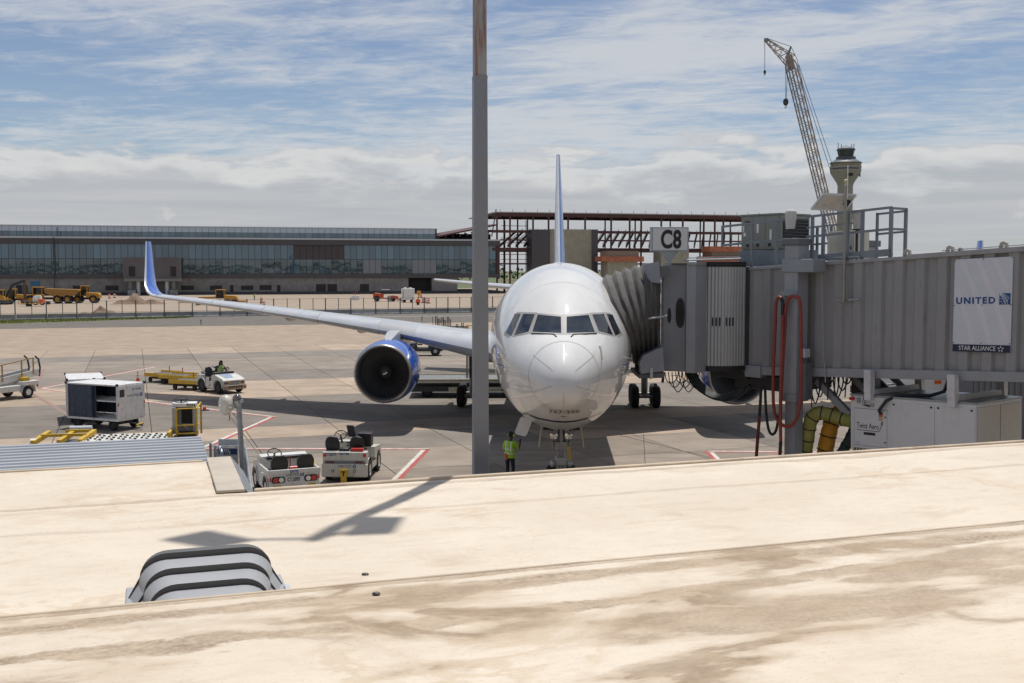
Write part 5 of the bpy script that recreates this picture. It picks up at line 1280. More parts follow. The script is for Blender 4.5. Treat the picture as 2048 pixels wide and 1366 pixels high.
def steering(parent, x, y, z, r=.2, tilt=.5):
    d = V((-sin(tilt), 0, cos(tilt))); u = V((0, 1, 0)); w = u.cross(d); c = V((x, y, z))
    b = MB(); b.tube([c + u * (r * cos(2 * pi * k / 20)) + w * (r * sin(2 * pi * k / 20)) for k in range(20)], .018, 6, True)
    for k in range(3): b.bar(c, c + u * (r * cos(2 * pi * k / 3 + .5)) + w * (r * sin(2 * pi * k / 3 + .5)), .025, .015)
    b.cyl(c, c - d * .4, .03, .04, 8); b.build('steering_wheel', black, parent)
def tug(kind, name, lab, loc, heading, group='tow tractors'):
    t = thing(name, lab, 'tow tractor', loc, heading, group); m = tugb if kind == 'B' else tugw
    L, W_, wr = 1.45, 1.6 if kind != 'A' else 1.68, .36
    xr, xf = -.88, .86
    if kind == 'B':
        outline = [(-L, .66), (-L, 1.05), (-L + .3, 1.07), (-L + .32, .6), (.1, .6), (.12, 1.0), (1.2, .92), (1.35, .8), (1.35, .35), (xf + .42, .35)] + arcp(xf, .36, .42, 0, 180) + [(xf - .42, .3), (xr + .42, .3)] + arcp(xr, .36, .42, 0, 180) + [(-L, .36)]
        b = MB(); side_prof(b, outline, W_ - .06); b.build('body', m, t, bevel=.025)
        b = MB(); b.box(-L - .1, -L + .05, -W_ / 2, W_ / 2, .2, .66); b.build('bumper', tugb, t, bevel=.04)
        b = MB(); b.box(-L - .02, -L + .1, -W_ / 2 + .1, W_ / 2 - .1, .66, .76); b.build('bumper_gap', M('shadow_metal', (.2, .2, .19), .5), t, smooth=0)  # solid strip, its darker colour stands in for the shade in the gap
        for y in (-.5, .5):
            b = MB(); b.box(-L - .035, -L - .02, y - .14, y + .14, .69, .74); b.build('tail_light', M('dull_red_lens', (.16, .02, .02), .3), t, smooth=0)
        for y in (-.69, .7): b = MB(); b.cyl((-L - .02, y, .95), (-L + .02, y, .95), .06, n=12); b.build('round_light', taill, t)
        for y in (-.36, .4):
            b = MB(); b.cyl((-L - .13, y, .42), (-L - .09, y, .42), .05, n=12); b.build('bumper_lamp', dark, t); b = MB(); b.cyl((-L - .135, y, .42), (-L - .13, y, .42), .028, n=10); b.build('lamp_lens', lens_w, t)
        b = MB(); b.prism([(-.14, .5), (.14, .5), (.14, .42), (.1, .22), (.1, -.06), (-.1, -.06), (-.1, .22), (-.14, .42)], -.07, 0, lambda v: V((-L - .17 - v.z - .07, v.x, v.y))); h_ = b.build('hitch', yellow, t, smooth=0)
        lettering('T', .22, (-L - .244, 0, .34), (0, -1, 0), (0, 0, 1), inkb, h_, bold=.012)
        lettering('CT2077', .13, (-L - .006, .5, .97), (0, -1, 0), (0, 0, 1), blueprint, t, bold=.003); lettering('GATES', .12, (-L - .006, .02, 1.0), (0, -1, 0), (0, 0, 1), blueprint, t, bold=.003)
        lettering('UNITED', .11, (-L - .106, -.02, .585), (0, -1, 0), (0, 0, 1), navy, t, spacing=1.25); logo_globe((-L - .105, -.35, .585), (0, -1, 0), (0, 0, 1), .11, t)
        seat(t, -1.0, .5, .96, .5, .5); seat(t, -1.0, -.36, .96, .5, .5); steering(t, -.42, .36, 1.5, .21, .7)
        b = MB(); b.box(.0, .35, -.6, .7, 1.0, 1.22); b.build('dashboard', tugb, t, bevel=.03)
        b = MB(); b.box(-.55, -.1, -.75, -.3, 1.1, 1.55); b.box(-.58, -.07, -.78, -.27, 1.53, 1.58); b.build('tool_box', vinyl, t, bevel=.02)
        b = MB(); b.box(-.9, -.83, -.28, -.02, 1.5, 1.92, lambda v: V((v.x, v.y - (v.z - 1.5) * -.18, v.z))); b.build('folded_seat_back', vinyl, t, bevel=.03)
        b = MB(); b.cyl((-1.28, -.2, 1.12), (-1.28, -.62, 1.12), .07, n=12); b.build('fire_extinguisher', red, t)
        b = MB(); b.box(-1.3, -1.1, -.1, .25, 1.06, 1.16); b.build('tool_bag', vinyl, t, bevel=.03)
        for z in (.9, 1.0, 1.1): b = MB(); b.box(-.12, -.08, -.3, .2, z + .05, z + .09); b.build('dash_slot', inkb, t, smooth=0)
    elif kind == 'A':
        outline = [(-L, .36), (-L, .98), (-L + .05, .98), (-L + .06, .72), (.1, .72), (.15, 1.2), (.5, 1.24), (.75, 1.02), (1.2, .95), (1.38, .84), (1.38, .35), (xf + .42, .35)] + arcp(xf, .36, .42, 0, 180) + [(xf - .42, .26), (xr + .42, .26)] + arcp(xr, .36, .42, 0, 180)
        b = MB(); side_prof(b, outline, W_ - .1); b.build('body', m, t, bevel=.03)
        b = MB()
        for s in (-1, 1): b.box(-L - .005, .1, s * (W_ / 2 - .035) - .03, s * (W_ / 2 - .035) + .03, .8, 1.0)
        b.box(-L - .03, -L + .03, -W_ / 2, W_ / 2, .88, 1.02); b.build('deck_rim', m, t, bevel=.015)
        for s in (-1, 1):
            b = MB(); b.loft([[V((xr + r * cos(a), s * y, .36 + r * sin(a))) for a in [radians(k * 15) for k in range(13)]] for (r, y) in ((.44, W_ / 2 - .1), (.47, W_ / 2), (.41, W_ / 2))], closed=False); b.build('fender', m, t, smooth=40)
            b = MB(); b.loft([[V((xf + r * cos(a), s * y, .36 + r * sin(a))) for a in [radians(k * 15) for k in range(13)]] for (r, y) in ((.44, W_ / 2 - .1), (.47, W_ / 2), (.41, W_ / 2))], closed=False); b.build('fender', m, t, smooth=40)
            pod = [(-.2, -.09), (.2, -.09)] + [(.2 + .09 * cos(a), .09 * sin(a)) for a in [radians(-60 + 30 * k) for k in range(5)]] + [(.2, .09), (-.2, .09)] + [(-.2 + .09 * cos(a), .09 * sin(a)) for a in [radians(120 + 30 * k) for k in range(5)]]
            b = MB(); b.prism([(q[0] * .75, q[1] * 1.15) for q in pod], -.02, 0, lambda v: V((-L - .005 + v.z, s * .52 + v.x, .7 + v.y))); b.build('lamp_pod', vinyl, t, smooth=0)
            b = MB(); b.cyl((-L - .05, s * .61, .7), (-L - .02, s * .61, .7), .085, n=14); b.build('tail_light', taill, t); b = MB(); b.cyl((-L - .05, s * .43, .7), (-L - .02, s * .43, .7), .08, n=14); b.build('reverse_light', lens_w, t)
            b = MB(); b.box(-L - .012, -L, s * .78 - .02, s * .78 + .02, .66, .8); b.build('reflector', taill, t, smooth=0)
            b = MB(); b.box(-L - .012, -L - .002, s * .56 - .13, s * .56 + .13, .38, .52); b.build('yellow_tag', M('tag_yellow', (.65, .42, .02), .5), t, smooth=0)
            lettering('TCNV', .1, (-L - .016, s * .56, .475), (0, -1, 0), (0, 0, 1), inkb, t, fit=.2)
            b = MB(); b.add([(-L - .015, s * .56 + x, z) for x, z in ((-.012, .44), (.012, .44), (.012, .42), (.035, .42), (0, .39), (-.035, .42), (-.012, .42))], [tuple(range(7))]); b.build('arrow_mark', inkb, t, smooth=0)
        lettering('GATES', .13, (-L - .035, .02, .95), (0, -1, 0), (0, 0, 1), blueprint, t, bold=.003, fit=.28); lettering('UNITED', .12, (-L - .006, .06, .83), (0, -1, 0), (0, 0, 1), navy, t, spacing=1.2, fit=.42); logo_globe((-L - .005, -.24, .83), (0, -1, 0), (0, 0, 1), .12, t)
        lettering('CT 5093', .17, (-L - .006, .03, .69), (0, -1, 0), (0, 0, 1), navy, t, bold=.004, fit=.4)
        b = MB(); b.tube([(-L - .02, -.2, .45), (-L - .14, -.18, .4), (-L - .14, .18, .4), (-L - .02, .2, .45)], .022, 6); b.cyl((-L - .12, 0, .36), (-L - .12, 0, .5), .03); b.build('hitch', steel, t)
        seat(t, -1.05, .42, .82, .55, .52); seat(t, -1.05, -.42, .82, .55, .52); steering(t, -.42, .42, 1.38, .22, .7)
        b = MB(); b.box(-.1, .12, -.7, .6, 1.12, 1.22); b.build('dash_roll', vinyl, t, bevel=.03)
        b = MB(); b.cyl((-1.28, .12, 1.02), (-1.28, -.12, 1.02), .065, n=12); b.build('fire_extinguisher', red, t)
        b = MB(); b.bar((-.85, .0, .8), (-.8, .0, 1.3), .03); b.build('brake_lever', red, t)
        b = MB(); b.tube([(-1.2, -.72, 1.0), (-1.0, -.76, 1.16), (-.6, -.78, 1.12), (-.4, -.78, .95)], .015, 6); b.build('yellow_strap', yellow, t)
    else:
        outline = [(-L, .4), (-L, .98), (-L + .1, 1.05), (-.75, 1.05), (-.7, .66), (.12, .66), (.18, 1.06), (.5, 1.12), (1.3, .9), (1.42, .8), (1.44, .42), (xf + .44, .36)] + arcp(xf, .38, .44, 0, 180) + [(xf - .44, .28), (xr + .46, .28)] + arcp(xr, .4, .46, 0, 180)
        b = MB(); side_prof(b, outline, W_ - .1); b.build('body', m, t, bevel=.035)
        for s in (-1, 1):
            for xx in (xr, xf):
                b = MB(); b.loft([[V((xx + r * cos(a), s * y, .38 + r * sin(a))) for a in [radians(k * 15) for k in range(13)]] for (r, y) in ((.48, W_ / 2 - .1), (.52, W_ / 2), (.45, W_ / 2))], closed=False); b.build('fender', m, t, smooth=40)
            b = MB(); b.box(1.425, 1.455, s * .58 - .12, s * .58 + .12, .6, .72); b.build('headlight', M('lamp_glass_dark', (.1, .1, .1), .1), t, bevel=.01)
            b = MB(); b.box(1.435, 1.462, s * .42 - .04, s * .42 + .04, .6, .74); b.build('indicator', amber, t, bevel=.008)
        b = MB(); b.box(1.43, 1.445, -.36, .36, .56, .78); b.build('grille', inkb, t, smooth=0)
        for k in range(9): b = MB(); y = -.34 + k * .085; b.box(1.445, 1.46, y - .018, y + .018, .56, .78); b.build('grille_bar', m, t, smooth=0)
        b = MB(); b.box(1.38, 1.55, -.78, .78, .26, .52); b.build('bumper', M('rusty_bumper', (.28, .22, .17), .6, var=.2, dirt=.8, dcol=(.14, .08, .05)), t, bevel=.03)
        for k in range(6): b = MB(); y = -.4 + k * .16; b.box(1.55, 1.56, y - .05, y + .05, .36, .46); b.build('bumper_slot', inkb, t, smooth=0)
        b = MB(); b.add([(.55, -.5, 1.112), (1.2, -.42, .936), (1.2, .1, .936), (.55, .3, 1.112)], [(0, 1, 2, 3)]); b.build('hood_decal', M('pale_blue_decal', (.25, .33, .48), .4, var=.2, scale=5), t, smooth=0)
        seat(t, -.62, .35, .78, .5, .62); seat(t, -.62, -.35, .78, .5, .62); steering(t, .02, .36, 1.34, .2, .8)
        b = MB(); b.box(.12, .42, -.68, .68, 1.1, 1.24); b.build('dashboard', vinyl, t, bevel=.03)
        b = MB(); b.box(-.3, .0, -.82, -.79, .4, .95); b.build('side_panel', m, t, bevel=.01)
        b = MB(); b.tube([(-.5, -.76, 1.0), (-.5, -.76, 1.2), (-.75, -.76, 1.2), (-.85, -.76, 1.0)], .025, 6); b.build('grab_handle', greyL, t)
        b = MB(); b.box(-1.35, -1.05, -.5, .5, 1.05, 1.2); b.build('rear_box', vinyl, t, bevel=.03)
    for x in (xr, xf):
        r = wr if kind != 'C' else (.42 if x == xr else .36)
        for s in (-1, 1): wheel(t, (x, s * (W_ / 2 - .12), r), r, .24, (0, 1, 0), white if kind != 'C' else dark, .55)
    b = MB(); b.box(-1.2, 1.2, -.5, .5, .2, .4); b.build('chassis', dark, t, smooth=0)
    return t
q = gp(590, 1001); th_ = radians(90 + 24); tug('A', 'tow_tractor', 'white open tow tractor numbered CT 5093 with two black seats, partly behind the roof edge', (q.x - 1.45 * -cos(th_) * 1 , q.y + 1.45 * sin(th_), 0), th_)
q = gp(690, 965); th_ = radians(90 - 3); tug('B', 'tow_tractor', 'cream tow tractor with yellow T hitch and an upright folded seat back', (q.x + 1.45 * cos(th_), q.y + 1.45 * sin(th_), 0), th_)
TC = gp(437, 787); TCh = radians(-42); TC = V((TC.x - .1, TC.y + .9, 0))
tug('C', 'tow_tractor', 'worn white tow tractor being driven with yellow dollies in tow', TC, TCh)
# people --------------------------------------------------------------------------------------------------
skin = M('skin_dark_brown', (.12, .06, .035), .55, var=.08); hairm = M('black_hair', (.012, .01, .009), .6, bump=.5, bscale=40)
hivis = M('hi_vis_lime', (.36, .62, .03), .65, var=.08); silver = M('reflective_tape', (.62, .62, .62), .35, .2); trous = M('navy_trousers', (.018, .022, .035), .8, var=.2); navs = M('navy_sleeve', (.02, .03, .09), .75)
shoe = M('black_boot', (.012, .012, .012), .5)
def skinned(name, verts, edges, mats, region, parent, levels=2, root=0):
    me = bpy.data.meshes.new(name); me.from_pydata([v[0] for v in verts], edges, []); o = bpy.data.objects.new(name, me); COL.objects.link(o)
    o.modifiers.new('skin', 'SKIN'); o.modifiers['skin'].use_smooth_shade = True
    for i, v in enumerate(verts):
        sv = me.skin_vertices[0].data[i]; r = v[1]; sv.radius = r if isinstance(r, tuple) else (r, r); sv.use_root = (i == root)
    ss = o.modifiers.new('sub', 'SUBSURF'); ss.levels = levels; ss.render_levels = levels
    dg = bpy.context.evaluated_depsgraph_get(); m2 = bpy.data.meshes.new_from_object(o.evaluated_get(dg)); bpy.data.objects.remove(o); bpy.data.meshes.remove(me)
    o = bpy.data.objects.new(name, m2); COL.objects.link(o); o.parent = parent; m2.materials.clear()
    for m in mats: m2.materials.append(m)
    segs = [(V(verts[a][0]), V(verts[b][0]), region[(a, b)]) for a, b in edges]
    for p in m2.polygons:
        c = p.center; best = (9e9, 0)
        for a, b, r in segs:
            d = b - a; t = max(0, min(1, (c - a).dot(d) / max(1e-9, d.length_squared))); e = (c - a - d * t).length
            if e < best[0]: best = (e, r)
        p.material_index = best[1]; p.use_smooth = True
    return o
def person(name, lab, loc, rz, J, hair_long, group=None, extra=None):
    """J: joints in the person's own frame (x to the person's right, y forward, z up)"""
    t = thing(name, lab, 'person', loc, rz)
    order = ['pelvis', 'waist', 'chest', 'neck', 'head0', 'head1', 'shR', 'elR', 'wrR', 'haR', 'shL', 'elL', 'wrL', 'haL', 'hipR', 'knR', 'anR', 'toR', 'hipL', 'knL', 'anL', 'toL']
    R = dict(pelvis=(.15, .11), waist=(.135, .1), chest=(.165, .115), neck=.055, head0=.082, head1=.08, shR=.068, shL=.068, elR=.045, elL=.045, wrR=.032, wrL=.032, haR=.038, haL=.038, hipR=.09, hipL=.09, knR=.062, knL=.062, anR=.042, anL=.042, toR=.04, toL=.04)
    vs = [(J[k], R[k]) for k in order]; ix = {k: i for i, k in enumerate(order)}
    E = [('pelvis', 'waist', 0), ('waist', 'chest', 0), ('chest', 'neck', 2), ('neck', 'head0', 2), ('head0', 'head1', 2)]
    for s in 'RL': E += [('chest', 'sh' + s, 3), ('sh' + s, 'el' + s, 3), ('el' + s, 'wr' + s, 2), ('wr' + s, 'ha' + s, 2), ('pelvis', 'hip' + s, 1), ('hip' + s, 'kn' + s, 1), ('kn' + s, 'an' + s, 1), ('an' + s, 'to' + s, 4)]
    edges = [(ix[a], ix[b]) for a, b, _ in E]; reg = {(ix[a], ix[b]): r for a, b, r in E}
    body = skinned('body', vs, edges, [navs, trous, skin, hivis if extra == 'lime' else navs, shoe], reg, t)
    # fingers on each hand
    for s in 'RL':
        w, h = V(J['wr' + s]), V(J['ha' + s]); d = (h - w).normalized(); side = d.cross(V((0, 1, .2))).normalized(); pal = side.cross(d); b = MB()
        for k, ln in enumerate((.07, .08, .075, .06)):
            o_ = h + d * .03 + side * (.027 - .018 * k); b.tube([o_, o_ + d * ln * .5 + pal * .008, o_ + d * ln * .85 + pal * .03], [.0095, .009, .007], 6)
        o_ = h - d * .01 + side * .035; b.tube([o_, o_ + d * .03 + side * .03, o_ + d * .06 + side * .035], [.011, .01, .008], 6); b.build('fingers', skin, body)
    # hi-vis vest over the torso
    up = lambda k, dz=0, dy=0: V(J[k]) + V((0, dy, dz))
    ax = [up('pelvis', -.06), up('pelvis', .06), up('waist'), up('waist').lerp(up('chest'), .5), up('chest', .04), up('chest').lerp(up('neck'), .72)]
    wd = [(.2, .15), (.2, .15), (.19, .145), (.2, .15), (.215, .145), (.13, .1)]
    xd = (V(J['shR']) - V(J['shL'])).normalized(); rings = []
    for c, (a, d_) in zip(ax, wd):
        yd = V((0, 0, 1)).cross(xd).normalized(); rings.append([c + xd * (a * cos(2 * pi * k / 20)) + yd * (d_ * sin(2 * pi * k / 20)) for k in range(20)])
    vest = MB().loft(rings).build('vest', hivis, t, smooth=60)
    for i0, f0, f1 in ((1, .2, .55), (2, .5, .9)):
        b = MB(); rr__ = []
        for f in (f0, f1): c = ax[i0].lerp(ax[i0 + 1], f); a = (wd[i0][0] + (wd[i0 + 1][0] - wd[i0][0]) * f + .006, wd[i0][1] + (wd[i0 + 1][1] - wd[i0][1]) * f + .006); rr__.append([c + xd * (a[0] * cos(2 * pi * k / 20)) + yd * (a[1] * sin(2 * pi * k / 20)) for k in range(20)])
        b.loft(rr__); b.build('reflective_band', silver, vest, smooth=60)
    for sx_ in (-.1, .1):
        for sy in (-1, 1):
            b = MB(); P_ = []
            for i in (2, 3, 4, 5):
                c, (a, d_) = ax[i], wd[i]; x = sx_ * (1 if i < 5 else .9); y = sy * (d_ * sqrt(max(0, 1 - (x / a) ** 2)) + .008); P_.append((c + xd * (x - .022) + yd * y, c + xd * (x + .022) + yd * y))
            b.loft([[p for p, _ in P_], [p for _, p in P_]], closed=False); b.build('reflective_band', silver, vest, smooth=60)
    hc = V(J['head0']).lerp(V(J['head1']), .6); hd = V((0, 1, 0)) if 'face' not in J else V(J['face']).normalized(); sd = hd.cross(V((0, 0, 1)))
    b = MB(); b.sph(hc + V((0, 0, .03)) - hd * .018, 1, 14, 10, (.097, .104, .105)); h = b.build('hair', hairm, t, smooth=60)
    # cut the hair back from the face
    for v in h.data.vertices:
        r = v.co - hc
        if r.dot(hd) > .035 and r.z < .07: v.co = hc + r * .72
    if hair_long:
        b = MB(); rs = []
        for (dz, w, bk) in ((.06, .1, .02), (-.02, .125, .05), (-.1, .13, .07), (-.2, .12, .07), (-.28, .08, .06)): rs.append([hc + V((0, 0, dz)) - hd * bk + sd * (w * cos(2 * pi * k / 12)) + hd * (.075 * sin(2 * pi * k / 12)) + V((1, 1, 1)) * .012 * mnoise.noise(V((k, dz * 30, 3))) for k in range(12)])
        b.loft(rs, caps=True); b.build('long_hair', hairm, t, smooth=60)
    b = MB(); b.sph(hc + hd * .088 + V((0, 0, -.03)), .016, 6, 5, (.8, 1.2, 1.2)); b.build('nose', skin, body)
    for s in (-1, 1):
        b = MB(); b.sph(hc + hd * .076 + sd * (s * .03) + V((0, 0, .004)), .011, 6, 5); b.build('eye', inkb, body)
        b = MB(); b.sph(hc + sd * (s * .088) + V((0, 0, -.015)), .022, 6, 5, (.5, .8, 1.3)); b.build('ear', skin, body)
    b = MB(); b.bar(hc + hd * .078 + sd * .022 + V((0, 0, -.07)), hc + hd * .078 - sd * .022 + V((0, 0, -.07)), .012, .01); b.build('mouth', M('lips', (.1, .03, .025), .5), body)
    return t, hc, sd
PW_ = gp(1020, 967)
J1 = dict(pelvis=(0, 0, .96), waist=(0, .01, 1.13), chest=(0, .02, 1.36), neck=(0, .03, 1.53), head0=(.01, .05, 1.6), head1=(.01, .06, 1.72),
          shR=(.2, .02, 1.44), elR=(.27, .1, 1.16), wrR=(.24, .28, 1.34), haR=(.24, .3, 1.43), shL=(-.2, .02, 1.44), elL=(-.27, .04, 1.16), wrL=(-.17, .22, 1.06), haL=(-.12, .28, 1.08),
          hipR=(.1, 0, .9), knR=(.11, .03, .5), anR=(.11, -.02, .09), toR=(.13, .13, .045), hipL=(-.1, 0, .9), knL=(-.1, .02, .5), anL=(-.11, -.03, .09), toL=(-.13, .12, .045))
w_, hc, sd = person('person', 'ground worker in lime hi-vis vest and ear defenders standing beside the nose gear', (PW_.x, PW_.y, 0), radians(-28), J1, False, extra='lime')
for s in (-1, 1): b = MB(); b.cyl(hc + sd * (s * .085), hc + sd * (s * .125), .042, .036, 12); b.build('ear_defender', M('lime_plastic', (.35, .75, .02), .35), w_)
b = MB(); b.tube([hc + sd * (.105 * cos(pi * k / 10)) + V((0, 0, .13 * sin(pi * k / 10))) for k in range(11)], .012, 6); b.build('headband', inkb, w_)
b = MB(); b.bar((-.1, -.17, 1.06), (-.06, -.18, .86), .04); b.bar((-.03, -.17, 1.03), (-.02, -.18, .86), .035); b.build('orange_wand', orange, w_)
b = MB(); b.bar((.23, .31, 1.38), (.23, .33, 1.52), .045, .02); b.build('radio_handset', black, w_)
Jd = dict(pelvis=(0, -.05, .98), waist=(0, -.05, 1.14), chest=(0, -.04, 1.36), neck=(0, -.02, 1.53), head0=(0, 0, 1.6), head1=(0, .02, 1.72),
          shR=(.19, -.03, 1.44), elR=(.28, -.3, 1.36), wrR=(.2, -.54, 1.38), haR=(.2, -.62, 1.38), shL=(-.19, -.03, 1.44), elL=(-.24, .1, 1.2), wrL=(-.12, .34, 1.28), haL=(-.1, .42, 1.32),
          hipR=(.1, .0, .95), knR=(.13, .44, 1.0), anR=(.13, .56, .66), toR=(.13, .68, .62), hipL=(-.1, 0, .95), knL=(-.13, .44, 1.0), anL=(-.13, .56, .66), toL=(-.13, .68, .62), face=(.3, 1, .05))
dloc = V(TC) + Matrix.Rotation(TCh, 4, 'Z') @ V((-.4, .3, .08))
person('person', 'driver with long dark hair and hi-vis vest sitting on the moving tow tractor', dloc, TCh - pi / 2, Jd, True)
# container dollies ------------------------------------------------------------------------------------------
def dolly(lab, loc, rz):
    t = thing('container_dolly', lab, 'dolly', loc, rz, 'yellow container dollies in tow'); t.scale = (.8, .8, .85)
    b = MB(); b.box(-1.25, 1.25, -.85, .85, .48, .6); b.build('deck_frame', yellow, t, bevel=.015)
    for s in (-1, 1):
        b = MB(); b.box(-1.28, 1.28, s * .88 - .04, s * .88 + .04, .45, .82 if s > 0 else .74); b.build('side_rail', yellow, t, bevel=.015)
    b = MB(); b.box(1.25, 1.3, -.85, .85, .4, .72); b.build('end_rail', yellow, t, bevel=.01)
    for y in (-.55, 0, .55):
        b = MB(); b.cyl((-1.1, y, .64), (1.1, y, .64), .055, n=10); b.build('roller', steel, t)
    for x in (-.8, -.2, .4, .95): b = MB(); b.box(x - .06, x + .06, -.84, .84, .6, .63); b.build('cross_bar', dark, t, smooth=0)
    for x in (-.9, .9):
        for s in (-1, 1): wheel(t, (x, s * .62, .2), .2, .14, (0, 1, 0), dark, .5, n=14)
    b = MB(); b.box(-1.1, 1.1, -.3, .3, .22, .46); b.bar((1.25, 0, .35), (2.0, 0, .3), .08); b.build('tow_bar', dark, t)
    b = MB(); b.bar((-.3, .9, .8), (-.34, .9, 1.15), .05); b.build('handle', red, t)
    return t
dv = V((-.66, .75, 0)); D0_ = gp(373, 782)
for k, (lab, (px, py), a) in enumerate((('yellow container dolly hitched right behind the driven tractor', (372, 781), -20), ('yellow container dolly in the middle of the towed train', (349, 770), -24), ('yellow container dolly at the far tail of the towed train', (320, 766), -30))):
    q = gp(px, py); dolly(lab, (q.x, q.y + .8, 0), radians(a))
# cone ---------------------------------------------------------------------------------------------------------
def cone(lab, loc, s=1.0, group='traffic cones'):
    t = thing('traffic_cone', lab, 'traffic cone', loc, random.random(), group)
    b = MB(); b.box(-.19 * s, .19 * s, -.19 * s, .19 * s, 0, .04 * s); b.build('base', orange, t, bevel=.01)
    def band(z0, z1, nm, mt):
        f = lambda z: (.14 - .115 * z / .72) * s
        MB().lathe([(f(z0), z0 * s), (f(z1), z1 * s)], (0, 0, .03), (0, 0, 1), 16).build(nm, mt, t, smooth=60)
    for z0, z1, w in ((0, .3, 0), (.3, .4, 1), (.4, .48, 0), (.48, .58, 1), (.58, .72, 0)): band(z0, z1, 'white_band' if w else 'orange_band', inkw if w else orange)
    b = MB(); b.cyl((0, 0, .72 * s), (0, 0, .76 * s), .025 * s, .02 * s, 10); b.build('tip', orange, t)
    return t
q = gp(276, 766); cone('tall orange cone with white bands behind the white baggage cart', q, 1.02)
# baggage carts ------------------------------------------------------------------------------------------------
cartw = M('cart_white', (.66, .66, .66), .45, var=.05, dirt=.85, dcol=(.16, .13, .1), dscale=(2, 2, .8)); curt = M('curtain_vinyl', (.035, .055, .09), .4, var=.3, scale=5)
def cart(lab, loc, rz, full):
    t = thing('baggage_cart', lab, 'baggage cart', loc, rz, 'white covered baggage carts'); Lc, Wc, z0, z1 = 3.15, 1.68, .56, 2.06
    b = MB(); b.box(-Lc / 2, Lc / 2, -Wc / 2, Wc / 2, z0 - .1, z0); b.build('floor', cartw, t, bevel=.01)
    b = MB(); b.box(-Lc / 2, Lc / 2, -Wc / 2, Wc / 2, z1, z1 + .07); b.build('roof', cartw, t, bevel=.015)
    for x in (-Lc / 2, Lc / 2):
        s = 1 if x > 0 else -1
        b = MB(); b.box(x - .03, x + .03, -Wc / 2, Wc / 2, z0, z1); e = b.build('end_panel', cartw, t, bevel=.008)
        for y in (-Wc / 2, Wc / 2): b = MB(); b.box(x - .05, x + .05, y - .05, y + .05, z1 + .005, z1 + .12); b.build('corner_cap', dark, t, bevel=.01)
        b = MB(); b.box(x + s * .03, x + s * .045, -Wc / 2, Wc / 2, z0 + .76, z0 + .8); b.build('rub_rail', cartw, t, smooth=0)
        for y in (-Wc / 2 + .04, Wc / 2 - .04): b = MB(); b.box(x + s * .03, x + s * .04, y - .03, y + .03, z0 + .6, z0 + .72); b.build('reflector', taill, t, smooth=0)
    x = Lc / 2 + .034
    lettering('BC 953485', .12, (x, .33, z1 - .2), (0, 1, 0), (0, 0, 1), navy, t, fit=.55); lettering('UNITED', .15, (x, .1, z1 - .48), (0, 1, 0), (0, 0, 1), navy, t, fit=.7, spacing=1.2); logo_globe((x, .6, z1 - .47), (0, 1, 0), (0, 0, 1), .17, t)
    b = MB(); b.box(x, x + .01, -Wc / 2 + .12, -Wc / 2 + .4, z1 - .5, z1 - .16); b.build('dark_placard', M('placard', (.04, .035, .04), .5, var=.3), t, smooth=0)
    for f in (-.5, .5):
        for s in (-1, 1): b = MB(); b.box(Lc * f * .98 - .035, Lc * f * .98 + .035, s * (Wc / 2 - .035) - .035, s * (Wc / 2 - .035) + .035, z0, z1); b.build('corner_post', cartw, t, smooth=0)
    b = MB(); b.box(-Lc / 2 + .06, Lc / 2 - .06, -Wc / 2 + .08, Wc / 2 - .08, (z0 + z1) / 2 + .02, (z0 + z1) / 2 + .07); b.build('shelf', cartw, t, smooth=0)
    # gathered curtains on both open sides
    for s, xa, xb in ((-1, -Lc / 2 + .05, -.05), (1, -Lc / 2 + .05, .05), (-1, .02, .5) if full else (-1, -.02, .25)):
        n = 46; r0, r1 = [], []
        for i in range(n + 1):
            u = xa + (xb - xa) * i / n; d = .028 * sin(i * 1.15) + .015 * sin(i * .37 + 1); r0.append((u, s * (Wc / 2 - .04) + d, z0 + .02)); r1.append((u, s * (Wc / 2 - .04) + d * .6, z1 - .02))
        MB().loft([r0, r1], closed=False).build('curtain', curt, t, smooth=60)
    b = MB(); b.box(-1.3, 1.3, -.4, .4, .34, .48); b.bar((-1.05, -.6, .28), (-1.05, .6, .28), .09); b.bar((1.05, -.6, .28), (1.05, .6, .28), .09); b.build('chassis', dark, t)
    for xx in (-1.1, 1.1):
        for s in (-1, 1): wheel(t, (xx, s * .62, .27), .27, .16, (0, 1, 0), dark, .45, n=18)
    b = MB(); b.bar((1.3, 0, .35), (2.15, .1, .22), .07); b.build('tow_bar', dark, t)
    b = MB(); b.bar((1.98, -.1, .25), (2.0, .3, .28), .1, .06); b.build('tow_grip', yellow, t)
    return t
# the near cart's corner stands at photo (237,835); long side runs to the left and away
ca = radians(-25); fx = V((cos(ca), sin(ca), 0)); fy = V((-sin(ca), cos(ca), 0)); q = gp(236, 864)
c0 = q - fx * 1.575 + fy * .84
cart('white baggage cart with navy curtains, UNITED end panel and an open shelf', (c0.x, c0.y, 0), ca, False)
q = gp(174, 846); ra = radians(-66); cart('second baggage cart half hidden behind the open shelf cart', (q.x - 1.6 * cos(ra), q.y - 1.6 * sin(ra), 0), ra, True)
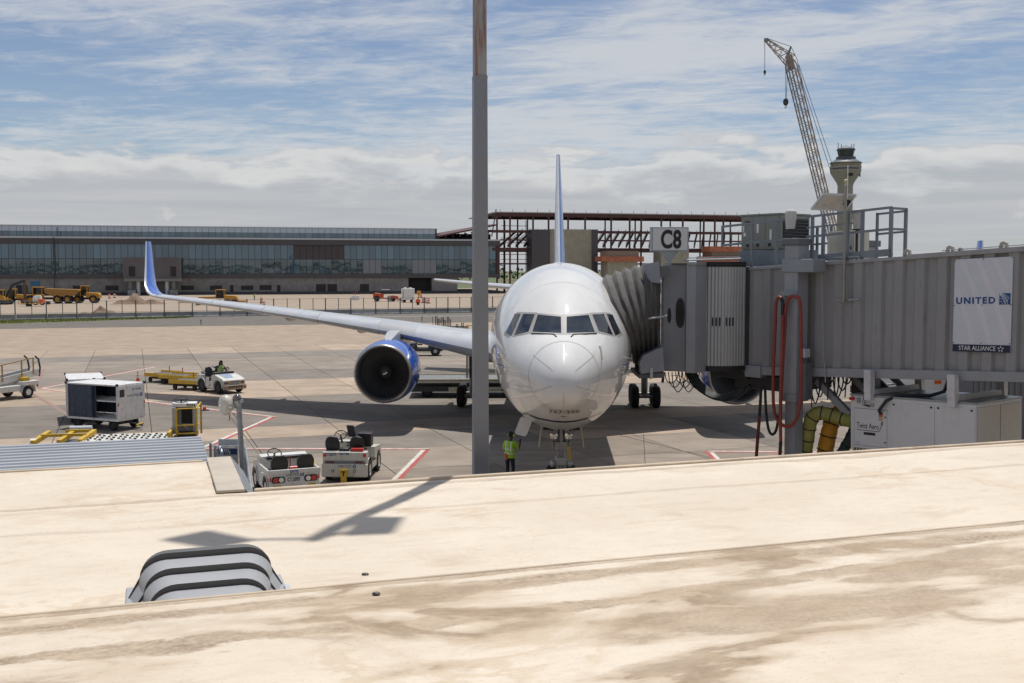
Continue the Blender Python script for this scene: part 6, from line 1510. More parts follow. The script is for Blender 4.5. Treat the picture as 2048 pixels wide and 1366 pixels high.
# belt loader at the left edge -------------------------------------------------------------------------------------
bl_ = gp(20, 803); bt = thing('belt_loader', 'white belt loader with raised grey conveyor and tan handrails at the left edge', 'belt loader', (gp(50, 793).x - 2.5 * cos(radians(64)), gp(50, 793).y - 2.5 * sin(radians(64)), 0), radians(64))
b = MB(); b.box(-3.2, 2.6, -.8, .8, .45, .8); b.box(1.6, 2.7, -.95, .95, .75, 1.0); b.build('chassis', tugw, bt, bevel=.04)
def conv(x): return .7 + (x + 3.0) * .125
b = MB(); b.add([V((x, y, conv(x) + dz)) for (x, y, dz) in ((-3.6, -.4, 0), (3.1, -.4, 0), (3.1, .4, 0), (-3.6, .4, 0), (-3.6, -.4, -.22), (3.1, -.4, -.22), (3.1, .4, -.22), (-3.6, .4, -.22))], [(0, 1, 2, 3), (7, 6, 5, 4), (0, 1, 5, 4), (1, 2, 6, 5), (2, 3, 7, 6), (3, 0, 4, 7)]); b.build('conveyor_belt', M('belt_rubber', (.09, .09, .1), .7), bt, smooth=0)
for s in (-1, 1):
    b = MB(); b.bar((-3.6, s * .46, conv(-3.6) - .06), (3.1, s * .46, conv(3.1) - .06), .08, .36); b.build('conveyor_side', tugw, bt)
b = MB(); b.add([V((x, y, z)) for y in (-.36, .36) for (x, z) in ((-2.6, .8), (1.9, .8), (2.4, conv(2.4) - .2), (-2.6, conv(-2.6) - .15))], [(0, 1, 2, 3), (7, 6, 5, 4), (0, 1, 5, 4), (1, 2, 6, 5), (2, 3, 7, 6), (3, 0, 4, 7)]); b.build('lift_housing', tugb, bt, smooth=0)
tanm = M('handrail_tan', (.4, .24, .08), .5, dirt=.3)
for x in (-2.2, -.8, .6, 1.9, 2.7): b = MB(); b.bar((x, -.52, conv(x) - .1), (x, -.52, conv(x) + .85), .06); b.build('rail_post', tanm, bt)
b = MB(); b.bar((-2.2, -.52, conv(-2.2) + .85), (2.7, -.52, conv(2.7) + .85), .05); b.build('handrail', tanm, bt)
b = MB(); b.tube([(2.9, -.46, conv(2.9) + .9), (3.12, -.46, conv(3) + .7), (3.22, -.46, conv(3) + .2), (3.15, -.46, conv(3) - .3)], .05, 8); b.tube([(2.9, .46, conv(2.9) + .9), (3.12, .46, conv(3) + .7), (3.22, .46, conv(3) + .2), (3.15, .46, conv(3) - .3)], .05, 8); b.build('rubber_bumper', black, bt)
for x in (-2.2, 2.0):
    for s in (-1, 1):
        wheel(bt, (x, s * .82, .36), .36, .24, (0, 1, 0), white, .5)
        b = MB(); b.loft([[V((x + r * cos(a), s * y, .36 + r * sin(a))) for a in [radians(k * 18) for k in range(11)]] for (r, y) in ((.44, .7), (.46, .97))], closed=False); b.build('fender', tugw, bt, smooth=40)
b = MB(); b.box(1.7, 2.1, -.9, -.5, 1.0, 1.22); b.build('step_box', yellow, bt, bevel=.02); b = MB(); b.box(2.4, 2.75, .4, .9, 1.0, 1.25); b.build('step_box', yellow, bt, bevel=.02)
for s in (-1, 1): b = MB(); b.box(2.7, 2.73, s * .8 - .06, s * .8 + .06, .6, .74); b.build('tail_light', taill, bt, smooth=0)
seat(bt, -1.6, .75, .8, .45, .5)
b = MB(); b.box(-.7, -.4, .5, .95, .8, 1.3); b.build('driver_console', navs, bt, bevel=.03)
# container loader behind the corrugated roof --------------------------------------------------------------------------
a, c = gp(60, 917), gp(345, 908); lr = atan2(c.y - a.y, c.x - a.x); ll = (c - a).length
ld = thing('container_loader', 'white roller deck container loader with yellow frame and driver console behind the corrugated roof', 'cargo loader', (a.x, a.y, 0), lr)
dw = M('loader_deck', (.6, .59, .55), .5, var=.06, dirt=.35)
zd_ = .62
b = MB(); b.box(ll * .35, ll * .97, -.1, 1.7, zd_ - .25, zd_); b.build('deck', dw, ld, smooth=0)
rs_ = None
for k in range(7):
    x = ll * (.42 + .083 * k)
    for y in [.1 + .25 * j for j in range(6)]:
        if rs_ is None: rs_ = MB().lathe([(.001, -.045), (.03, -.045), (.03, .045), (.001, .045)], (0, 0, 0), (1, 0, 0), 8).build('roller', inkb, ld); o = rs_
        else: o = share(rs_, 'roller', ld)
        o.location = (x + (.12 if int(y * 4) % 2 else -.1), y, zd_ + .03); o.rotation_euler = (0, 0, .5 if int(y * 4) % 2 else -.4)
for k in range(8): b = MB(); x = ll * (.38 + .083 * k); b.box(x - .012, x + .012, -.1, 1.7, zd_ + .002, zd_ + .012); b.build('deck_joint', steel, ld, smooth=0)
for x in (.02, .2, .345): b = MB(); b.bar((ll * x, 0, .6), (ll * x + .3, 1.5, .78), .18, .2); b.build('frame_beam', yellow, ld, bevel=.02)
b = MB(); b.bar((ll * .03 + .1, .7, .78), (ll * .37, .7, .78), .11); b.bar((ll * .2, 1.35, .84), (ll * .37, 1.35, .84), .11); b.build('frame_beam', yellow, ld)
b = MB(); b.box(ll * .18, ll * .36, .2, 1.4, .3, .5); b.build('lower_deck', greyD, ld, smooth=0)
b = MB(); b.cyl((ll * .22, 1.6, .9), (ll * .38, 1.6, .9), .12, n=12); b.build('cylinder', greyL, ld); b = MB(); b.cyl((0, .2, .55), (.2, .2, .55), .2, n=14); b.build('end_roller', white, ld)
b = MB(); b.box(ll * .965, ll * .985, .0, 1.6, zd_, zd_ + .25); b.build('stop_gate', yellow, ld, bevel=.01)
b = MB(); b.box(ll * .985, ll * 1.14, .0, 1.5, zd_ - .3, zd_ - .08); b.build('side_deck', greyD, ld, smooth=0)
for x in (.5, .85):
    for y in (0, 1.5): wheel(ld, (ll * x, y, .3), .3, .25, (0, 1, 0), dark, .5, n=14)
kx = ll * 1.06
q0 = Matrix.Rotation(-lr, 4, 'Z') @ (gp(368, 902) - a); kx = q0.x; ky = 1.2
n_before = set(COL.objects)
b = MB(); b.box(kx - .48, kx - .34, ky - .2, ky + .5, .7, 2.3); b.box(kx + .3, kx + .44, ky + .1, ky + .5, .7, 2.3); b.box(kx - .48, kx + .44, ky + .5, ky + .62, .7, 2.45); b.build('console_body', M('console_grey', (.4, .39, .36), .5, dirt=.3), ld, bevel=.015)
b = MB(); b.box(kx - .5, kx + .46, ky - .05, ky + .6, 2.3, 2.52); b.build('console_top', white, ld, bevel=.02)
b = MB(); b.box(kx - .18, kx + .24, ky + .48, ky + .5, 1.2, 2.1); b.build('console_recess', inkb, ld, smooth=0)
for k in range(5): b = MB(); x = kx + .1 + .07 * k; b.box(x, x + .035, ky - .06, ky - .05, 2.34, 2.48); b.build('gauge', inkb, ld, smooth=0)
c_ = V((kx - .14, ky + .1, 2.72)); b = MB(); b.tube([c_ + V((.3 * cos(2 * pi * k / 24), .3 * sin(2 * pi * k / 24) * .8, .14 * sin(2 * pi * k / 24))) for k in range(24)], .025, 8, True); b.bar(c_ - V((.3, 0, 0)), c_ + V((.3, 0, 0)), .04); b.bar(c_, c_ - V((0, -.1, .3)), .06); b.build('steering_wheel', black, ld)
for x, y in ((-.3, -.35), (.5, -.35), (.62, .3)): b = MB(); b.bar((kx + x, ky + y, .6), (kx + x, ky + y, 2.25 if x < .6 else 2.5), .075); b.build('guard_post', yellow, ld)
b = MB(); b.tube([(kx - .3, ky - .35, 2.1), (kx - .22, ky - .35, 2.25), (kx + .5, ky - .35, 2.25)], .035, 8); b.bar((kx + .5, ky - .35, 2.25), (kx + .62, ky + .3, 2.5), .06); b.build('guard_rail', yellow, ld); b = MB(); b.bar((kx - .3, ky - .35, 1.25), (kx + .5, ky - .35, 1.25), .06); b.bar((kx + .5, ky - .35, 1.25), (kx + .62, ky + .3, 1.3), .06); b.build('guard_rail', yellow, ld); b = MB(); b.bar((kx - .3, ky - .35, .75), (kx + .5, ky - .35, .75), .07); b.build('guard_rail', yellow, ld)
b = MB(); b.box(kx - .3, kx + .5, ky - .3, ky + .4, .55, .75); b.build('step', dark, ld, smooth=0)
b = MB(); b.box(kx + .66, kx + .95, ky + .2, ky + .5, 1.98, 2.02); b.build('lamp_shelf', dark, ld, smooth=0); b = MB(); b.cyl((kx + .76, ky + .35, 2.02), (kx + .76, ky + .35, 2.2), .07, n=12); b.build('beacon', orange, ld)
b = MB(); b.bar((kx + .1, ky + .46, .8), (kx - .1, ky + .4, 1.1), .04); b.bar((kx + .28, ky + .4, .8), (kx + .34, ky + .3, 1.2), .04); b.build('lever', inkw, ld)
for o in set(COL.objects) - n_before:
    o.location.z = .55 * (1 - .68); o.scale.z = .68
# railing, info board and wrapped lamp at the stair head just beyond the roof ---------------------------------------------
SY = 15.9
st = thing('stair_railing', 'grey tube railing of the stair landing just beyond the roof corner', 'railing', (0, 0, 0))
def tb(pts, r=.02, name='tube_rail', mat=None): b = MB(); b.tube(pts, r, 8); return b.build(name, mat or greyL and steel, st)
zl = 3.95
def drop(p): return V((p.x, p.y, zl))
A_ = pt(421, 884, 16.4); B_ = pt(430, 893, 16.1)
tb([drop(A_), A_, B_ + V((0, 0, -.02)), drop(B_)]); C1 = pt(474, 893, 16.4)
tb([B_, C1, drop(C1)]); D1_ = pt(472, 880, 17); tb([drop(D1_), D1_, pt(484, 888, 16.6)])
tb([drop(pt(434, 905, 15.5)), pt(434, 898, 15.5), pt(441, 895, 15.3), pt(443, 906, 15.2), drop(pt(443, 906, 15.2))])
tb([pt(484, 893, 16.0), pt(488, 891, 16.0), pt(492, 900, 15.6), pt(503, 985, 14.2)]); tb([pt(492, 898, 15.9), drop(pt(492, 960, 15.9))])
l0, l1 = pt(415, 900, 15.0), pt(505, 900, 17.2)
b = MB(); b.box(l0.x, l1.x, 14.9 * KF, 17.2 * KF, zl - .1, zl); b.build('landing', steel, st, smooth=0)
for x in (l0.x + .05, l1.x - .05):
    for y in (15 * KF, 17.1 * KF): b = MB(); b.cyl((x, y, 0), (x, y, zl - .1), .05); b.build('leg', steel, st)
p0, p1 = pt(433, 896, 15.8), pt(475, 930, 15.8)
ib = thing('info_board', 'navy and white information board headed 777s fixed to the landing railing', 'sign', ((p0.x + p1.x) / 2, p0.y, 0)); w = p1.x - p0.x
b = MB(); b.box(-w / 2, w / 2, 0, .02, p1.z - .12, p0.z); b.build('panel', M('board_grey', (.36, .37, .38), .5, var=.05), ib, bevel=.004)
b = MB(); b.box(-w / 2, w / 2, -.004, 0, p0.z - .09, p0.z - .01); b.build('navy_band', M('board_navy', (.01, .03, .1), .5), ib, smooth=0)
lettering('777s', .085, (0, -.008, p0.z - .05), (1, 0, 0), (0, 0, 1), inkw, ib, fit=.1)
for k, s_ in enumerate(('ARE TO BE BACKED IN', 'AT A DOCK SPEED', 'OF A WALKING PACE')): lettering(s_, .04, (0, -.006, p0.z - .13 - .05 * k), (1, 0, 0), (0, 0, 1), inkw, ib, fit=.27, name='small_print')
b = MB(); b.box(-w / 2 + .02, w / 2, .03, .05, p0.z + .03, p0.z + .12); b.build('upper_strip', greyL, ib, smooth=0)
wl0 = pt(476, 800, 15.3); wp = thing('wrapped_lamp_post', 'galvanised post with a plastic wrapped lamp and round camera dome', 'lamp post', (wl0.x, wl0.y, 0))
LR = lambda px, py, Y=15.3: pt(px, py, Y) - V((wl0.x, wl0.y, 0))
b = MB(); b.tube([LR(477.5, 808), LR(481, 870), LR(487, 965), LR(489, 1010)], .036, 10); b.build('post', steel, wp)
c_ = LR(474, 796); b = MB(); b.sph(c_, .058, 14, 10); b.build('camera_dome', M('dome_glass', (.12, .12, .13), .08, spec=.8), wp, smooth=60)
b = MB(); b.bar(LR(456, 804), LR(486, 802), .05, .04); b.bar(LR(474, 800), LR(478, 812), .09, .05); b.build('bracket', steel, wp)
bagm = M('plastic_wrap', (.55, .52, .46), .25, var=.2, scale=12, coat=.4)
b = MB(); rs = []; c_ = LR(452, 809)
for (dx, r) in ((.11, .03), (.08, .075), (.03, .115), (-.02, .13), (-.06, .12), (-.085, .08), (-.095, .01)):
    rs.append([c_ + V((dx, -.02, 0)) + V((-.3 * 0, r * cos(2 * pi * k / 18), r * 1.1 * sin(2 * pi * k / 18))) * (1 + .1 * mnoise.noise(V((k * .9, dx * 20, 1)))) for k in range(18)])
b.loft(rs, caps=True); b.v = [tuple(Matrix.Rotation(radians(35), 3, 'Z') @ (V(v) - c_) + c_) for v in b.v]; lp = b.build('wrapped_lamp', bagm, wp, smooth=50)
for k in range(9): a = 2 * pi * k / 18 + .2; b = MB(); b.tube([c_ + V((-.03, -.1, 0)) + V((.02 * cos(a), 0, .02 * sin(a))), c_ + V((.03, -.135, 0)) + V((.085 * cos(a * 2), 0, .095 * sin(a * 2)))], .004, 5); b.build('guard_wire', inkw, lp)
b = MB(); b.tube([c_ + V((.04, 0, -.12)), c_ + V((.05, -.02, -.17)), c_ + V((.04, 0, -.22))], .008, 5); b.build('loose_cord', orange, wp)
wr_ = thing('guy_wire', 'thin grey guy wire slanting down from the wrapped lamp', 'wire', (0, 0, 0)); b = MB(); b.tube([pt(452, 822, 15.3), pt(452, 822, 15.3).lerp(gp(549, 938), .5) - V((0, 0, .12)), gp(549, 938)], .01, 6); b.build('wire', greyL, wr_)
# loading deck under the wing, far tractors and small things ---------------------------------------------------------------
a, c = gp(838, 800), gp(960, 800); dk = thing('cargo_loader', 'low white roller platform cargo loader parked behind the left engine', 'cargo loader', (a.x, a.y + 1, 0), radians(2)); L2 = 7.2
b = MB(); b.box(-.6, L2, 0, 3.6, 1.1, 1.3); b.build('platform', dw, dk, smooth=0)
for k in range(14): b = MB(); x = -.4 + k * .55; b.box(x - .02, x + .02, .1, 3.5, 1.305, 1.32); b.build('deck_joint', steel, dk, smooth=0)
for k in range(5): b = MB(); y = .5 + k * .7; b.cyl((-.5, y, 1.31), (L2, y, 1.31), .05, n=6); b.build('roller_row', steel, dk)
b = MB(); b.box(-.6, L2, -.06, .02, 1.28, 1.36); b.box(-.6, L2, 3.58, 3.66, 1.28, 1.4); b.build('side_guide', M('guide_buff', (.33, .27, .13), .6, dirt=.4), dk, smooth=0)
b = MB(); b.box(-.6, L2, -.05, 3.4, .45, .85); b.build('chassis', dark, dk, smooth=0); b = MB(); b.box(1.8, 5.2, -.12, -.05, .5, .8); b.build('striped_panel', M('panel_cream', (.5, .48, .42), .5, dirt=.4), dk, smooth=0)
for x in (2.2, 3.5): b = MB(); b.box(x, x + .6, -.13, -.12, .58, .72); b.build('yellow_label', yellow, dk, smooth=0)
for x in (.4, 5.8):
    for y in (.3, 3.1): wheel(dk, (x, y, .35), .35, .3, (0, 1, 0), dark, .5, n=14)
dk.scale = (.9, .85, .78)
for (px, py, lab, rz) in ((846, 712, 'dark baggage tractor seen beneath the left wing behind the engine', 0.1),):
    q = gp(px, py); t = thing('baggage_tractor', lab, 'tow tractor', (q.x, q.y + .6, 0), rz)
    b = MB(); side_prof(b, [(-1.6, .4), (-1.6, 1.1), (-.6, 1.15), (-.5, .7), (.4, .7), (.5, 1.25), (1.5, 1.1), (1.6, .4)], 1.5); b.build('body', dark, t, bevel=.04)
    for x in (-1.1, 1.0):
        for s in (-1, 1): wheel(t, (x, s * .7, .42), .42, .3, (0, 1, 0), greyL, .4, n=16)
    b = MB(); b.bar((1.6, 0, .5), (3.6, 0, .45), .1); b.build('tow_bar', dark, t); seat(t, -.5, 0, .9, .6, .5); steering(t, .3, 0, 1.45)
    b = MB(); b.box(-1.62, -1.55, -.6, -.4, .8, 1.0); b.build('tail_light', taill, t)
q = gp(897, 672); t = thing('tractor_group', 'distant dark tow tractor with upright hoops seen above the left wing', 'tow tractor', (q.x, q.y, 0), pi / 2)
b = MB(); side_prof(b, [(-1.4, .35), (-1.4, 1.0), (-.4, 1.0), (-.3, .6), (.3, .6), (.4, 1.1), (1.3, .95), (1.4, .4)], 4.4); b.build('body', dark, t, bevel=.04)
for y, h in ((-1.7, .5), (-1.1, .35), (-.3, .9), (-.1, 1.2), (.25, .8), (.5, 1.15), (.9, .95), (1.2, 1.25)): b = MB(); b.tube([(-.9, y, 1.0), (-.95, y, 1.0 + h), (-.75, y + .18, 1.0 + h), (-.7, y + .2, 1.0)], .05, 6); b.build('hoop', dark, t)
steering(t, -.2, .9, 1.75, .25, 1.0)
for x in (-.9, .9):
    for s in (-1, 1): wheel(t, (x, s * 1.9, .4), .4, .3, (0, 1, 0), dark, .4, n=14)
b = MB(); b.cyl((-.8, 1.7, 1.0), (-.8, 1.7, 2.2), .03); b.build('mast', dark, t)
t.name = 'tow_tractor'
q = gp(940, 676); t = thing('guard_railing', 'yellow tube guard frame seen beside the mast above the left wing', 'guard rail', (q.x, q.y, 0), .1)
for x in (-.35, .8): b = MB(); b.bar((x, 0, .0), (x, 0, 1.4), .09); b.build('post', yellow, t)
for z in (.5, .95, 1.36): b = MB(); b.bar((-.35, 0, z), (.8, 0, z), .08); b.build('bar', yellow, t)
# white truck and dark container glimpsed under the bridge
q = pt(1885, 775, 50); t = thing('service_truck', 'white box truck glimpsed under the bridge behind the air unit', 'truck', (q.x, q.y, 0), radians(4))
b = MB(); b.box(-2.3, .9, -1.1, 1.1, .9, 2.75); b.build('box_body', white, t, bevel=.04); b = MB(); side_prof(b, [(.95, .6), (.95, 2.3), (1.6, 2.3), (2.0, 1.6), (2.6, 1.5), (2.65, .6)], 2.0); b.build('cab', white, t, bevel=.05)
b = MB(); b.box(-2.32, -2.3, -.7, -.5, 2.4, 2.6); b.box(-.9, -.6, -1.12, -1.1, 2.45, 2.6); b.build('marker_lamp', orange, t, smooth=0); b = MB(); b.box(1.0, 1.55, -1.01, -.99, 1.6, 2.15); b.build('window', glassK, t, smooth=0)
b = MB(); b.box(-2.2, 2.4, -.8, .8, .45, .88); b.build('chassis', dark, t, smooth=0)
for x in (-1.5, 1.8):
    for s in (-1, 1): wheel(t, (x, s * .95, .42), .42, .28, (0, 1, 0), white, .5, n=16)
q = pt(2010, 790, 47); t = thing('dark_container', 'dark corrugated container glimpsed under the bridge at the right edge', 'container', (q.x + 1.0, q.y, 0), radians(4))
b = MB(); pr = []
for k in range(24): pr += [(-3 + k * .25, -.0), (-3 + k * .25 + .1, 0), (-3 + k * .25 + .13, .05), (-3 + k * .25 + .22, .05)]
b.loft([[(x, -1.2 + y, z) for x, y in pr] for z in (.15, 3.2)], closed=False); b.box(-3, 3, -1.14, 1.2, .1, 3.25); b.build('shell', greyD, t, smooth=0)
for x in (-2.7, 2.7):
    for y in (-1, 1): b = MB(); b.box(x - .15, x + .15, y - .15, y + .15, 0, .1); b.build('corner_foot', dark, t, smooth=0)
# ------------------------------------------------------------------ far concourse under construction
BA = atan2(.248 * KF, .969); B0 = V((-149, 332 * KF, 0)); BN = V((-sin(BA), cos(BA), 0))
BM = Matrix.Translation(B0) @ Matrix.Rotation(BA, 4, 'Z'); BI = BM.inverted()
def bl(px, py, y=0.0):
    d = ray(px, py); s = (y + B0.dot(BN)) / d.dot(BN); return BI @ (V((0, 0, H)) + d * s)
hall = thing('concourse_building', 'long dark glass airport concourse with white clerestory beyond the construction site', 'building', B0, BA)
clad = M('dark_cladding', (.07, .066, .072), .5, var=.1, scale=.3); stone = M('grey_block_wall', (.235, .222, .212), .85, var=.25, scale=.5, dirt=.4, dscale=(.4, .4, .4))
brown = M('brown_panel', (.06, .048, .052), .5, var=.1, scale=.3); gpan = M('grey_spandrel', (.2, .22, .25), .35, var=.05)
def gl(name, tint, wob, rough=.03):
    m = bpy.data.materials.new(name); m.use_nodes = True; n = m.node_tree.nodes; L = m.node_tree.links.new; p = n['Principled BSDF']
    p.inputs['Base Color'].default_value = (*tint, 1); p.inputs['Roughness'].default_value = rough; p.inputs['IOR'].default_value = 2.0
    t = n.new('ShaderNodeTexCoord'); oi = n.new('ShaderNodeObjectInfo'); a = n.new('ShaderNodeVectorMath'); a.operation = 'ADD'; L(t.outputs['Object'], a.inputs[0])
    mu = n.new('ShaderNodeVectorMath'); mu.operation = 'SCALE'; L(oi.outputs['Location'], mu.inputs[0]); mu.inputs['Scale'].default_value = .37; L(mu.outputs[0], a.inputs[1])
    z = n.new('ShaderNodeTexNoise'); L(a.outputs[0], z.inputs['Vector']); z.inputs['Scale'].default_value = .45; z.inputs['Detail'].default_value = 2
    b = n.new('ShaderNodeBump'); b.inputs['Strength'].default_value = wob; b.inputs['Distance'].default_value = .05; L(z.outputs[0], b.inputs['Height']); L(b.outputs[0], p.inputs['Normal'])
    h = n.new('ShaderNodeHueSaturation'); h.inputs['Color'].default_value = (*tint, 1); q = n.new('ShaderNodeMapRange'); L(oi.outputs['Random'], q.inputs[0]); q.inputs[3].default_value = .7; q.inputs[4].default_value = 1.35; L(q.outputs[0], h.inputs['Value']); L(h.outputs[0], p.inputs['Base Color'])
    return m
gUp = gl('teal_glass', (.05, .115, .165), .08); gLo = gl('lower_teal_glass', (.035, .075, .095), .13); gCl = gl('clerestory_glass', (.055, .11, .145), .05)
whp = M('clerestory_white_panel', (.42, .47, .53), .3, var=.04)
xL, xR = bl(-70, 520).x, bl(1000, 520).x; xC = bl(876, 460).x
Z = dict(top=20.5, sp=18.9, cb=17.3, led=16.8, b1=15.2, mid=10.8, gb=6.3, b2=5.0, f=.8)
def hb(name, x0, x1, y0, y1, z0, z1, m, **k): return MB().box(x0, x1, y0, y1, z0, z1).build(name, m, hall, smooth=0, **k)
hb('roof_band', xL, xR, -.5, 40, Z['b1'], Z['led'], clad); hb('roof_ledge', xL, xR, -.7, 2.2, Z['led'] + .003, Z['cb'], greyL)
hb('lower_band', xL, xR, -.4, 38, Z['b2'], Z['gb'], clad); hb('core_wall', xL, xR, .3, 38, Z['gb'] + .005, Z['b1'] - .005, brown)
hb('clerestory_core', xL, xC, 2.3, 34, Z['cb'] + .005, Z['top'] - .05, clad); hb('clerestory_cap', xL, xC + .1, 1.85, 34, Z['top'], Z['top'] + .25, greyL)
hb('base_wall', xL, bl(817, 575).x, 0, 36, Z['f'] + .003, Z['b2'] - .005, stone); hb('base_wall', bl(864, 575).x, xR - 14, 0, 36, Z['f'] + .003, Z['b2'] - .005, stone)
hb('foundation', xL, xR, -.5, 36, -.1, Z['f'], M('foundation_dark', (.07, .07, .075), .8, var=.2)); hb('dark_opening', bl(817, 575).x + .01, bl(864, 575).x - .01, 3, 20, Z['f'] + .01, Z['b2'] - .01, black)
pitch = 1.94; n_ = int((xR - xL) / pitch); srcs = {}
def pane(key, name, mat, w, h, x, y, z):
    if key not in srcs: srcs[key] = MB().box(-w / 2, w / 2, 0, .08, -h / 2, h / 2).build(name, mat, hall, smooth=0); o = srcs[key]
    else: o = share(srcs[key], name, hall)
    o.location = (x, y, z); o.rotation_euler = (random.gauss(0, .0016), 0, random.gauss(0, .0022))
def pxof(x): v = BM @ V((x, 0, 10)); return 1024 + FP * v.x / v.y
for k in range(n_):
    x = xL + (k + .5) * pitch; px = pxof(x)
    if px < -30: continue
    up = px < 592 or px > 688
    pane('u' if up else 'ub', 'glass_pane' if up else 'dark_panel', gUp if up else brown, pitch - .1, Z['b1'] - Z['mid'] - .12, x, .0, (Z['b1'] + Z['mid']) / 2)
    gp2 = 722 < px < 769 or 824 < px < 870
    pane('lg' if gp2 else 'l', 'grey_panel' if gp2 else 'glass_pane', gpan if gp2 else gLo, pitch - .1, Z['mid'] - Z['gb'] - .12, x, .0, (Z['mid'] + Z['gb']) / 2)
    if x < xC - 1:
        pane('w', 'white_panel', whp, pitch - .08, Z['top'] - Z['sp'] - .08, x, 2.0, (Z['top'] + Z['sp']) / 2); pane('c', 'clerestory_pane', gCl, pitch - .08, Z['sp'] - Z['cb'] - .06, x, 2.0, (Z['sp'] + Z['cb']) / 2)
for (a, c, y0, y1) in ((146, 172, 571, 581), (211, 237, 571, 581), (362, 388, 571, 580), (420, 444, 571, 580), (460, 467, 570, 589), (482, 507, 571, 580), (519, 543, 570, 580), (554, 561, 570, 589), (33, 44, 570, 590), (46, 55, 570, 590), (632, 652, 568, 587), (655, 674, 568, 587), (720, 738, 568, 587)):
    p, q = bl(a, y1), bl(c, y0); hb('window_frame', p.x, q.x, -.05, .01, p.z, q.z, dark); hb('window_opening', p.x + .12, q.x - .12, -.08, -.04, p.z + .1, q.z - .1, inkb)
p, q = bl(61, 572), bl(80, 562); hb('blue_sheeting', p.x, q.x, -.1, -.02, p.z, q.z, M('blue_sheeting', (.03, .14, .25), .5, var=.2))
for px in (108, 116): p = bl(px, 480); MB().box(p.x - .12, p.x + .12, -1.2, -.95, 0 if px == 108 else Z['cb'], 17 if px == 108 else 20).build('downpipe', dark, hall, smooth=0)
# boarding bridge stub on columns
sx0, sx1 = bl(246, 540, -9).x, bl(360, 540, -9).x; sz0, sz1 = bl(300, 557, -9).z, bl(300, 515, -9).z
hb('bridge_stub', sx0, sx1, -9, -.55, sz0, sz1, M('stub_cladding', (.11, .1, .105), .5, var=.12, scale=.3)); hb('stub_side_glass', sx0 - .06, sx0 - .01, -8.6, -1, sz0 + .3, sz1 - .2, gUp)
hb('stub_ledge', sx0 + .3, sx1 + .4, -9.5, -8.9, sz0 - .8, sz0 - .01, M('stub_concrete', (.2, .2, .2), .8, var=.2))
for a, c in ((258, 270), (341, 352)): p, q = bl(a, 553, -9.05), bl(c, 533, -9.05); hb('stub_window', p.x, q.x, -9.08, -9.0, p.z, q.z, inkb)
for px in (261, 277, 334, 347): x = bl(px, 575, -8).x; MB().cyl((x, -8, 0), (x, -8, sz0 - .8), .55, n=14).build('stub_column', greyL if px in (277, 334) else M('stub_concrete', (.2, .2, .2)), hall)
for px in (264, 347): x = bl(px, 592, -9).x; hb('column_footing', x - 1.1, x + 1.1, -9.8, -7, 0, 1.6, concrete_b)
# ------------------------------------------------------------------ steel frame to the right
sf = thing('unfinished_building', 'unfinished rust red steel building frame beside the glass concourse', 'building frame', B0, BA)
rsm = M('red_oxide_steel', (.085, .03, .03), .6, var=.2, scale=.4); deckm = M('roof_decking', (.42, .42, .43), .6, var=.1)
def bx(px, y=0): return bl(px, 500, y).x
zr, z2, z3, z4 = 25.4, 19.9, 14.2, 9.0
xe = bx(1560)
def beam(name, a, b_, w, h=None, m=None): return MB().bar(a, b_, w, h or w).build(name, m or rsm, sf, smooth=0)
beam('roof_beam', (bx(990), 0, zr), (xe, 0, zr - .3), .4, .9); beam('roof_beam', (bx(1000), 24, zr), (xe + 4, 24, zr), .4, .9)
MB().add([(bx(990), -.6, zr + .55), (xe, -.6, zr + .5), (xe + 4, 44, zr + .5), (bx(990), 44, zr + .5), (bx(990), -.6, zr + .85), (xe, -.6, zr + .8), (xe + 4, 44, zr + .8), (bx(990), 44, zr + .8)], [(0, 1, 2, 3), (7, 6, 5, 4), (0, 1, 5, 4), (1, 2, 6, 5), (2, 3, 7, 6), (3, 0, 4, 7)]).build('roof_deck', deckm, sf, smooth=0)
beam('floor_beam', (bx(985), 0, z2), (xe, 0, z2), .4, .8); beam('floor_beam', (bx(985), 0, z3), (xe, 0, z3), .4, 1.0); beam('floor_beam', (bx(985), 0, z4 + .5), (xe, 0, z4 + .5), .35, .5)
beam('floor_beam', (bx(985), 24, z2 + 1), (xe, 24, z2 + 1), .4, .8); beam('floor_beam', (bx(985), 24, z3), (xe, 24, z3), .4, .9)
for px in (994, 1020, 1066, 1097, 1136, 1170, 1222, 1259, 1282, 1322, 1365, 1407, 1429, 1446, 1490, 1530): MB().box(bx(px) - .25, bx(px) + .25, -.25, .25, 0, zr - .4).build('steel_column', rsm, sf, smooth=0)
for px in (1008, 1035, 1055, 1210, 1270, 1340, 1400, 1460, 1520): MB().box(bx(px, 24) - .2, bx(px, 24) + .2, 23.8, 24.2, 0, zr - .4).build('steel_column', rsm, sf, smooth=0)
b = MB(); b.box(bx(1000), xe, 1, 40, z3 - .2, z3 + .25); b.build('floor_deck', rsm, sf, smooth=0)
beam('floor_beam', (bx(1000), 0, 17.2), (xe, 0, 17.2), .25, .5)
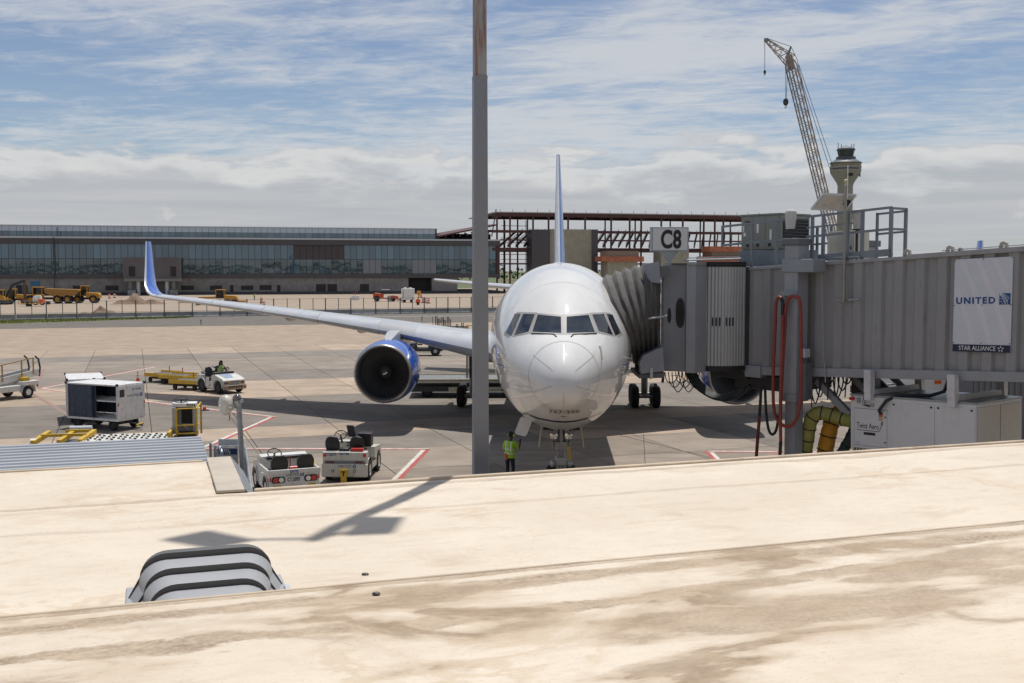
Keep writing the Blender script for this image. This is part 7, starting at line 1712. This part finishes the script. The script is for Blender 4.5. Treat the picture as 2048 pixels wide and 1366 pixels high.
for k in range(32):
    x = bx(1000) + k * 2.7
    if x + 9 > xe: break
    beam('sloped_rafter', (x, .5, z3 + 1.0), (x + 11, 23.5, z2 + .9), .35, .75)
    if k % 4 == 0: beam('roof_joist', (x + 2, 0, zr - .2), (x + 2, 24, zr - .2), .25, .6)
    b = MB()
    for j in range(10):
        t0, t1 = j / 10, (j + 1) / 10; A = V((x + 2.6 + 11 * t0, .5 + 23 * t0, z3 + 1.2 + 5.6 * t0)); Bq = V((x + 2.6 + 11 * t1, .5 + 23 * t1, z3 + 1.2 + 5.6 * t1)); Cq = (A + Bq) / 2 + V((0, 0, .9))
        b.bar(A, Cq, .07); b.bar(Cq, Bq, .07); b.bar(A + V((0, 0, .9)), Bq + V((0, 0, .9)), .09)
    b.build('bar_joist', M('joist_primer', (.35, .35, .37), .6), sf, smooth=0)['kind'] = 'stuff'
for k in range(24): x = bx(1000) + k * (xe - bx(1000)) / 24; MB().box(x - .05, x + .05, -.5, -.4, zr + .8, zr + 1.7).build('edge_post', rsm, sf, smooth=0)
beam('raking_strut', (bx(983), -.3, z3 + 4), (bx(992), -.3, zr + 1.6), .3)
for px in (1010, 1036, 1052): MB().box(bx(px, 6) - .12, bx(px, 6) + .12, 5.9, 6.1, 0, zr - 1.6).build('stair_post', rsm, sf, smooth=0)
for z in (11, 12.6, 16.4, 18, 22, 24.2): beam('stair_girt', (bx(1002, 6), 6, z), (bx(1056, 6), 6, z), .18)
# low sloping roof between the concourse and the frame
b = MB(); x0, x1 = xC + .2, bx(992); b.add([(x0, 0, Z['cb'] + .6), (x1, 0, z2 + 1.8), (x1, 20, z2 + 2.4), (x0, 20, Z['cb'] + 1.6), (x0, 0, Z['cb'] + 1.1), (x1, 0, z2 + 2.3), (x1, 20, z2 + 2.9), (x0, 20, Z['cb'] + 2.1)], [(0, 1, 2, 3), (7, 6, 5, 4), (0, 1, 5, 4), (1, 2, 6, 5), (2, 3, 7, 6), (3, 0, 4, 7)]); b.build('sloping_roof', rsm, sf, smooth=0)
for k in range(8): x = x0 + (x1 - x0) * k / 8; beam('purlin', (x, .3, Z['cb'] + .4 + .25 * k), (x + 3, 20, Z['cb'] + 1.4 + .3 * k), .35, .6)
b = MB(); b.box(x0, x1, 8, 8.4, Z['cb'] + .0, Z['cb'] + 2); b.build('dark_infill', black, sf, smooth=0)
for k in range(7): beam('safety_rail', (bx(1000), -.3 - 0, 4.2 + .0 * k), (bx(1060), -.3, 4.2), .12, m=orange) if k == 0 else None
# concrete cores and hoarding
conc = M('fresh_concrete', (.34, .325, .25), .85, var=.15, scale=.5, dirt=.35, dcol=(.15, .14, .1), dscale=(.5, .5, .15)); netm = M('orange_netting', (.42, .15, .085), .8, var=.3, scale=1.5)
def core(lab, parts, y=-3.0):
    x0 = bl(parts[0][1], 520, y).x; w = BM @ V((x0, y, 0)); t = thing('concrete_core', lab, 'concrete core', w, BA, 'concrete cores in the steel frame')
    for (nm, a, c, y0, y1, dy, m) in parts:
        p, q = bl(a, y1, y + dy), bl(c, y0, y + dy); zlo = 0 if nm in ('core_wall', 'dark_hoarding') else p.z
        o = MB().box(p.x - x0, q.x - x0, dy, dy + 7, zlo, q.z).build(nm, m, t, smooth=0)
    return t
core('tall bare concrete core flanked by dark hoarding behind the tail fin', [('dark_hoarding', 1064, 1100, 459, 525, -.5, clad), ('core_wall', 1100, 1184, 459, 530, 0, conc), ('dark_hoarding', 1184, 1196, 459, 530, -.5, clad)])
core('squat concrete core with orange netting left of the C8 sign', [('core_wall', 1215, 1275, 520, 560, 0, conc), ('net_band', 1203, 1288, 513, 523, -1, netm), ('cap_slab', 1214, 1278, 502, 514, -.3, M('form_panel', (.24, .19, .15), .8, var=.15))], -12)
core('concrete core directly behind the C8 sign', [('core_wall', 1322, 1378, 490, 540, 0, conc)], -10)
core('concrete core wrapped in two orange net bands beside the rooftop unit', [('core_wall', 1426, 1490, 515, 560, 0, conc), ('net_band', 1410, 1490, 513, 524, -1, netm), ('cap_slab', 1424, 1490, 502, 513, -.3, M('form_panel', (.24, .19, .15))), ('net_band', 1420, 1490, 493, 503, -1, netm)], -12)
# ------------------------------------------------------------------ control tower and crane
YT = 830.0; Tq = lambda py: pt(1687, py, YT).z; mt = YT / 2276; tp = pt(1687, 545, YT)
tw_ = thing('control_tower', 'concrete airport control tower with flared head and dark glass cab', 'control tower', (tp.x, tp.y, 0), .2)
tcon = M('tower_concrete', (.37, .32, .29), .8, var=.06, scale=.05, dirt=.15, dscale=(.1, .1, .05)); tgl = M('tower_glass', (.05, .06, .08), .15); tdk = M('tower_dark', (.09, .1, .12), .5)
def tl8(prof_, name, mat, n=10): return MB().lathe([(r * mt, z) for r, z in prof_], (0, 0, 0), (0, 0, 1), n).build(name, mat, tw_, smooth=25)
tl8([(15, 0), (15, Tq(372)), (17, Tq(366)), (29.5, Tq(346)), (30.5, Tq(340))], 'shaft', tcon, 14)
tl8([(30, Tq(340)), (30, Tq(337))], 'window_band', tgl, 14); tl8([(30.5, Tq(337)), (30.5, Tq(333))], 'drum', tcon, 14)
tl8([(29.8, Tq(333)), (29.8, Tq(327))], 'window_band', M('tower_blinds', (.27, .215, .15), .5, var=.3, scale=.08), 14)
tl8([(31.5, Tq(327)), (31.5, Tq(326)), (20, Tq(319)), (20, Tq(318))], 'skirt_roof', tdk, 14); tl8([(19, Tq(319)), (19, Tq(314))], 'gallery', tdk, 14)
tl8([(14.5, Tq(314)), (17.2, Tq(301))], 'cab_glass', tgl, 10); tl8([(17.8, Tq(301)), (17.8, Tq(298)), (11, Tq(294.5)), (6, Tq(293)), (.1, Tq(292.6))], 'cab_roof', tdk, 12)
for k, (dx, h) in enumerate(((-17, 286), (-10, 289), (0, 290), (12, 288), (17, 287))): MB().cyl((dx * mt, 0, Tq(299)), (dx * mt, 0, Tq(h)), .25, n=6).build('antenna', tdk, tw_)
for a in (-1.75, -.55): r = 27.2 * mt; MB().box(-2, 2, -.4, .4, Tq(354), Tq(348.5)).build('dark_window', inkb, tw_, smooth=0); o = COL.objects[-1]; o.location = (r * cos(a), r * sin(a), 0); o.rotation_euler = (0, 0, a + pi / 2)
YK = 330.0; K = lambda px, py: pt(px, py, YK)
kb = K(1684, 560); kr = thing('lattice_crane', 'tall tan lattice boom crane with short jib rising behind the bridge', 'crane', (kb.x, kb.y, 0), 0)
kl = lambda px, py, dy=0: K(px, py) - V((kb.x, kb.y - dy, 0))
krm = M('crane_tan', (.33, .265, .22), .55, var=.2, dirt=.4, dcol=(.2, .12, .08)); krg = M('crane_grey', (.2, .2, .2), .5, var=.2)
ft, hd_ = kl(1690, 570), kl(1579, 119); dv_ = (hd_ - ft).normalized(); sd_ = dv_.cross(V((0, 1, 0))).normalized(); wd_ = 1.3
def ck(t, s, d): k = min(1, t * 12, (1 - t) * 30 + .55); return ft.lerp(hd_, t) + sd_ * (s * wd_ * k) + V((0, d * wd_ * k, 0))
NB = 34
b = MB(); g = MB()
for s in (-1, 1):
    for d in (-1, 1):
        for i in range(NB): (g if s > 0 else b).bar(ck(i / NB, s, d), ck((i + 1) / NB, s, d), .3)
b.build('boom_chord', krm, kr, smooth=0); g.build('boom_chord', krg, kr, smooth=0)
b = MB()
for i in range(NB):
    for (s0, d0, s1, d1) in ((-1, -1, 1, -1), (-1, 1, 1, 1), (-1, -1, -1, 1), (1, -1, 1, 1)):
        f = i % 2; b.bar(ck(i / NB, s0 if not f else s1, d0 if not f else d1), ck((i + 1) / NB, s1 if not f else s0, d1 if not f else d0), .15)
    if i % 2 == 0: b.bar(ck(i / NB, -1, -1), ck(i / NB, 1, -1), .13)
b.build('boom_lacing', krm, kr, smooth=0)['kind'] = 'stuff'
b = MB(); b.bar(ft.lerp(hd_, .1) + sd_ * .5 - V((0, 1.9, 0)), ft.lerp(hd_, .97) + sd_ * .5 - V((0, 1.45, 0)), .9, .2); b.build('boom_walkway', M('walkway_mesh', (.25, .25, .26), .6, var=.3, scale=2), kr, smooth=0)
j0, j1 = kl(1581, 121), kl(1532, 80); b = MB(); NJ = 9
def jk(t, s, d): k = 1.6 * (1 - t) + .5; q = (j1 - j0).normalized().cross(V((0, 1, 0))); return j0.lerp(j1, t) + q * s * k * .75 + V((0, d * k * .6, 0))
for i in range(NJ):
    for s in (-1, 1):
        for d in (-1, 1): b.bar(jk(i / NJ, s, d), jk((i + 1) / NJ, s, d), .2)
    for (s0, d0, s1, d1) in ((-1, -1, 1, -1), (-1, 1, 1, 1), (-1, -1, -1, 1), (1, -1, 1, 1)):
        f = i % 2; b.bar(jk(i / NJ, s0 if not f else s1, d0 if not f else d1), jk((i + 1) / NJ, s1 if not f else s0, d1 if not f else d0), .14)
b.build('jib', krm, kr, smooth=0)
b = MB(); b.bar(kl(1577, 114), kl(1582, 93), .3); b.bar(kl(1572, 113), kl(1582, 93), .3); b.build('jib_strut', krg, kr)
b = MB(); b.box(j1.x - .5, j1.x + .6, -.5, .5, j1.z - .5, j1.z + .5); b.build('jib_head', krg, kr, bevel=.1); b = MB(); b.bar(ft.lerp(hd_, .955), ft.lerp(hd_, 1.02), 1.7, 1.7); b.build('boom_head', krm, kr, bevel=.2)
b = MB()
for p, q in ((kl(1535, 77), kl(1582, 93)), (kl(1582, 93), kl(1594, 118)), (kl(1594, 118), kl(1605, 165)), (kl(1598, 130), kl(1668, 340)), (kl(1590, 120), kl(1662, 345))): b.bar(p, q, .12)
b.build('pendant_line', dark, kr)
for (px, y0, y1, r) in ((1529.5, 82, 140, .5), (1571.5, 130, 200, 1.0)):
    b = MB(); b.bar(kl(px, y0), kl(px, y1), .12); 
    if r > .6: b.bar(kl(px + 4, y0), kl(px + 1, y1), .1)
    b.build('hoist_line', dark, kr); p = kl(px, y1 + 4); b = MB(); b.sph(p, r, 10, 8, (.8, .5, 1.1)); b.tube([p + V((0, 0, -r)), p + V((.2, 0, -r * 1.3)), p + V((0, 0, -r * 1.7)), p + V((-.3, 0, -r * 1.5))], .12, 6); b.build('hook_block', dark, kr)
b = MB(); b.box(-1.5, 8, -2, 2, 1.6, 4.2); b.build('crane_house', yellowC, kr, bevel=.1)
for d in (-2.6, 2.6): b = MB(); b.prism(arcp(-4, .8, .8, 90, 270) + arcp(5, .8, .8, -90, 90), d - .6, d + .6, lambda v: V((v.x, v.z, v.y))); b.build('crawler_track', dark, kr, smooth=0)
# ------------------------------------------------------------------ tree line round the horizon
tm = M('distant_foliage', (.045, .07, .028), .9, var=.4, scale=.03, world=True)
b = MB()
for i in range(9000):
    a = random.random() * 2 * pi; r = 720 + random.random() * 260; hgt = 9 + 6 * mnoise.noise(V((cos(a) * 9, sin(a) * 9, 0))) + 3 * mnoise.noise(V((cos(a) * 60, sin(a) * 60, 2))); z = max(.5, hgt * random.random() ** .7)
    c = V((sin(a) * r, cos(a) * r, z)); s = .8 + random.random() * 1.3
    for k in range(2):
        d = V((random.gauss(0, 1), random.gauss(0, 1), random.gauss(0, .7))).normalized() * s; e = V((random.gauss(0, 1), random.gauss(0, 1), random.gauss(0, .7))).normalized() * s
        b.add([c + d, c + e, c - d * .8, c - e], [(0, 1, 2, 3)])
b.build('treeline', tm, None, smooth=0, recalc=False, kind='stuff')
# ------------------------------------------------------------------ machines on the construction site
ym = yellowC; yk = M('machine_dark', (.03, .03, .032), .6, var=.3)
def machine(name, lab, px, py, rz=0.0, cat='digger', group='construction machines'):
    q = gp(px, py); return thing(name, lab, cat, (q.x, q.y, 0), rz, group)
def wheels(t, xs_, r, w, y, rim=ym):
    for x in xs_:
        for s in (-1, 1): wheel(t, (x, s * y, r), r, w, (0, 1, 0), rim, .5, n=16)
def cabn(t, x0, x1, y0, y1, z0, z1, m=ym):
    MB().box(x0, x1, y0, y1, z0, z1 - .15).build('cab', glassK, t, smooth=0); MB().box(x0 - .12, x1 + .12, y0 - .08, y1 + .08, z1 - .15, z1).build('cab_roof', m, t, bevel=.03)
    for x in (x0, x1):
        for y in (y0, y1): MB().box(x - .07, x + .07, y - .07, y + .07, z0, z1 - .16).build('cab_post', m, t, smooth=0)
t = machine('dump_truck', 'large yellow articulated dump truck parked before the concourse', 106, 607, 0.2 + pi, 'dump truck')
b = MB(); side_prof(b, [(2.0, 1.1), (2.0, 2.2), (5.6, 2.0), (6.0, 1.4), (6.0, 1.0)], 2.6); b.build('hood', ym, t, bevel=.08); cabn(t, 2.0, 3.9, -1.1, 1.1, 2.1, 3.7)
b = MB(); side_prof(b, [(-5.8, 2.9), (-4.6, 1.7), (-.5, 1.5), (1.2, 2.3), (1.6, 3.2), (1.2, 3.35), (-5.6, 3.1)], 3.0); b.build('dump_body', M('worn_machine_yellow', (.33, .17, .035), .6, var=.2, dirt=.5), t, bevel=.05)
wheels(t, (4.4, -1.2, -3.3), .95, .7, 1.25); b = MB(); b.box(-4.5, 5.5, -.5, .5, .9, 1.4); b.build('frame', yk, t, smooth=0)
t = machine('wheel_loader', 'yellow wheel loader right behind the dump truck', 172, 606, .1, 'wheel loader')
b = MB(); side_prof(b, [(.3, 1.2), (.3, 2.4), (2.9, 2.3), (3.2, 1.9), (3.2, 1.1)], 2.2); b.build('engine_cover', ym, t, bevel=.08); cabn(t, -.9, .5, -.75, .75, 1.6, 3.9); wheels(t, (1.9, -1.5), .9, .6, 1.1)
b = MB(); b.bar((-1.0, -.5, 1.8), (-3.0, -.5, .9), .3); b.bar((-1.0, .5, 1.8), (-3.0, .5, .9), .3); b.build('lift_arm', ym, t); b = MB(); side_prof(b, [(-3.0, .3), (-3.0, 1.3), (-3.6, 1.5), (-4.3, .2)], 2.6); b.build('bucket', yk, t, bevel=.04); b = MB(); b.box(-2.3, 2.6, -.5, .5, .8, 1.3); b.build('frame', yk, t, smooth=0)
t = machine('backhoe_loader', 'yellow backhoe loader left of the dump truck with its roof up', 32, 606, .2, 'backhoe')
b = MB(); side_prof(b, [(.2, 1.0), (.2, 2.0), (2.3, 1.8), (2.5, 1.0)], 1.4); b.build('hood', ym, t, bevel=.06); cabn(t, -1.4, .1, -.7, .7, 1.3, 3.2); wheels(t, (-1.0,), .75, .45, .9); wheels(t, (1.6,), .5, .35, .85)
b = MB(); b.bar((2.2, -.5, 1.2), (3.3, -.5, .6), .2); b.bar((2.2, .5, 1.2), (3.3, .5, .6), .2); b.box(3.2, 3.9, -1.1, 1.1, .2, .9); b.bar((-1.6, 0, 1.2), (-2.6, 0, 2.8), .25); b.bar((-2.6, 0, 2.8), (-3.4, 0, 1.2), .2); b.build('arms', ym, t); b = MB(); b.box(-1.5, 2.2, -.4, .4, .6, 1.1); b.build('frame', yk, t, smooth=0)
t = machine('excavator', 'dark boomed tracked excavator at the far left of the site', 2, 609, 0.05, 'excavator')
for s in (-1, 1): b = MB(); b.prism(arcp(-1.5, .45, .45, 90, 270) + arcp(1.7, .45, .45, -90, 90), s * 1.1 - .3, s * 1.1 + .3, lambda v: V((v.x, v.z, v.y))); b.build('crawler_track', yk, t, smooth=0)
b = MB(); side_prof(b, [(-2.4, 1.0), (-2.4, 2.4), (-.2, 2.4), (1.0, 1.9), (1.2, 1.0)], 2.4); b.build('house', ym, t, bevel=.08); cabn(t, -.3, 1.0, -1.15, -.1, 1.6, 3.2)
b = MB(); b.bar((1.0, .3, 1.6), (2.4, .3, 4.2), .4, .5); b.bar((2.4, .3, 4.2), (5.2, .3, 5.2), .4, .5); b.build('boom', yk, t, bevel=.05); b = MB(); b.bar((5.0, .3, 5.4), (5.0, .3, .9), .35, .55); b.build('stick', M('stick_brown', (.1, .06, .03), .6), t, bevel=.04); b = MB(); b.box(4.4, 5.4, -.4, 1.0, .1, 1.0); b.build('bucket', yk, t, bevel=.08)
t = machine('skid_steer', 'small white skid steer loader in front of the dump truck', 80, 610, .3, 'skid steer')
b = MB(); side_prof(b, [(-1.3, .5), (-1.4, 1.5), (-.9, 2.0), (.2, 2.0), (.5, .9), (1.0, .5)], 1.5); b.build('body', white, t, bevel=.06); wheels(t, (-.8, .5), .42, .3, .85, white); b = MB(); b.bar((-1.2, -.8, 1.7), (1.4, -.8, .7), .16, .25); b.bar((-1.2, .8, 1.7), (1.4, .8, .7), .16, .25); b.build('lift_arm', white, t); b = MB(); b.box(1.3, 2.0, -.9, .9, .15, .8); b.build('bucket', yk, t, bevel=.05)
t = machine('site_trailer', 'low yellow framed site trailer near the fence at far left', 62, 613, .1, 'trailer')
b = MB(); b.box(-2.2, 2.0, -.8, .8, .5, .6); b.build('bed', ym, t, smooth=0); b = MB()
for x in (-2.1, -1, 0, 1, 2): b.bar((x, -.8, .6), (x, -.8, 1.3), .08)
b.bar((-2.1, -.8, 1.3), (2, -.8, 1.3), .08); b.build('rail', ym, t); wheels(t, (-.4,), .35, .25, .85, yk); b = MB(); b.box(1.6, 2.6, -.6, .6, .7, 1.5); b.build('orange_box', orange, t, bevel=.04)
t = machine('motor_grader', 'long yellow motor grader beyond the left wing', 438, 610, .1, 'grader')
b = MB(); side_prof(b, [(1.2, .9), (1.2, 2.1), (3.6, 2.0), (4.0, 1.4), (4.0, .9)], 2.0); b.build('engine_cover', ym, t, bevel=.06); cabn(t, -.5, 1.2, -.7, .7, 1.4, 3.3); wheels(t, (3.4, 1.8, -4.2), .65, .45, .95)
b = MB(); b.bar((-.5, 0, 1.6), (-4.3, 0, 1.5), .4, .45); b.bar((-4.3, 0, 1.5), (-4.3, 0, .7), .3); b.build('nose_frame', ym, t, bevel=.04); b = MB(); b.bar((-2.6, -1.7, .5), (-1.4, 1.7, .5), .1, .7); b.build('blade', yk, t); b = MB(); b.box(-5.3, -4.6, -1.1, 1.1, .5, 1.3); b.build('scarifier', ym, t, bevel=.04); b = MB(); b.box(4.0, 5.6, -.9, .9, .6, 1.0); b.build('ripper', ym, t, bevel=.04)
def roller(lab, px, py, s, canopy):
    t = machine('road_roller', lab, px, py, .1 + pi, 'road roller'); om = M('roller_orange', (.5, .08, .015), .45, dirt=.35)
    b = MB(); side_prof(b, [(-.2 * s, .6 * s), (-.3 * s, 1.6 * s), (1.6 * s, 1.9 * s), (2.0 * s, 1.5 * s), (2.0 * s, .6 * s)], 1.5 * s); b.build('body', om, t, bevel=.08)
    b = MB(); b.cyl((-1.6 * s, -.85 * s, .65 * s), (-1.6 * s, .85 * s, .65 * s), .65 * s, n=20); b.build('drum', steel, t); b = MB(); b.bar((-.2 * s, -.95 * s, .7 * s), (-2.3 * s, -.95 * s, .7 * s), .15, .25); b.bar((-.2 * s, .95 * s, .7 * s), (-2.3 * s, .95 * s, .7 * s), .15, .25); b.build('drum_yoke', om, t); wheels(t, (1.2 * s,), .62 * s, .4, .75 * s, yk)
    if canopy: b = MB(); b.box(-1.6 * s, .2 * s, -.8, .8, 2.5 * s, 2.62 * s); b.build('canopy', lens_w, t, bevel=.03); b = MB(); b.bar((-.1, -.6, 1.5), (-.1, -.6, 2.5 * s), .08); b.bar((-.1, .6, 1.5), (-.1, .6, 2.5 * s), .08); b.build('canopy_post', yk, t)
roller('orange road roller with a pale canopy before the dark opening', 765, 603, 1.1, True); roller('smaller orange roller with round drum beside the white generator', 795, 603, .8, False)
t = machine('generator', 'white site generator box on wheels beside the rollers', 816, 605, .08, 'generator'); b = MB(); b.box(-1.5, 1.5, -1, 1, .6, 3.2); b.build('housing', white, t, bevel=.05); b = MB(); b.cyl((-.6, 0, 3.2), (-.6, 0, 3.5), .3, n=12); b.box(.2, .9, -.3, .3, 3.2, 3.45); b.build('vent', white, t); wheels(t, (-.8, .8), .35, .25, .9, yk); b = MB(); b.box(-1.1, -1.0, -1.02, -1.0, 1, 2.8); b.build('door_seam', inkb, t, smooth=0); b = MB(); b.bar((-1.5, 0, .5), (-2.6, 0, .45), .12); b.build('tow_bar', yk, t)
t = machine('light_tower', 'orange and yellow folded arrow board trailer right of the generator', 836, 610, .1, 'arrow board'); b = MB(); b.box(-.5, .5, -.5, .5, .4, 1.2); b.build('base_box', orange, t, bevel=.04); b = MB(); b.bar((0, 0, 1.2), (.2, 0, 2.4), .3); b.box(-.2, .6, -.15, .15, 2.2, 3.0); b.build('board', M('amber_yellow', (.65, .3, .02), .5), t, bevel=.03); wheels(t, (0,), .3, .2, .6, yk)
t = machine('concrete_block', 'white concrete block carrying red candles beside the pit', 711, 600, .1, 'block'); b = MB(); b.box(-.95, .95, -.5, .5, 0, 1.1); b.build('block', white, t, bevel=.05)
for x in (-.5, -.1, .4): b = MB(); b.bar((x, 0, 1.1), (x + .05, 0, 2.2), .12); b.build('red_candle', red, t)
def drum_(lab, px, py, s=1.0):
    q = gp(px, py); t = thing('traffic_drum', lab, 'traffic drum', (q.x, q.y, 0), 0, 'orange traffic drums on the site')
    for k in range(5): b = MB(); b.cyl((0, 0, .1 + .22 * k), (0, 0, .1 + .22 * (k + 1)), (.3 - .012 * k) * s, (.3 - .012 * (k + 1)) * s, 12); b.build('orange_band' if k % 2 == 0 else 'white_band', orange if k % 2 == 0 else inkw, t)
    b = MB(); b.cyl((0, 0, 0), (0, 0, .1), .42 * s, n=12); b.build('base', yk, t)
for lab, px, py in (('orange and white drum beside the walking figure', 523, 606), ('orange drum close behind the fence rail', 528, 615), ('orange drum left of the tall dirt mound', 229, 596), ('dark red drum left of the other at the wall', 219, 597), ('orange drum just right of the arrow board', 846, 606), ('orange drum second right of the arrow board', 851, 606), ('orange drum at the right end of the drum row', 857, 607), ('orange drum before the dark opening by the wall', 842, 595)): drum_(lab, px, py, 1.1)
q = gp(509, 600); Jw = dict(J1); Jw.update(elR=(.26, .02, 1.16), wrR=(.24, .1, .93), haR=(.24, .13, .86), wrL=(-.25, .1, .93), haL=(-.25, .14, .86))
person('person', 'tiny distant site worker in dark trousers walking by the concourse wall', (q.x, q.y, 0), 1.2, Jw, False)
for lab, px, py in (('short blue taxiway edge light left of the winglet', 402, 650), ('short taxiway edge light right of the orange rollers', 844, 643)):
    q = gp(px, py); t = thing('taxiway_light', lab, 'taxiway light', (q.x, q.y, 0), 0, 'taxiway edge lights'); b = MB(); b.cyl((0, 0, 0), (0, 0, .55), .05); b.build('stem', dark, t); b = MB(); b.cyl((0, 0, .55), (0, 0, .75), .09, .07, 10); b.build('blue_lens', M('taxi_blue_lens', (.02, .06, .4), .2), t)
